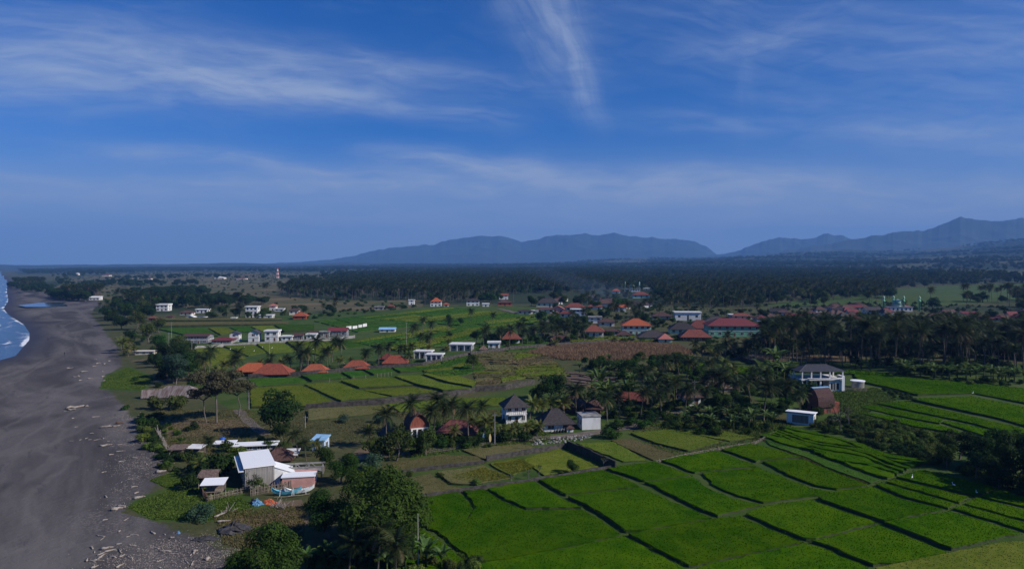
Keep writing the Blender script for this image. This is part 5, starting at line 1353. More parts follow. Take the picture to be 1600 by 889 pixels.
# ------------------------------------------------------------------ buildings
CACHE = {}
def roof_mb(kind, w, d, rh, ov, th=.16):
    """roof resting on walls w x d whose top is z=0"""
    mb = MB()
    W, D = w / 2 + ov, d / 2 + ov
    dz = -ov * rh / (min(w, d) / 2 + ov) * .8
    if kind in ('hip', 'pyr', 'joglo'):
        def tier(W, D, z0, z1, rx, ry):
            b = [(-W, -D, z0), (W, -D, z0), (W, D, z0), (-W, D, z0)]
            lo = [(x, y, z - th) for x, y, z in b]
            t = [(-rx, -ry, z1), (rx, -ry, z1), (rx, ry, z1), (-rx, ry, z1)]
            mb.add(b + lo + t, [(0, 1, 9, 8), (1, 2, 10, 9), (2, 3, 11, 10), (3, 0, 8, 11), (8, 9, 10, 11), (4, 7, 6, 5), (0, 4, 5, 1), (1, 5, 6, 2), (2, 6, 7, 3), (3, 7, 4, 0)])
        if kind == 'joglo':
            tier(W, D, dz, rh * .42, W * .5, D * .5)
            tier(W * .52, D * .52, rh * .40, rh, max(W * .5 - D * .45, .05), .05)
        else:
            r = max(W - D, .06) if kind == 'hip' else .06
            ry = max(D - W, .06) if kind == 'hip' else .06
            tier(W, D, dz, rh, r, ry)
            if kind == 'hip':
                for sg in (-1, 1):
                    mb.tube([(sg * r, 0, rh + .02), (sg * W, -D, dz + .04)], .09, 4); mb.tube([(sg * r, 0, rh + .02), (sg * W, D, dz + .04)], .09, 4)
            mb.tube([(-r, -ry * (r < .1), rh + .03), (r, ry * (r < .1), rh + .03)] if True else [], .11, 5)
    elif kind == 'gable':
        mb.prism([(-D, dz), (0, rh), (D, dz), (D, dz - th), (0, rh - th), (-D, dz - th)], -W, W, 'x')
        mb.prism([(-d / 2, 0.0), (d / 2, 0.0), (0, rh - th * 1.5)], -w / 2 + .02, w / 2 - .02, 'x', 1)
        mb.tube([(-W, 0, rh + .02), (W, 0, rh + .02)], .1, 5)
    elif kind == 'gable_y':
        mb.prism([(-W, dz), (0, rh), (W, dz), (W, dz - th), (0, rh - th), (-W, dz - th)], -D, D, 'y')
        mb.prism([(-w / 2, 0.0), (w / 2, 0.0), (0, rh - th * 1.5)], -d / 2 + .02, d / 2 - .02, 'y', 1)
    elif kind == 'flat':
        mb.box(-W, W, -D, D, .002, max(rh, .2))
    elif kind == 'shed':
        mb.prism([(-D, -.02), (D, rh), (D, rh + th), (-D, th - .02)], -W, W, 'x')
        mb.prism([(-d / 2 + .01, 0.002), (d / 2 - .01, 0.002), (d / 2 - .01, rh * .9)], -w / 2 + .01, w / 2 - .01, 'x', 1)
    elif kind in ('lumbung', 'lumbung_x'):
        def prof(k):
            return [(-k, -.25), (-k * .98, rh * .28), (-k * .86, rh * .52), (-k * .60, rh * .76), (-k * .22, rh * .95), (0, rh), (k * .22, rh * .95), (k * .60, rh * .76), (k * .86, rh * .52), (k * .98, rh * .28), (k, -.25)]
        if kind == 'lumbung':
            o, i = prof(W), [(u * .93, z * .95) for u, z in prof(W)]
            mb.prism(o + i[::-1], -D, D, 'y')
            mb.prism([(u * .9, max(z * .93, 0)) for u, z in prof(W)], -d / 2, d / 2, 'y', 1)
        else:
            o, i = prof(D), [(u * .93, z * .95) for u, z in prof(D)]
            mb.prism(o + i[::-1], -W, W, 'x')
            mb.prism([(u * .9, max(z * .93, 0)) for u, z in prof(D)], -w / 2, w / 2, 'x', 1)
    return mb
def window(parent, x, y, z, w, h, face, fm='white', detail=True, name='window'):
    """face: outward normal as angle (0 = -Y front, 1 = +X, 2 = +Y, 3 = -X)"""
    key = ('win', round(w, 1), round(h, 1), fm, detail, name)
    if key not in CACHE:
        W, H, t = w / 2, h / 2, .09
        fr = MB()
        if detail:
            fr.box(-W - t, W + t, -.06, .02, H, H + t); fr.box(-W - t, W + t, -.09, .02, -H - t, -H)
            fr.box(-W - t, -W, -.06, .02, -H + .001, H - .001); fr.box(W, W + t, -.06, .02, -H + .001, H - .001)
            if name == 'window':
                fr.box(-.03, .03, -.05, .0, -H + .002, H - .002)
        else:
            fr.box(-W, W, -.04, .04, -H, H)
        pa = MB().box(-W, W, -.025, .015, -H, H)
        CACHE[key] = (fr.mesh(name, M[fm] if detail else M['glass']), pa.mesh('pane' if name == 'window' else 'panel', M['glass'] if name == 'window' else M['wood']) if detail else None)
    fm_, pm_ = CACHE[key]
    o = link(name, fm_, parent, (x, y, z), (0, 0, face * math.pi / 2))
    if pm_:
        link('pane' if name == 'window' else 'panel', pm_, o)
    return o
def house(px, py, wpx, hpx, rpx, dr=.8, rot=0.0, roof='hip', wall='white', rm='tile_brown', label='', name='house', storeys=1, nf=2, ns=1, ov=.7, detail=None, door=True, group=None, cat='house', gable='white', ground=None, dm=None, fm='white', plinth=True):
    p = at(px, py) if ground is None else Vector(ground)
    D = p.y
    s = D / F_PX
    w, h, rh = wpx * s, hpx * s * (.92 if roof != 'flat' else 1), rpx * s * (.70 if roof not in ('flat', 'lumbung', 'lumbung_x', 'shed') else 1)
    d = dm or w * dr
    a = R(rot)
    cx, cy = p.x - math.sin(a) * d / 2, p.y + math.cos(a) * d / 2
    zs = [float(Hgt(cx + u * w / 2 * math.cos(a) - v * d / 2 * math.sin(a), cy + u * w / 2 * math.sin(a) + v * d / 2 * math.cos(a))) for u in (-1, 1) for v in (-1, 1)]
    e = empty(name, (cx, cy, sum(zs) / 4), a)
    tag(e, label, cat, group)
    det = (D < 420) if detail is None else detail
    MB().box(-w / 2, w / 2, -d / 2, d / 2, -1.2, h).obj('wall', M[wall], e)
    if storeys > 1:
        for k in range(1, storeys):
            z = h * k / storeys
            MB().box(-w / 2 - .12, w / 2 + .12, -d / 2 - .12, d / 2 + .12, z - .12, z + .10).obj('floor_band', M['white'], e)
    r = roof_mb(roof, w, d, rh, ov if roof != 'flat' else min(ov, .5))
    ro = r.obj('roof', [M[rm], M[gable]], e)
    ro.location.z = h
    hs = h / storeys
    wh, ww = min(1.3, hs * .5), min(1.5, w / (nf * 2 + .5) if nf else 1)
    ms = (hs > 1.6)
    for k in range(storeys):
        zc = hs * k + hs * .55
        for j in range(nf):
            x = -w / 2 + w * (j + .5) / nf
            if door and k == 0 and j == nf // 2 and ms:
                window(e, x, -d / 2, hs * .36, min(1.0, ww), hs * .70, 0, fm, det, 'door')
            else:
                window(e, x, -d / 2, zc, ww, wh, 0, fm, det)
        for j in range(ns):
            y = -d / 2 + d * (j + .5) / ns
            window(e, w / 2, y, zc, min(1.4, d / (ns * 2 + .5)), wh, 1, fm, det)
            window(e, -w / 2, y, zc, min(1.4, d / (ns * 2 + .5)), wh, 3, fm, det)
    e['_w'], e['_d'], e['_h'] = w, d, h
    return e
# -- around the road in the middle
h1 = house(807, 661, 33, 31, 20, .9, 14, 'pyr', 'white', 'tile_dark', 'two storey white house with a pointed brown roof and balcony', storeys=2, nf=3, ns=1, ov=.8)
w_, d_, h_ = h1['_w'], h1['_d'], h1['_h']
bal = MB().box(-w_ * .42, w_ * .42, -d_ / 2 - 1.0, -d_ / 2 - .13, h_ / 2 - .06, h_ / 2 + .08).obj('balcony', M['white'], h1)
rl = MB()
for k in range(9):
    x = -w_ * .41 + k * w_ * .82 / 8
    rl.box(x - .03, x + .03, -d_ / 2 - .98, -d_ / 2 - .92, h_ / 2 + .08, h_ / 2 + .95)
rl.box(-w_ * .42, w_ * .42, -d_ / 2 - 1.0, -d_ / 2 - .90, h_ / 2 + .95, h_ / 2 + 1.03).obj('railing', M['wood'], bal)
house(872, 674, 46, 17, 24, .75, 12, 'hip', 'white', 'tile_dark', 'low white house with a steep dark hip roof by the road', nf=2, ov=.9)
pch = house(891, 675, 10, 8, 5, .8, 12, 'pyr', 'white', 'tile_brown', 'little white tiled gate porch beside the parked motorbikes', name='porch', nf=1, ns=1, cat='porch', ov=.3, door=False)
fl = house(924, 671, 30, 20, 2, 1.0, 10, 'flat', 'white', 'concrete', 'white flat roofed building with palm shadows on its wall', nf=0, ns=2, ov=.15)
house(893, 645, 36, 14, 18, .8, -14, 'hip', 'wood', 'tile_brown', 'brown roofed timber house behind the flat roofed building', nf=3, gable='wood', fm='wood')
house(925, 645, 26, 10, 18, .9, -14, 'pyr', 'wood', 'tile_brown', 'smaller brown roofed house beside the timber house', nf=2, fm='wood')
house(982, 632, 54, 9, 12, .6, -12, 'hip', 'wood', 'tile_red', 'long red tiled roof half hidden among palms', nf=3, fm='wood')
house(1082, 634, 27, 17, 12, .9, 8, 'hip', 'white', 'tile_brown', 'white house half hidden behind the palms', nf=2)
house(868, 662, 12, 7, 1, 1.2, 10, 'flat', 'white', 'white_clean', 'small white roofed lean-to behind the steep dark roof', name='shed', nf=1, ns=0, cat='shed', door=False)
lb = house(655, 682, 26, 12, 26, 1.1, 24, 'lumbung', 'wood_red', 'tile_brown', 'red brown barn house with a tall curved roof', nf=2, gable='wood_red', ov=.5, fm='white', cat='barn')
wl, dl = lb['_w'], lb['_d']
for k, (x, y) in enumerate([(-.5, -.62), (-.17, -.62), (.17, -.62), (.5, -.62)]):
    MB().box(x * wl - .18, x * wl + .18, y * dl - .18, y * dl + .18, -.3, 2.0).obj('post', M['white'], lb)
MB().box(-wl * .55, wl * .55, -dl * .66, -dl * .505, 1.9, 2.1).obj('deck', M['white'], lb)
house(618, 684, 24, 5, 22, 1.2, 30, 'gable_y', 'wood', 'tile_dark', 'dark steep roofed hut left of the curved roof barn', name='hut', nf=1, gable='dark', cat='hut', fm='wood')
house(712, 681, 52, 9, 19, .55, -6, 'hip', 'wood', 'thatch_red', 'long hut with a ragged reddish thatched roof', name='hut', nf=2, cat='hut', ov=1.0, fm='wood')
cab = house(497, 705, 20, 18, 4, 1.0, -8, 'shed', 'blue_wall', 'tin_blue', 'small pale turquoise cabin with a peeling roof', name='cabin', nf=1, cat='cabin', ov=.3)
# -- white roofed house by the beach, and its neighbours
def wall_house():
    p = at(383, 764)
    e = empty('beach_house', p, R(26))
    tag(e, 'tall board clad house with a bright white flat roof by the beach', 'house')
    w, d, h = 5.0, 11.0, 3.7
    mb = MB(); mb.box(0, w, 0, d, -.8, h)
    mb.obj('wall', M['boards'], e)
    bd = MB().box(-.02, .16, -.035, -.004, -.4, h - .02).mesh('board', M['boards'])
    for k in range(18):
        link('board', bd, e, (.04 + k * w / 18, -.002 - .012 * (k % 3), 0))
    for k in range(24):
        link('board', bd, e, (-.001 - .012 * (k % 2), d - .1 - k * d / 24, 0), (0, 0, -math.pi / 2))
    rf = MB().box(-.25, w + .25, -.2, d + .25, h + .003, h + .22).obj('roof', M['white_clean'], e)
    MB().box(-1.1, -.22, -.1, d, h - .55, h - .40).obj('side_canopy', M['white'], e)
    for k in range(3):
        window(e, -.03, 2.2 + k * 3.2, h * .55, 1.6, 1.5, 3)
    an = MB().prism([(w + .004, -.8), (w + 3.6, -.8), (w + 3.6, 1.75), (w + .004, 3.3)], .05, 4.2, 'y').obj('lean_to', M['white'], e)
    MB().prism([(w + .006, 3.32), (w + 3.8, 1.72), (w + 3.8, 1.86), (w + .006, 3.46)], -.1, 4.4, 'y').obj('lean_to_roof', M['white_clean'], e)
    arch = [(-.5, 0), (.5, 0), (.5, .9)] + [(.5 * math.cos(t), .9 + .5 * math.sin(t)) for t in np.linspace(.3, math.pi - .3, 7)] + [(-.5, .9)]
    MB().prism([(w + 1.5 + u, v) for u, v in arch], .01, .10, 'y').obj('arched_door', M['dark'], e)
    return e
wh_ = wall_house()
def pink_house():
    p = at(441, 763)
    e = empty('pink_house', p, R(10))
    tag(e, 'low pink walled house with white flat roof and unfinished frame', 'house')
    w, d = 5.6, 4.6
    MB().box(0, w, 0, d, -.6, 1.9).obj('wall', M['pink'], e)
    MB().box(-.2, w + .15, -.15, d * .62, 1.904, 2.06).obj('roof', M['white_clean'], e)
    fr = MB()
    for y in (d + .4, d + 3.2):
        fr.box(-1.4, w + 1.2, y, y + .28, 2.0, 2.28)
    for x in (-1.2, 1.2, 3.6, w + .6):
        fr.box(x, x + .25, d + .42, d + .66, -.5, 1.998); fr.box(x, x + .25, d + 3.22, d + 3.46, -.5, 1.998)
    fr.obj('concrete_frame', M['concrete'], e)
    for x0 in (.6, 3.4):
        MB().tube([(x0, d + .55, 2.3), (x0 + .9, d + .55, 3.1), (x0 + 1.8, d + .55, 2.3)], .07, 4).obj('truss', M['concrete'], e)
    MB().box(-1.2, w + .6, d + .8, d + 3.1, 1.2, 1.3).obj('ceiling_slab', M['concrete'], e)
    window(e, w + .0, d * .5, 1.1, 1, .8, 1)
    return e
pink_house()
house(434, 722, 32, 9, 17, .8, 10, 'hip', 'bamboo', 'tile_brown', 'woven walled house with a brown tiled hip roof', nf=2, ov=1.0, fm='wood')
house(398, 704, 62, 8, 1.5, .28, 10, 'flat', 'concrete', 'white_clean', 'long low building with a white slab roof behind the beach house', name='shed', nf=4, cat='building', door=False)
house(350, 698, 26, 5, 1.5, .5, 8, 'flat', 'concrete', 'white_clean', 'short white slab roof beside the blue tank', name='shed', nf=1, cat='building', door=False)
house(448, 716, 26, 5, 1.2, 1.2, 10, 'flat', 'concrete', 'white', 'white flat roof right behind the tiled hip roof', name='shed', nf=1, ns=1, cat='building', door=False)
def open_hut(px, py, w, d, h, rm, label, rot=0, pitch=.35, name='beach_hut', post='bamboo', back=True):
    p = at(px, py)
    e = empty(name, p, R(rot)); tag(e, label, 'hut')
    for x in (-w / 2, w / 2):
        for y in (0, d):
            MB().tube([(x, y, -.4), (x, y, h + pitch * (y > 0))], .07, 5).obj('post', M[post], e)
    MB().prism([(-.4, h), (d + .4, h + pitch * 1.2), (d + .4, h + pitch * 1.2 + .07), (-.4, h + .07)], -w / 2 - .4, w / 2 + .4, 'x').obj('roof', M[rm], e)
    MB().box(-w / 2 + .1, w / 2 - .1, .2, d - .2, .45, .58).obj('platform', M['bamboo'], e)
    if back:
        MB().box(-w / 2, w / 2, d - .08, d, -.1, h * .9).obj('back_wall', M['bamboo'], e)
    return e
open_hut(332, 774, 3.2, 2.2, 1.9, 'white_clean', 'beach hut on thin posts with a white sheet roof', 8)
open_hut(322, 762, 2.6, 2.4, 1.9, 'thatch', 'thatched shelter just behind the white sheet roof', 5, .5)
open_hut(276, 717, 2.8, 2.4, 2.0, 'thatch', 'grey bamboo shelter on a stone base at the beach edge', 6, .3)
open_hut(303, 712, 2.6, 2.0, 1.6, 'white', 'low shelter with a pale sheet roof and dark sides', -5, .2)
house(272, 622, 66, 5, 17, .5, 4, 'hip', 'dark', 'tin', 'low open shed with a long rusty grey roof by the beach', name='shed', nf=0, ns=0, cat='shed', ov=1.2, door=False)
house(236, 622, 22, 4, 12, .8, 20, 'gable', 'dark', 'tin', 'lower rusty roof end of the beach shed', name='shed', nf=0, ns=0, cat='shed', ov=.6, door=False, gable='dark')
# -- open white house, red timber house, white shed at the right
def pavilion():
    p = at(1286, 612)
    s = p.y / F_PX
    e = empty('pavilion_house', p, R(3)); tag(e, 'open white house on columns with a dark hip roof', 'house')
    w, d, h1_, h2_ = 74 * s, 34 * s * 1.4, 18 * s, 12 * s
    MB().box(-w * .42, w * .42, d * .35, d, -.8, h1_).obj('wall', M['white'], e)
    MB().box(-w * .48, w * .46, -.2, d, h1_ + .003, h1_ + .35).obj('floor_slab', M['white'], e)
    for k, x in enumerate((-.45, -.25, -.05, .15, .43)):
        for y in (.02, .62):
            MB().box(x * w - .22, x * w + .22, y * d - .2, y * d + .24, -.8, h1_ + .002).obj('column', M['white'], e) if y < .1 else None
            MB().box(x * w - .18, x * w + .18, y * d - .16, y * d + .2, h1_ + .352, h1_ + h2_ + .4).obj('column', M['white'], e)
    MB().box(w * .16, w * .455, .3, d * .40, -.8, h1_ - .002).obj('wing', M['white'], e)
    MB().box(w * .40, w * .46, -.25, d * .3, h1_ * -.2, h1_ + h2_ * .55).obj('buttress', M['white_clean'], e)
    pts = [(-w * .35 + t * w * .75, -.3 - .9 * math.sin(math.pi * t), h1_ + .6) for t in np.linspace(0, 1, 13)]
    MB().tube(pts, .22, 6).obj('curved_parapet', M['white'], e)
    for x in (.22, .30):
        window(e, x * w, .29, h1_ * .45, 1.6, 2.0, 0)
    for x in (-.33, -.15, .05):
        window(e, x * w, d * .345, h1_ * .45, 1.8, 2.4, 0, 'wood')
    MB().box(-w * .50, -w * .40, .6, d * .8, -.6, h1_ * .75).obj('side_wall', M['white'], e)
    ro = roof_mb('hip', w * .94, d * .75, 7 * s, .7).obj('roof', [M['grey_roof'], M['grey_roof']], e)
    ro.location = (0, d * .45, h1_ + h2_ + .55)
    return e
pavilion()
rl_ = house(1290, 646, 26, 13, 27, 1.0, 16, 'lumbung_x', 'wood_red', 'tile_brown', 'red timber house with a tall curved brown roof and blue ridge', nf=2, gable='wood_red', ov=.4, fm='wood', cat='house')
MB().box(-rl_['_w'] / 2 - .5, rl_['_w'] / 2 + .5, -.35, .35, rl_['_h'] + 27 * at(1290, 646).y / F_PX - .06, rl_['_h'] + 27 * at(1290, 646).y / F_PX + .16).obj('ridge_cap', M['tin_blue'], rl_)
MB().box(rl_['_w'] / 2 + .05, rl_['_w'] / 2 + 2.2, -rl_['_d'] / 2, rl_['_d'] * .3, -.5, rl_['_h'] * 1.4).obj('side_wing', M['wood_red'], rl_)
def white_shed():
    p = at(1229, 661)
    e = empty('white_shed', p, R(-32)); tag(e, 'small white shed with a slatted front and sloping white roof', 'shed')
    w, d, h = 6.2, 3.4, 2.7
    MB().box(0, w, 0, d, -.5, h).obj('wall', M['white'], e)
    MB().prism([(-.35, h + .28), (d + .3, h + .02), (d + .3, h + .16), (-.35, h + .42)], -.3, w + .35, 'x').obj('roof', M['white_clean'], e)
    sl = MB().box(0, 3.6, -.06, -.01, 0, .22).mesh('slat', M['bamboo'])
    MB().box(1.3, 5.0, -.012, .02, .45, 2.35).obj('screen_panel', M['dark'], e)
    for k in range(7):
        link('slat', sl, e, (1.35, 0, .5 + k * .265))
    arch = [(-.55, 0), (.55, 0), (.55, .8)] + [(.55 * math.cos(t), .8 + .55 * math.sin(t)) for t in np.linspace(.3, math.pi - .3, 7)] + [(-.55, .8)]
    MB().prism([(1.6 + u, .9 + v) for u, v in arch], w - .02, w + .03, 'x').obj('arched_opening', M['dark'], e)
    return e
white_shed()
def water_tank(px, py, r, h, label):
    e = empty('water_tank', at(px, py)); tag(e, label, 'tank')
    MB().lathe([(r, -.4), (r, h)], 24).obj('drum', M['concrete'], e)
    MB().lathe([(r + .25, h + .004), (r + .25, h + .22), (.2, h + .3)], 24).obj('lid', M['white_clean'], e)
water_tank(1340, 605, 1.9, 2.0, 'round concrete water tank with a white lid')
# -- resort and bungalows
house(394, 588, 44, 11, 13, .55, 4, 'hip', 'wood', 'tile_orange', 'resort pavilion with a bright orange tiled hip roof', name='pavilion', nf=3, ov=1.2, cat='pavilion', fm='wood')
house(424, 590, 48, 9, 17, .55, 4, 'hip', 'wood', 'tile_brick', 'resort pavilion with a red tiled hip roof before the orange one', name='pavilion', nf=3, ov=1.2, cat='pavilion', fm='wood')
for px, py, w, l in [(491, 585, 30, 'red roofed resort bungalow left of the tall palms'), (556, 579, 30, 'red roofed resort bungalow in the middle'), (617, 571, 28, 'red roofed resort bungalow beside the conifer')]:
    house(px, py, w + 5, 6, 13, .55, 3, 'hip', 'wood', 'tile_brick', l, name='bungalow', nf=2, ov=.9, cat='bungalow', fm='wood')
house(604, 564, 18, 5, 9, .9, 3, 'hip', 'wood', 'tile_red', 'small red roof behind the last resort bungalow', name='bungalow', nf=1, cat='bungalow')
for px, py, w, h, l in [(660, 560, 26, 10, 'grey bungalow with a white edged flat roof, rear half'), (678, 566, 24, 11, 'grey bungalow with a white edged flat roof, front half'), (720, 548, 34, 9, 'long bungalow with a pale flat roof on white columns')]:
    hb = house(px, py, w, h, 1.6, .7, -6, 'flat', 'grey', 'white', l, name='bungalow', nf=3, cat='bungalow', ov=.6)
    for k in range(4):
        x = (-.5 + k / 3) * hb['_w']
        MB().box(x - .15, x + .15, -hb['_d'] / 2 - .45, -hb['_d'] / 2 - .2, -.5, hb['_h']).obj('column', M['white'], hb)
house(799, 537, 26, 11, 18, .9, 4, 'joglo', 'white', 'tile_red', 'white house with a pointed red roof behind the roadside palms', nf=3, ov=1)
house(772, 545, 18, 9, 2, .8, 0, 'flat', 'white', 'white', 'white annex left of the pointed red roof', name='annex', nf=2, cat='house')
house(755, 549, 8, 5, 6, .9, 0, 'hip', 'bamboo', 'thatch', 'small arched bamboo hut beside the roadside wall', name='hut', nf=1, cat='hut')
house(876, 535, 30, 6, 8, .6, 0, 'hip', 'wood', 'tile_brown', 'low dark brown roofed house behind the palms', nf=3)
# -- villa row behind the white wall
for px, py, w, h, r, dr, rf, wl_, rm_, l, st, nf in VR:
    house(px, py, w, h, r, dr, 4, rf, wl_, rm_, l, name='villa', storeys=st, nf=nf, cat='villa', ov=.5, gable=wl_)
house(225, 554, 30, 5, 1, .3, 4, 'flat', 'cream', 'cream', 'pale roofless building at the back of the beach', name='ruin', nf=3, cat='building', door=False)
# -- upper left houses
for px, py, w, h, r, dr, rf, wl_, rm_, l, st, nf in UL:
    house(px, py, w, h, r, dr, 3, rf, wl_, rm_, l, storeys=st, nf=nf, ov=.6, ns=1, gable=wl_)
# -- village right of the terraces
for px, py, w, h, r, dr, rf, wl_, rm_, l, st, nf in VL:
    house(px, py, w, h, r, dr, -5, rf, wl_, rm_, l, storeys=st, nf=nf, ov=.7, ns=1, gable=wl_)
vr = np.random.default_rng(31)
n_v = 0
for row, (py0, py1, x0, x1, n) in enumerate([(486, 505, 1190, 1345, 26), (480, 492, 1300, 1430, 14), (490, 502, 1460, 1640, 16), (470, 486, 860, 1010, 12)]):
    for k in range(n):
        px, py = vr.uniform(x0, x1), vr.uniform(py0, py1)
        wc_, rc_, rf_ = vr.integers(4), vr.integers(5), 'hip' if vr.random() < .7 else 'gable'
        lab = 'small ' + ['cream', 'white', 'grey', 'pale blue'][wc_] + ' house with a ' + ['brown ', 'brown ', 'dark ', 'brown ', 'maroon '][rc_] + rf_ + ' roof ' + ['in the village left of the mosque', 'crowded around the mosque', 'behind the grove right of the mosque', 'on the smoky hillside'][row]
        house(px, py, vr.uniform(13, 24), vr.uniform(4, 6), vr.uniform(4, 7), vr.uniform(.6, .9), vr.uniform(-25, 25), rf_, ['cream', 'white', 'concrete', 'blue_wall'][wc_], ['tile_brown', 'tile_brown', 'tile_dark', 'tile_brown', 'tile_maroon'][rc_],
              lab, nf=2, ns=1, ov=.7, group=['village houses left of the mosque', 'houses around the mosque', 'houses right of the mosque', 'houses on the smoky hillside'][row], gable='cream')
# -- far roofs on the plain and behind the trees
for k, (px, py, w) in enumerate([(165, 432, 10), (210, 436, 8), (342, 436, 14), (376, 437, 14), (508, 434, 8), (565, 441, 14), (590, 438, 8), (232, 437, 7), (120, 430, 5), (1065, 468, 8), (680, 425, 4)]):
    house(px, py, w, 2.2, 2.2, .8, 0, 'hip', 'cream', ['tile_red', 'tile_brown', 'white'][k % 3], 'tiny far house on the plain among tree lines', group='far houses on the plain', nf=2, ns=0, ov=.5, door=False)
def mosque(px, py, s, label, mins):
    p = at(px, py); k = p.y / F_PX * s
    e = empty('mosque', p, R(-6)); tag(e, label, 'mosque')
    MB().box(-24 * k, 24 * k, 0, 22 * k, -2, 9 * k).obj('hall', M['white'], e)
    MB().box(-26 * k, 26 * k, -1 * k, 23 * k, 9 * k + .01, 10 * k).obj('roof_slab', M['concrete'], e)
    MB().lathe([(9 * k, 10 * k + .01), (9 * k, 13 * k)], 20, cy=11 * k).obj('drum', M['green_pale'], e)
    dm = MB().lathe([(9.2 * k, 13 * k + .01), (9.6 * k, 15.5 * k), (8.6 * k, 19 * k), (6 * k, 22 * k), (2.5 * k, 24 * k), (.2 * k, 25 * k)], 20, cy=11 * k).obj('dome', M['dome'], e, True)
    MB().tube([(0, 11 * k, 24.5 * k), (0, 11 * k, 30 * k)], [.5 * k, .15 * k], 6).obj('finial', M['dome'], dm)
    for x, y in mins:
        m_ = MB().lathe([(2.0 * k, -2), (1.8 * k, 20 * k), (2.6 * k, 20.2 * k), (2.6 * k, 22 * k), (1.5 * k, 22.2 * k), (1.5 * k, 26 * k)], 10, cx=x * k, cy=y * k).obj('minaret', M['green_wall'], e, True)
        MB().lathe([(2.0 * k, 26 * k + .01), (2.2 * k, 27.5 * k), (1.2 * k, 29.5 * k), (.1 * k, 32 * k)], 10, cx=x * k, cy=y * k).obj('cap', M['green_pale'], m_, True)
    for j in range(6):
        window(e, (-20 + 8 * j) * k, 0, 5 * k, 3 * k, 4 * k, 0, 'green_wall', False)
mosque(1406, 487, .78, 'mosque with a striped green dome and green minarets', [(-30, 2), (9, 4), (38, 2), (-2, 24)])
mosque(988, 456, .5, 'distant small mosque with a pale green dome in the smoke', [(-22, 4), (22, 6)])
# -- lattice mast
p = at(434, 435)
e = empty('radio_mast', p); tag(e, 'red and white radio mast on the far plain', 'mast')
hm_ = 17 * p.y / F_PX
for k in range(6):
    z0, z1 = hm_ * k / 6, hm_ * (k + 1) / 6
    mb = MB()
    b0, b1 = 2.6 * (1 - .8 * k / 6), 2.6 * (1 - .8 * (k + 1) / 6)
    cs = [(-1, -1), (1, -1), (1, 1), (-1, 1)]
    for j in range(4):
        a, b = cs[j], cs[(j + 1) % 4]
        mb.tube([(a[0] * b0, a[1] * b0, z0), (a[0] * b1, a[1] * b1, z1)], .5, 4)
        mb.tube([(a[0] * b0, a[1] * b0, z0), (b[0] * b1, b[1] * b1, z1)], .3, 4)
    mb.obj('lattice_section', M['red_paint' if k % 2 else 'white'], e)
# ------------------------------------------------------------------ walls, fences, road, small things
def wall_run(pts, h, th, m, label, name='garden_wall', cat='wall', pill=6.0, cap=None, pm='concrete'):
    P = [at(*p) for p in pts]
    e = empty(name, P[0]); tag(e, label, cat)
    o = P[0]
    mb = MB()
    for a, b in zip(P[:-1], P[1:]):
        a, b = a - o, b - o
        d = (b - a); L = d.length; u = d.normalized(); nrm = Vector((-u.y, u.x, 0)) * th / 2
        k = max(1, int(L / 4))
        for j in range(k):
            p0, p1 = a.lerp(b, j / k), a.lerp(b, (j + 1) / k)
            zj = .07 * math.sin(j * 2.3 + o.x) * h
            V = []
            for q, zz in ((p0, -.8), (p1, -.8), (p1, h + zj), (p0, h + zj)):
                V += [q + nrm + Vector((0, 0, zz)), q - nrm + Vector((0, 0, zz))]
            mb.add(V, [(0, 2, 4, 6), (1, 7, 5, 3), (6, 4, 5, 7), (0, 6, 7, 1), (2, 3, 5, 4), (0, 1, 3, 2)])
    mb.obj('wall', M[m], e)
    if pill:
        pk = MB().box(-th * .8, th * .8, -th * .8, th * .8, -.8, h * 1.08 + .08).mesh('pillar', M[pm])
        for a, b in zip(P[:-1], P[1:]):
            k = max(1, int((b - a).length / pill))
            for j in range(k + (b == P[-1])):
                link('pillar', pk, e, a.lerp(b, j / k) - o, (0, 0, math.atan2((b - a).y, (b - a).x)))
    return e
wall_run([(478, 639), (600, 631), (690, 621), (742, 613)], 1.5, .25, 'stone', 'long grey retaining wall below the olive fields', pill=0)
wall_run([(742, 612), (790, 609), (835, 600)], 1.6, .25, 'stone', 'grey wall continuing beside the ragged terraces', pill=0)
wall_run([(388, 592), (480, 587), (560, 579), (660, 573), (690, 566), (735, 555)], 1.6, .25, 'stone', 'dark stone wall in front of the red resort roofs', pill=0)
wall_run([(735, 556), (800, 547), (880, 541), (960, 536), (1010, 530)], 1.7, .3, 'stone', 'grey roadside wall above the dry corn', pill=0)
wall_run([(1078, 550), (1140, 556), (1180, 570)], 1.5, .3, 'stone', 'dark stone wall at the corner of the corn field', pill=0)
wall_run([(298, 546), (350, 542), (420, 538), (500, 533), (554, 528)], 1.5, .25, 'concrete', 'long pale boundary wall below the villa row', pill=6, pm='concrete')
wall_run([(611, 742), (672, 734), (756, 724)], .7, .25, 'stone', 'low stone wall between the dry plots', pill=0)
wall_run([(760, 720), (815, 711), (886, 699)], 1.0, .35, 'stone', 'low stone wall with a broken end by the road', pill=0)
wall_run([(886, 699), (925, 716), (962, 734)], 1.6, .3, 'mud', 'dark wall turning the corner towards the rice', pill=0)
wall_run([(642, 782), (722, 769), (752, 765), (830, 754), (945, 735), (962, 732)], .75, .25, 'stone', 'long low stone wall along the top of the near rice', pill=0)
for k, (x0, x1, y0, y1) in enumerate([(541, 549, 516, 515), (551, 558, 515, 514), (560, 566, 513, 512.5), (567, 573, 512, 511)]):
    wall_run([(x0, y0), (x1, y1)], 2.2, .25, 'white', 'white wall panel stepping up the hill beside the blue shed', name='wall_panel', pill=0)['group'] = 'white wall panels up the hill'
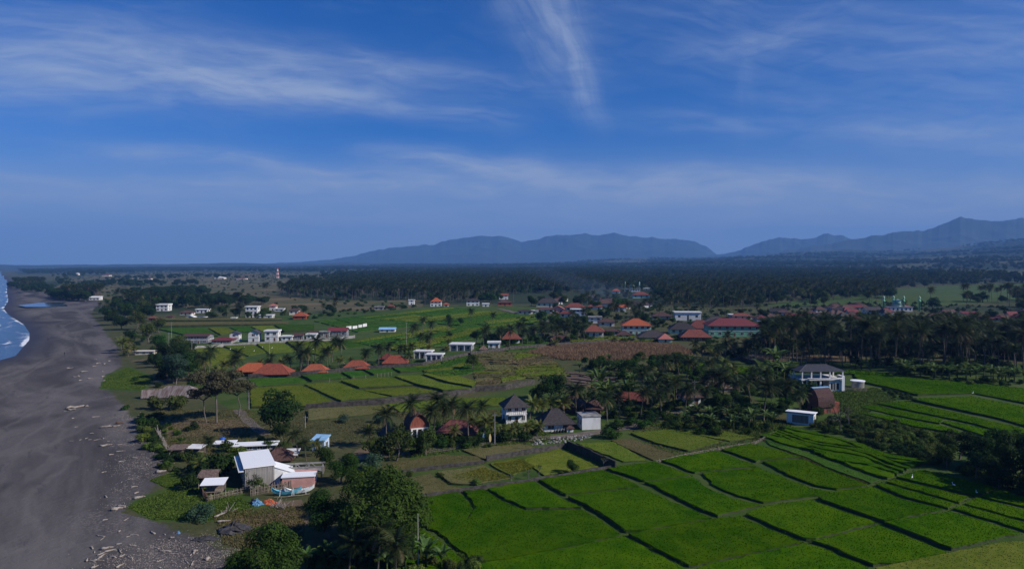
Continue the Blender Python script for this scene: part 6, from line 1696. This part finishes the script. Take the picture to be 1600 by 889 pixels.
def fence(pts, h, label, m='bamboo', step=.22, name='fence', slant=.1):
    P = [at(*p) for p in pts]
    e = empty(name, P[0]); tag(e, label, 'fence')
    o = P[0]; mb, rl = MB(), MB()
    g = np.random.default_rng(int(pts[0][0]))
    for a, b in zip(P[:-1], P[1:]):
        L = (b - a).length
        for j in range(int(L / step)):
            q = a.lerp(b, j * step / L) - o
            hh = h * g.uniform(.75, 1.1)
            mb.tube([q + Vector((0, 0, -.2)), q + Vector((g.normal() * slant, g.normal() * slant * .5, hh))], .055, 4)
        rl.tube([a - o + Vector((0, .08, h * .7)), b - o + Vector((0, .08, h * .7))], .05, 4)
        rl.tube([a - o + Vector((0, .08, h * .3)), b - o + Vector((0, .08, h * .3))], .05, 4)
    pk = mb.obj('pickets', M[m], e); pk['kind'] = 'stuff'
    rl.obj('rail', M[m], e)
fence([(392, 775), (440, 765), (487, 757)], 1.5, 'grey picket fence in front of the pink house')
fence([(322, 783), (350, 777), (382, 770)], 1.1, 'picket fence beside the beach hut')
fence([(312, 768), (325, 785)], 1.2, 'dark sticks fence left of the beach hut', 'wood')
fence([(245, 672), (252, 688), (262, 705), (270, 712)], 1.4, 'crooked driftwood fence at the edge of the yard', 'wood_drift', .5, slant=.25)
fence([(1299, 610), (1335, 612), (1356, 611)], 1.4, 'bamboo fence below the round water tank', 'bamboo', .3)
fence([(1025, 724), (1072, 713), (1130, 702), (1180, 694), (1215, 676)], .7, 'low bamboo fence along the top of the rice', 'bamboo', .45, slant=.3)
def ribbon(name, pts, wid, m, lift):
    P = [at(*p) for p in pts]
    V = []
    Q = []
    for a, b in zip(P[:-1], P[1:]):
        k = max(1, int((b - a).length / 3))
        Q += [a.lerp(b, j / k) for j in range(k)]
    Q.append(P[-1])
    for i, p in enumerate(Q):
        u = (Q[min(i + 1, len(Q) - 1)] - Q[max(i - 1, 0)]).normalized()
        n_ = Vector((-u.y, u.x, 0)) * (wid / 2 * (1 + .15 * math.sin(i * 1.7)))
        for q in (p + n_, p - n_):
            V.append((q.x, q.y, float(Hgt(q.x, q.y)) + lift))
    mb = MB().add(V, [(2 * i, 2 * i + 1, 2 * i + 3, 2 * i + 2) for i in range(len(Q) - 1)])
    return tag(mb.obj(name, m), kind='structure')
ribbon('road', [(560, 716), (640, 708), (720, 698), (800, 688), (880, 682), (930, 676), (985, 668), (1030, 652), (1075, 640)], 3.2, M['road'], .10)
ribbon('road', [(780, 483), (805, 489), (840, 500), (880, 506)], 5, M['road'], .2)
ribbon('path', [(372, 640), (385, 655), (400, 668), (415, 680)], 2.6, M['road'], .08)
ribbon('road', [(300, 600), (322, 596), (360, 592), (386, 592)], 3.0, M['road'], .1)
# rubble by the road
rg = np.random.default_rng(8)
rb = []
for k in range(3):
    a, b = rg.uniform(.3, .6, (8, 3)), None
    mb = MB()
    V = [(x * rg.uniform(.7, 1.2), y * rg.uniform(.7, 1.2), z * rg.uniform(.6, 1.1)) for x in (-.3, .3) for y in (-.25, .25) for z in (-.1, .28)]
    mb.add(V, [(0, 1, 3, 2), (4, 6, 7, 5), (0, 4, 5, 1), (2, 3, 7, 6), (0, 2, 6, 4), (1, 5, 7, 3)])
    rb.append(mb.mesh('rock', M['concrete' if k else 'wood_drift']))
def rocks(poly, n, s0, s1, label, group, seed):
    g = np.random.default_rng(seed)
    mb = MB()
    for x, y in scatter(gpoly(poly), n, g):
        s = g.uniform(s0, s1)
        k_ = int(g.integers(3))
        X = Matrix.LocRotScale(Vector((x, y, float(Hgt(x, y)) + .05 * s)), Matrix.Rotation(g.uniform(0, 6), 3, 'Z') @ Matrix.Rotation(g.uniform(-.5, .5), 3, 'X'), Vector((s, s, s)))
        mb.add([X @ v.co for v in rb[k_].vertices], [tuple(p_.vertices) for p_ in rb[k_].polygons], 1 if k_ else 0)
    tag(mb.obj('rubble', [M['wood_drift'], M['concrete']]), label, kind='stuff')
rocks([(835, 688), (900, 680), (930, 678), (920, 686), (880, 692), (830, 696)], 110, .35, 1.0, 'pale rubble heaped below the steep dark roof', 'rubble by the road', 3)
rocks([(725, 703), (770, 697), (790, 700), (745, 710)], 50, .3, .8, 'pale rubble on the roadside by the surfboards', 'stones by the surfboards', 4)
# driftwood
dg = np.random.default_rng(12)
def log(px, py, L, r, rz, label, group=None, m='wood_drift', branch=True):
    p = at(px, py)
    g = np.random.default_rng(int(px * 3 + py))
    e = link('driftwood', None, None, p, (0, 0, rz)) if False else None
    mb = MB()
    pts = [(-L / 2 + L * t, g.normal() * L * .03, r * .7 + g.normal() * r * .2) for t in np.linspace(0, 1, 6)]
    mb.tube(pts, [r * .9, r, r * .95, r * .8, r * .65, r * .3], 6)
    if branch:
        for _ in range(2):
            t = g.integers(2, 5)
            q = Vector(pts[t])
            mb.tube([q, q + Vector((L * .12, g.normal() * L * .15, L * .06))], [r * .5, r * .15], 4)
    o = mb.obj('driftwood_log', M[m], None, True)
    o.location, o.rotation_euler = p, (0, 0, rz)
    return tag(o, label, 'driftwood', group)
log(121, 637, 5.5, .42, .7, 'longest pale driftwood log lying alone on the dark sand')
log(112, 641, 2.2, .3, .1, 'short pale log beside the longest driftwood log')
log(172, 667, 4.5, .28, .35, 'slim driftwood log left of the beach edge bushes')
log(187, 662, 1.8, .35, .2, 'dark stump end of the slim log', m='wood')
log(166, 696, 2.4, .25, .6, 'dark driftwood piece in the grey debris')
log(185, 795, 2.2, .3, .8, 'pale log at the tip of the beach creeper')
log(218, 778, 1.8, .28, .5, 'pale log on the beach creeper edge')
log(168, 857, 1.6, .22, .5, 'forked pale driftwood on the lower beach')
log(252, 738, 1.8, .35, .4, 'broken pale trunk beside the beach edge')
log(325, 874, .9, .3, 1.4, 'pale stump near the bottom tree')
log(345, 805, 2.4, .2, 1.1, 'bleached branch leaning by the blue green bush')
log(350, 815, 2.0, .2, .4, 'bleached branch beside the dark heap')
for px, py in scatter(np.array([(90, 640), (200, 655), (245, 735), (190, 800), (330, 870), (300, 889), (120, 889), (160, 760), (110, 690)], float), 70, dg):
    log(px, py, dg.uniform(.5, 2.0), dg.uniform(.05, .16), dg.uniform(0, 3.1), 'small bleached driftwood stick on the near dark sand', 'driftwood sticks on the near sand', branch=dg.random() < .4)
for px, py in scatter(np.array([(100, 540), (180, 540), (180, 600), (150, 610), (110, 600)], float), 14, dg):
    log(px, py, dg.uniform(1.2, 2.8), dg.uniform(.15, .3), dg.uniform(0, 3.1), 'pale driftwood on the sand by the bend', 'driftwood by the bend')
def litter(poly, n, label):
    c = scatter(gpoly(poly), 46, dg)
    P = np.concatenate([q + dg.normal(0, 1, (n // 46, 2)) * dg.uniform(.6, 3.0) * np.array([1.0, .8]) for q in c])
    V, F_ = tufts(P, 0, .10, .05, dg, 2, 2.5)
    V[:, 2] += Hgt(V[:, 0], V[:, 1])
    tag(link('debris', fast_mesh('debris', V, F_, [M['wood_drift']])), label, kind='stuff')
litter([(190, 850), (340, 835), (370, 889), (150, 895)], 2400, 'litter of broken twigs along the top of the beach')
litter([(165, 650), (205, 650), (235, 690), (262, 735), (215, 790), (170, 800), (185, 740), (170, 690)], 2600, 'litter of twigs below the beach edge bushes')
# heaps
def heap(px, py, rx, ry, h, m, label, seed, cat='heap', name='heap', rz=0):
    g = np.random.default_rng(seed)
    n, k = 16, 6
    V, Fc = [], []
    for i in range(k):
        t = i / (k - 1)
        for j in range(n):
            a = 6.283 * j / n
            r = (1 - t) * (1 + .25 * g.normal()) + .02
            V.append((rx * r * math.cos(a), ry * r * math.sin(a), h * (t ** .8) * (1 + .2 * g.normal()) - .05 + (-.2 if i == 0 else 0)))
    for i in range(k - 1):
        for j in range(n):
            Fc.append((i * n + j, i * n + (j + 1) % n, (i + 1) * n + (j + 1) % n, (i + 1) * n + j))
    Fc.append(tuple(range((k - 1) * n, k * n)))
    o = MB().add(V, Fc).obj(name, M[m])
    o.location, o.rotation_euler = at(px, py), (0, 0, rz)
    return tag(o, label, cat)
heap(367, 828, 2.6, 2.2, 1.2, 'tarp_black', 'black heap of netting between the bush and the bottom tree', 1)
heap(320, 842, 2.2, 1.0, .5, 'tarp_black', 'flat black heap at the top of the sand', 2)
heap(402, 788, 1.0, .8, .9, 'tarp_blue', 'crumpled light blue tarpaulin beside the orange one', 3, 'tarpaulin', 'tarpaulin')
heap(421, 786, 1.3, .7, .8, 'tarp_orange', 'crumpled orange tarpaulin near the boats', 4, 'tarpaulin', 'tarpaulin')
heap(279, 833, .35, .3, .4, 'tarp_blue', 'small blue bundle on the beach creeper', 5, 'bundle', 'bundle')
heap(396, 786, .7, .6, .9, 'tarp_black', 'dark bundle left of the blue tarpaulin', 6, 'bundle', 'bundle')
bp = at(440, 792)
e = empty('brushwood_pile', bp); tag(e, 'tangled pile of grey branches in front of the boats', 'woodpile')
g = np.random.default_rng(5)
for k in range(26):
    a = g.uniform(0, 3.14); c = Vector((g.normal() * 1.0, g.normal() * .7, 0))
    dv = Vector((math.cos(a), math.sin(a) * .6, g.uniform(-.1, .6))) * g.uniform(.6, 1.4)
    MB().tube([c + Vector((0, 0, .1)), c + dv + Vector((0, 0, g.uniform(.1, .8)))], [.07, .03], 4).obj('branch', M['wood_drift'], e)
bp = at(352, 800)
e = empty('brushwood_pile', bp); tag(e, 'bleached tangle of branches by the round blue green bush', 'woodpile')
for k in range(14):
    a = g.uniform(0, 3.14); c = Vector((g.normal() * .5, g.normal() * .5, 0))
    dv = Vector((math.cos(a), math.sin(a) * .6, g.uniform(.2, 1.2))) * g.uniform(.6, 1.3)
    MB().tube([c, c + dv], [.07, .03], 4).obj('branch', M['wood_drift'], e)
def boat(px, py, L, rz, m, label):
    e = empty('outrigger_boat', at(px, py), rz); tag(e, label, 'boat')
    V, Fc = [], []
    n = 13
    for i in range(n):
        t = i / (n - 1) * 2 - 1
        w = .42 * (1 - abs(t) ** 2.5) + .03
        up = .75 * abs(t) ** 3
        V += [(t * L / 2, -w, .75 + up), (t * L / 2, -w * .6, .2 + up * .8), (t * L / 2, w * .6, .2 + up * .8), (t * L / 2, w, .75 + up), (t * L / 2, w * .75, .62 + up), (t * L / 2, -w * .75, .62 + up)]
    for i in range(n - 1):
        for j in range(6):
            Fc.append((i * 6 + j, i * 6 + (j + 1) % 6, (i + 1) * 6 + (j + 1) % 6, (i + 1) * 6 + j))
    Fc += [tuple(range(6)), tuple(range((n - 1) * 6, n * 6))]
    MB().add(V, Fc).obj('hull', M[m], e)
    for sd in (-1, 1):
        MB().tube([(-L * .38, sd * 1.5, .25), (0, sd * 1.55, .18), (L * .38, sd * 1.5, .3)], .07, 5).obj('float', M['bamboo'], e)
    for x in (-L * .2, L * .2):
        MB().tube([(x, -1.5, .3), (x, -.6, .95), (x, .6, .95), (x, 1.5, .3)], .05, 5).obj('cross_beam', M['boat_white'], e)
boat(448, 773, 5.0, R(12), 'boat_blue', 'turquoise outrigger boat pulled up behind the tarpaulins')
boat(468, 771, 5.0, R(20), 'boat_white', 'white outrigger boat beside the turquoise one')
# blue drum, surfboards, poles
e = empty('blue_tank', at(348, 691)); tag(e, 'small bright blue water tank by the white slab roof', 'tank')
MB().lathe([(.62, 0), (.64, .9), (.5, 1.15)], 16).obj('body', M['blue_plastic'], e, True)
MB().lathe([(.25, 1.16), (.25, 1.25)], 12).obj('lid', M['blue_plastic'], e)
def surfboard(px, py, m, label):
    pr = [(.26 * math.sin(math.pi * t) ** .7, 2.1 * t) for t in np.linspace(.02, .98, 12)]
    o = MB().prism(pr + [(-u, z) for u, z in pr[::-1]], -.04, .04, 'y').obj('surfboard', M[m])
    o.location, o.rotation_euler = at(px, py), (R(-8), 0, R(10))
    tag(o, label, 'surfboard')
surfboard(756, 691, 'tarp_blue', 'blue surfboard standing upright beside the road')
surfboard(766, 692, 'yellow', 'yellow surfboard standing upright beside the road')
def pole(px, py, h, label, r=.12, arm=True, group=None):
    e = empty('utility_pole', at(px, py)); tag(e, label, 'pole', group)
    MB().tube([(0, 0, -.5), (0, 0, h)], [r, r * .65], 8).obj('shaft', M['concrete'], e)
    if arm:
        MB().box(-.6, .6, -.05, .05, h - .5, h - .38).obj('crossarm', M['concrete'], e)
pole(653, 887, 7.2, 'concrete pole at the corner of the near rice', .11, False)
pole(773, 694, 7, 'thin concrete pole beside the surfboards')
pole(608, 712, 4.5, 'short post beside the roadside bushes', .08, False)
for px, py, h, l in [(268, 528, 9, 'leftmost pole above the beach trees'), (264, 545, 8, 'pole behind the beach trees, second'), (421, 562, 9, 'pole behind the orange pavilion'), (534, 548, 9, 'pole above the red bungalows'), (635, 540, 11, 'pole behind the slim conifer'), (477, 668, 3.0, 'short white post in the dry meadow'), (389, 640, 8, 'pole beside the round dark tree'), (300, 560, 8, 'pole below the brown roofed villa'), (1085, 640, 8, 'pole by the half hidden white house')]:
    pole(px, py, h, l)
def post_row(pts, n, h, label, group):
    P = [at(*p) for p in pts]
    m_ = MB().tube([(0, 0, -.2), (.05, 0, h)], .06, 5).mesh('stake', M['wood_drift'])
    for k in range(n):
        t = k / (n - 1) * (len(P) - 1); i = min(int(t), len(P) - 2)
        q = P[i].lerp(P[i + 1], t - i)
        tag(link('stake', m_, None, (q.x, q.y, float(Hgt(q.x, q.y))), (0, 0, k)), label, 'stake', group)
post_row([(515, 597), (590, 590), (612, 587)], 9, 1.4, 'pale stake between the deep green and olive fields', 'stakes between the fields')
# motorbikes
def motorbike(px, py, label, group, rz):
    e = empty('motorbike', at(px, py), rz); tag(e, label, 'motorbike', group)
    for x in (-.62, .62):
        pr = [(.30 * math.cos(t), .30 + .30 * math.sin(t)) for t in np.linspace(0, 6.283, 13)[:-1]]
        MB().prism([(x + u, z) for u, z in pr], -.06, .06, 'y').obj('wheel', M['rubber'], e)
    MB().prism([(-.75, .55), (-.1, .38), (.35, .42), (.55, .95), (.40, 1.0), (.15, .62), (-.2, .80), (-.8, .82)], -.14, .14, 'y').obj('body', M['grey'], e)
    MB().tube([(.45, -.35, 1.05), (.48, 0, 1.0), (.45, .35, 1.05)], .03, 5).obj('handlebar', M['dark'], e)
for k in range(6):
    motorbike(868 + k * 4.6, 676 - k * .4, 'motorbike parked in the row before the low white house', 'parked motorbikes', R(70))
def car(px, py, label, rz):
    e = empty('parked_car', at(px, py), rz); tag(e, label, 'car')
    b = MB().prism([(-2.0, .35), (2.0, .35), (2.05, .75), (1.3, .9), (.75, 1.42), (-1.3, 1.45), (-1.95, .95)], -.8, .8, 'y').obj('body', M['car_white'], e)
    MB().prism([(.70, 1.34), (1.18, .93), (-1.6, .97), (-1.25, 1.37)], -.815, .815, 'y').obj('window', M['glass'], e)
    for x in (-1.25, 1.25):
        for y in (-.8, .62):
            pr = [(.32 * math.cos(t), .32 + .32 * math.sin(t)) for t in np.linspace(0, 6.283, 15)[:-1]]
            MB().prism([(x + u, z) for u, z in pr], y, y + .2, 'y').obj('wheel', M['rubber'], e)
car(405, 590, 'white car parked before the red pavilion', .1)
car(443, 588, 'white car parked at the resort wall right of the pavilion', .1)
car(340, 594, 'white car under the trees on the lane to the beach', .5)
# egrets
bm = MB(); bm.lathe([(.02, 0), (.10, .12), (.15, .3), (.10, .5), (.03, .68)], 8)
def egret(px, py, label, group):
    p = at(px, py)
    e = empty('egret', (p.x, p.y, p.z + .42), RNG.uniform(0, 6), .85); tag(e, label, 'bird', group)
    mb = MB()
    mb.tube([(-.38, 0, .32), (-.22, 0, .40), (0, 0, .45), (.18, 0, .52), (.26, 0, .70), (.20, 0, .88), (.28, 0, .98), (.36, 0, .98)], [.03, .10, .14, .10, .05, .04, .055, .03], 7)
    mb.obj('body', M['bird'], e, True)
    MB().tube([(.35, 0, .98), (.52, 0, .95)], [.025, .006], 5).obj('bill', M['yellow'], e)
    for y in (-.05, .05):
        MB().tube([(0, y, .34), (.02, y, 0)], .015, 4).obj('leg', M['dark'], e)
for px, py in [(1425, 752), (1490, 764), (1526, 776), (1520, 618)]:
    egret(px, py, {1425: 'white egret on the narrow rice strip, leftmost', 1490: 'white egret standing in the shaded rice strip', 1526: 'white egret on the rice strip nearest the right edge', 1520: 'white egret on the bund of the vast paddy'}[px], None)
for px, py in [(360, 548), (382, 545), (397, 551), (425, 546), (470, 545), (489, 548), (410, 545)]:
    egret(px, py, 'white egret feeding in the green field below the villas', 'egrets in the field below the villas')
# people on the beach
def person(px, py, label, rz=0):
    e = empty('person', at(px, py), rz); tag(e, label, 'person')
    me = bpy.data.meshes.new('body')
    J = [(0, 0, .95), (0, 0, 1.2), (0, 0, 1.42), (0, 0, 1.55), (0, .02, 1.68), (.20, 0, 1.40), (.27, .05, 1.12), (.25, .18, .90), (-.20, 0, 1.40), (-.27, -.05, 1.12), (-.25, .06, .88), (.10, 0, .90), (.12, .12, .50), (.11, .05, .06), (-.10, 0, .90), (-.12, -.05, .48), (-.11, -.18, .06), (.11, .20, .03), (-.11, -.04, .03)]
    Ed = [(0, 1), (1, 2), (2, 3), (3, 4), (2, 5), (5, 6), (6, 7), (2, 8), (8, 9), (9, 10), (0, 11), (11, 12), (12, 13), (0, 14), (14, 15), (15, 16), (13, 17), (16, 18)]
    rad_ = [.15, .14, .15, .06, .11, .07, .05, .035, .07, .05, .035, .10, .07, .05, .10, .07, .05, .04, .04]
    me.from_pydata(J, Ed, [])
    me.materials.append(M['cloth'])
    o = link('body', me, e)
    md = o.modifiers.new('skin', 'SKIN')
    sv = me.skin_vertices[0].data if me.skin_vertices else None
    if sv is None:
        bm_ = __import__('bmesh').new(); bm_.from_mesh(me); bm_.verts.layers.skin.verify(); bm_.to_mesh(me); bm_.free()
        sv = me.skin_vertices[0].data
    for v, r_v in zip(sv, rad_):
        v.radius = (r_v, r_v)
    sv[0].use_root = True
    s2 = o.modifiers.new('sub', 'SUBSURF'); s2.levels = 1; s2.render_levels = 1
    MB().lathe([(.02, 1.60), (.09, 1.62), (.118, 1.72), (.10, 1.80), (.03, 1.84)], 10).obj('hair', M['dark'], e, True)
person(101, 556, 'person in dark clothes walking on the beach, nearer one', .4)
person(75, 532, 'person in dark clothes standing farther along the beach', 2)
# smoke over the village
sp = at(930, 478)
V, Fc = [], []
n, k = 14, 12
for i in range(k):
    t = i / (k - 1)
    for j in range(n):
        a = 6.283 * j / n
        r = (4 + 22 * math.sin(math.pi * min(.97, .12 + .85 * t))) * (1 + .18 * math.sin(3 * a + 5 * t))
        V.append((r * math.cos(a) - 40 * t ** 1.6 + 15 * math.sin(t * 5), r * math.sin(a) * .7, 36 * t))
for i in range(k - 1):
    for j in range(n):
        Fc.append((i * n + j, i * n + (j + 1) % n, (i + 1) * n + (j + 1) % n, (i + 1) * n + j))
Fc += [tuple(range(n))[::-1], tuple(range((k - 1) * n, k * n))]
so = MB().add(V, Fc).obj('smoke', None, None, True)
so.location = sp
sm = bpy.data.materials.new('smoke'); sm.use_nodes = True
for n_ in list(sm.node_tree.nodes):
    if n_.type == 'BSDF_PRINCIPLED':
        sm.node_tree.nodes.remove(n_)
sv_ = nd(sm.node_tree, 'ShaderNodeVolumePrincipled')
sv_.inputs['Color'].default_value = (.4, .58, 1.0, 1)
sv_.inputs['Density'].default_value = .0022
sm.node_tree.links.new(sv_.outputs[0], [x for x in sm.node_tree.nodes if x.type == 'OUTPUT_MATERIAL'][0].inputs['Volume'])
so.data.materials.clear(); so.data.materials.append(sm)
tag(so, 'thin blue smoke drifting up from the village', kind='stuff')
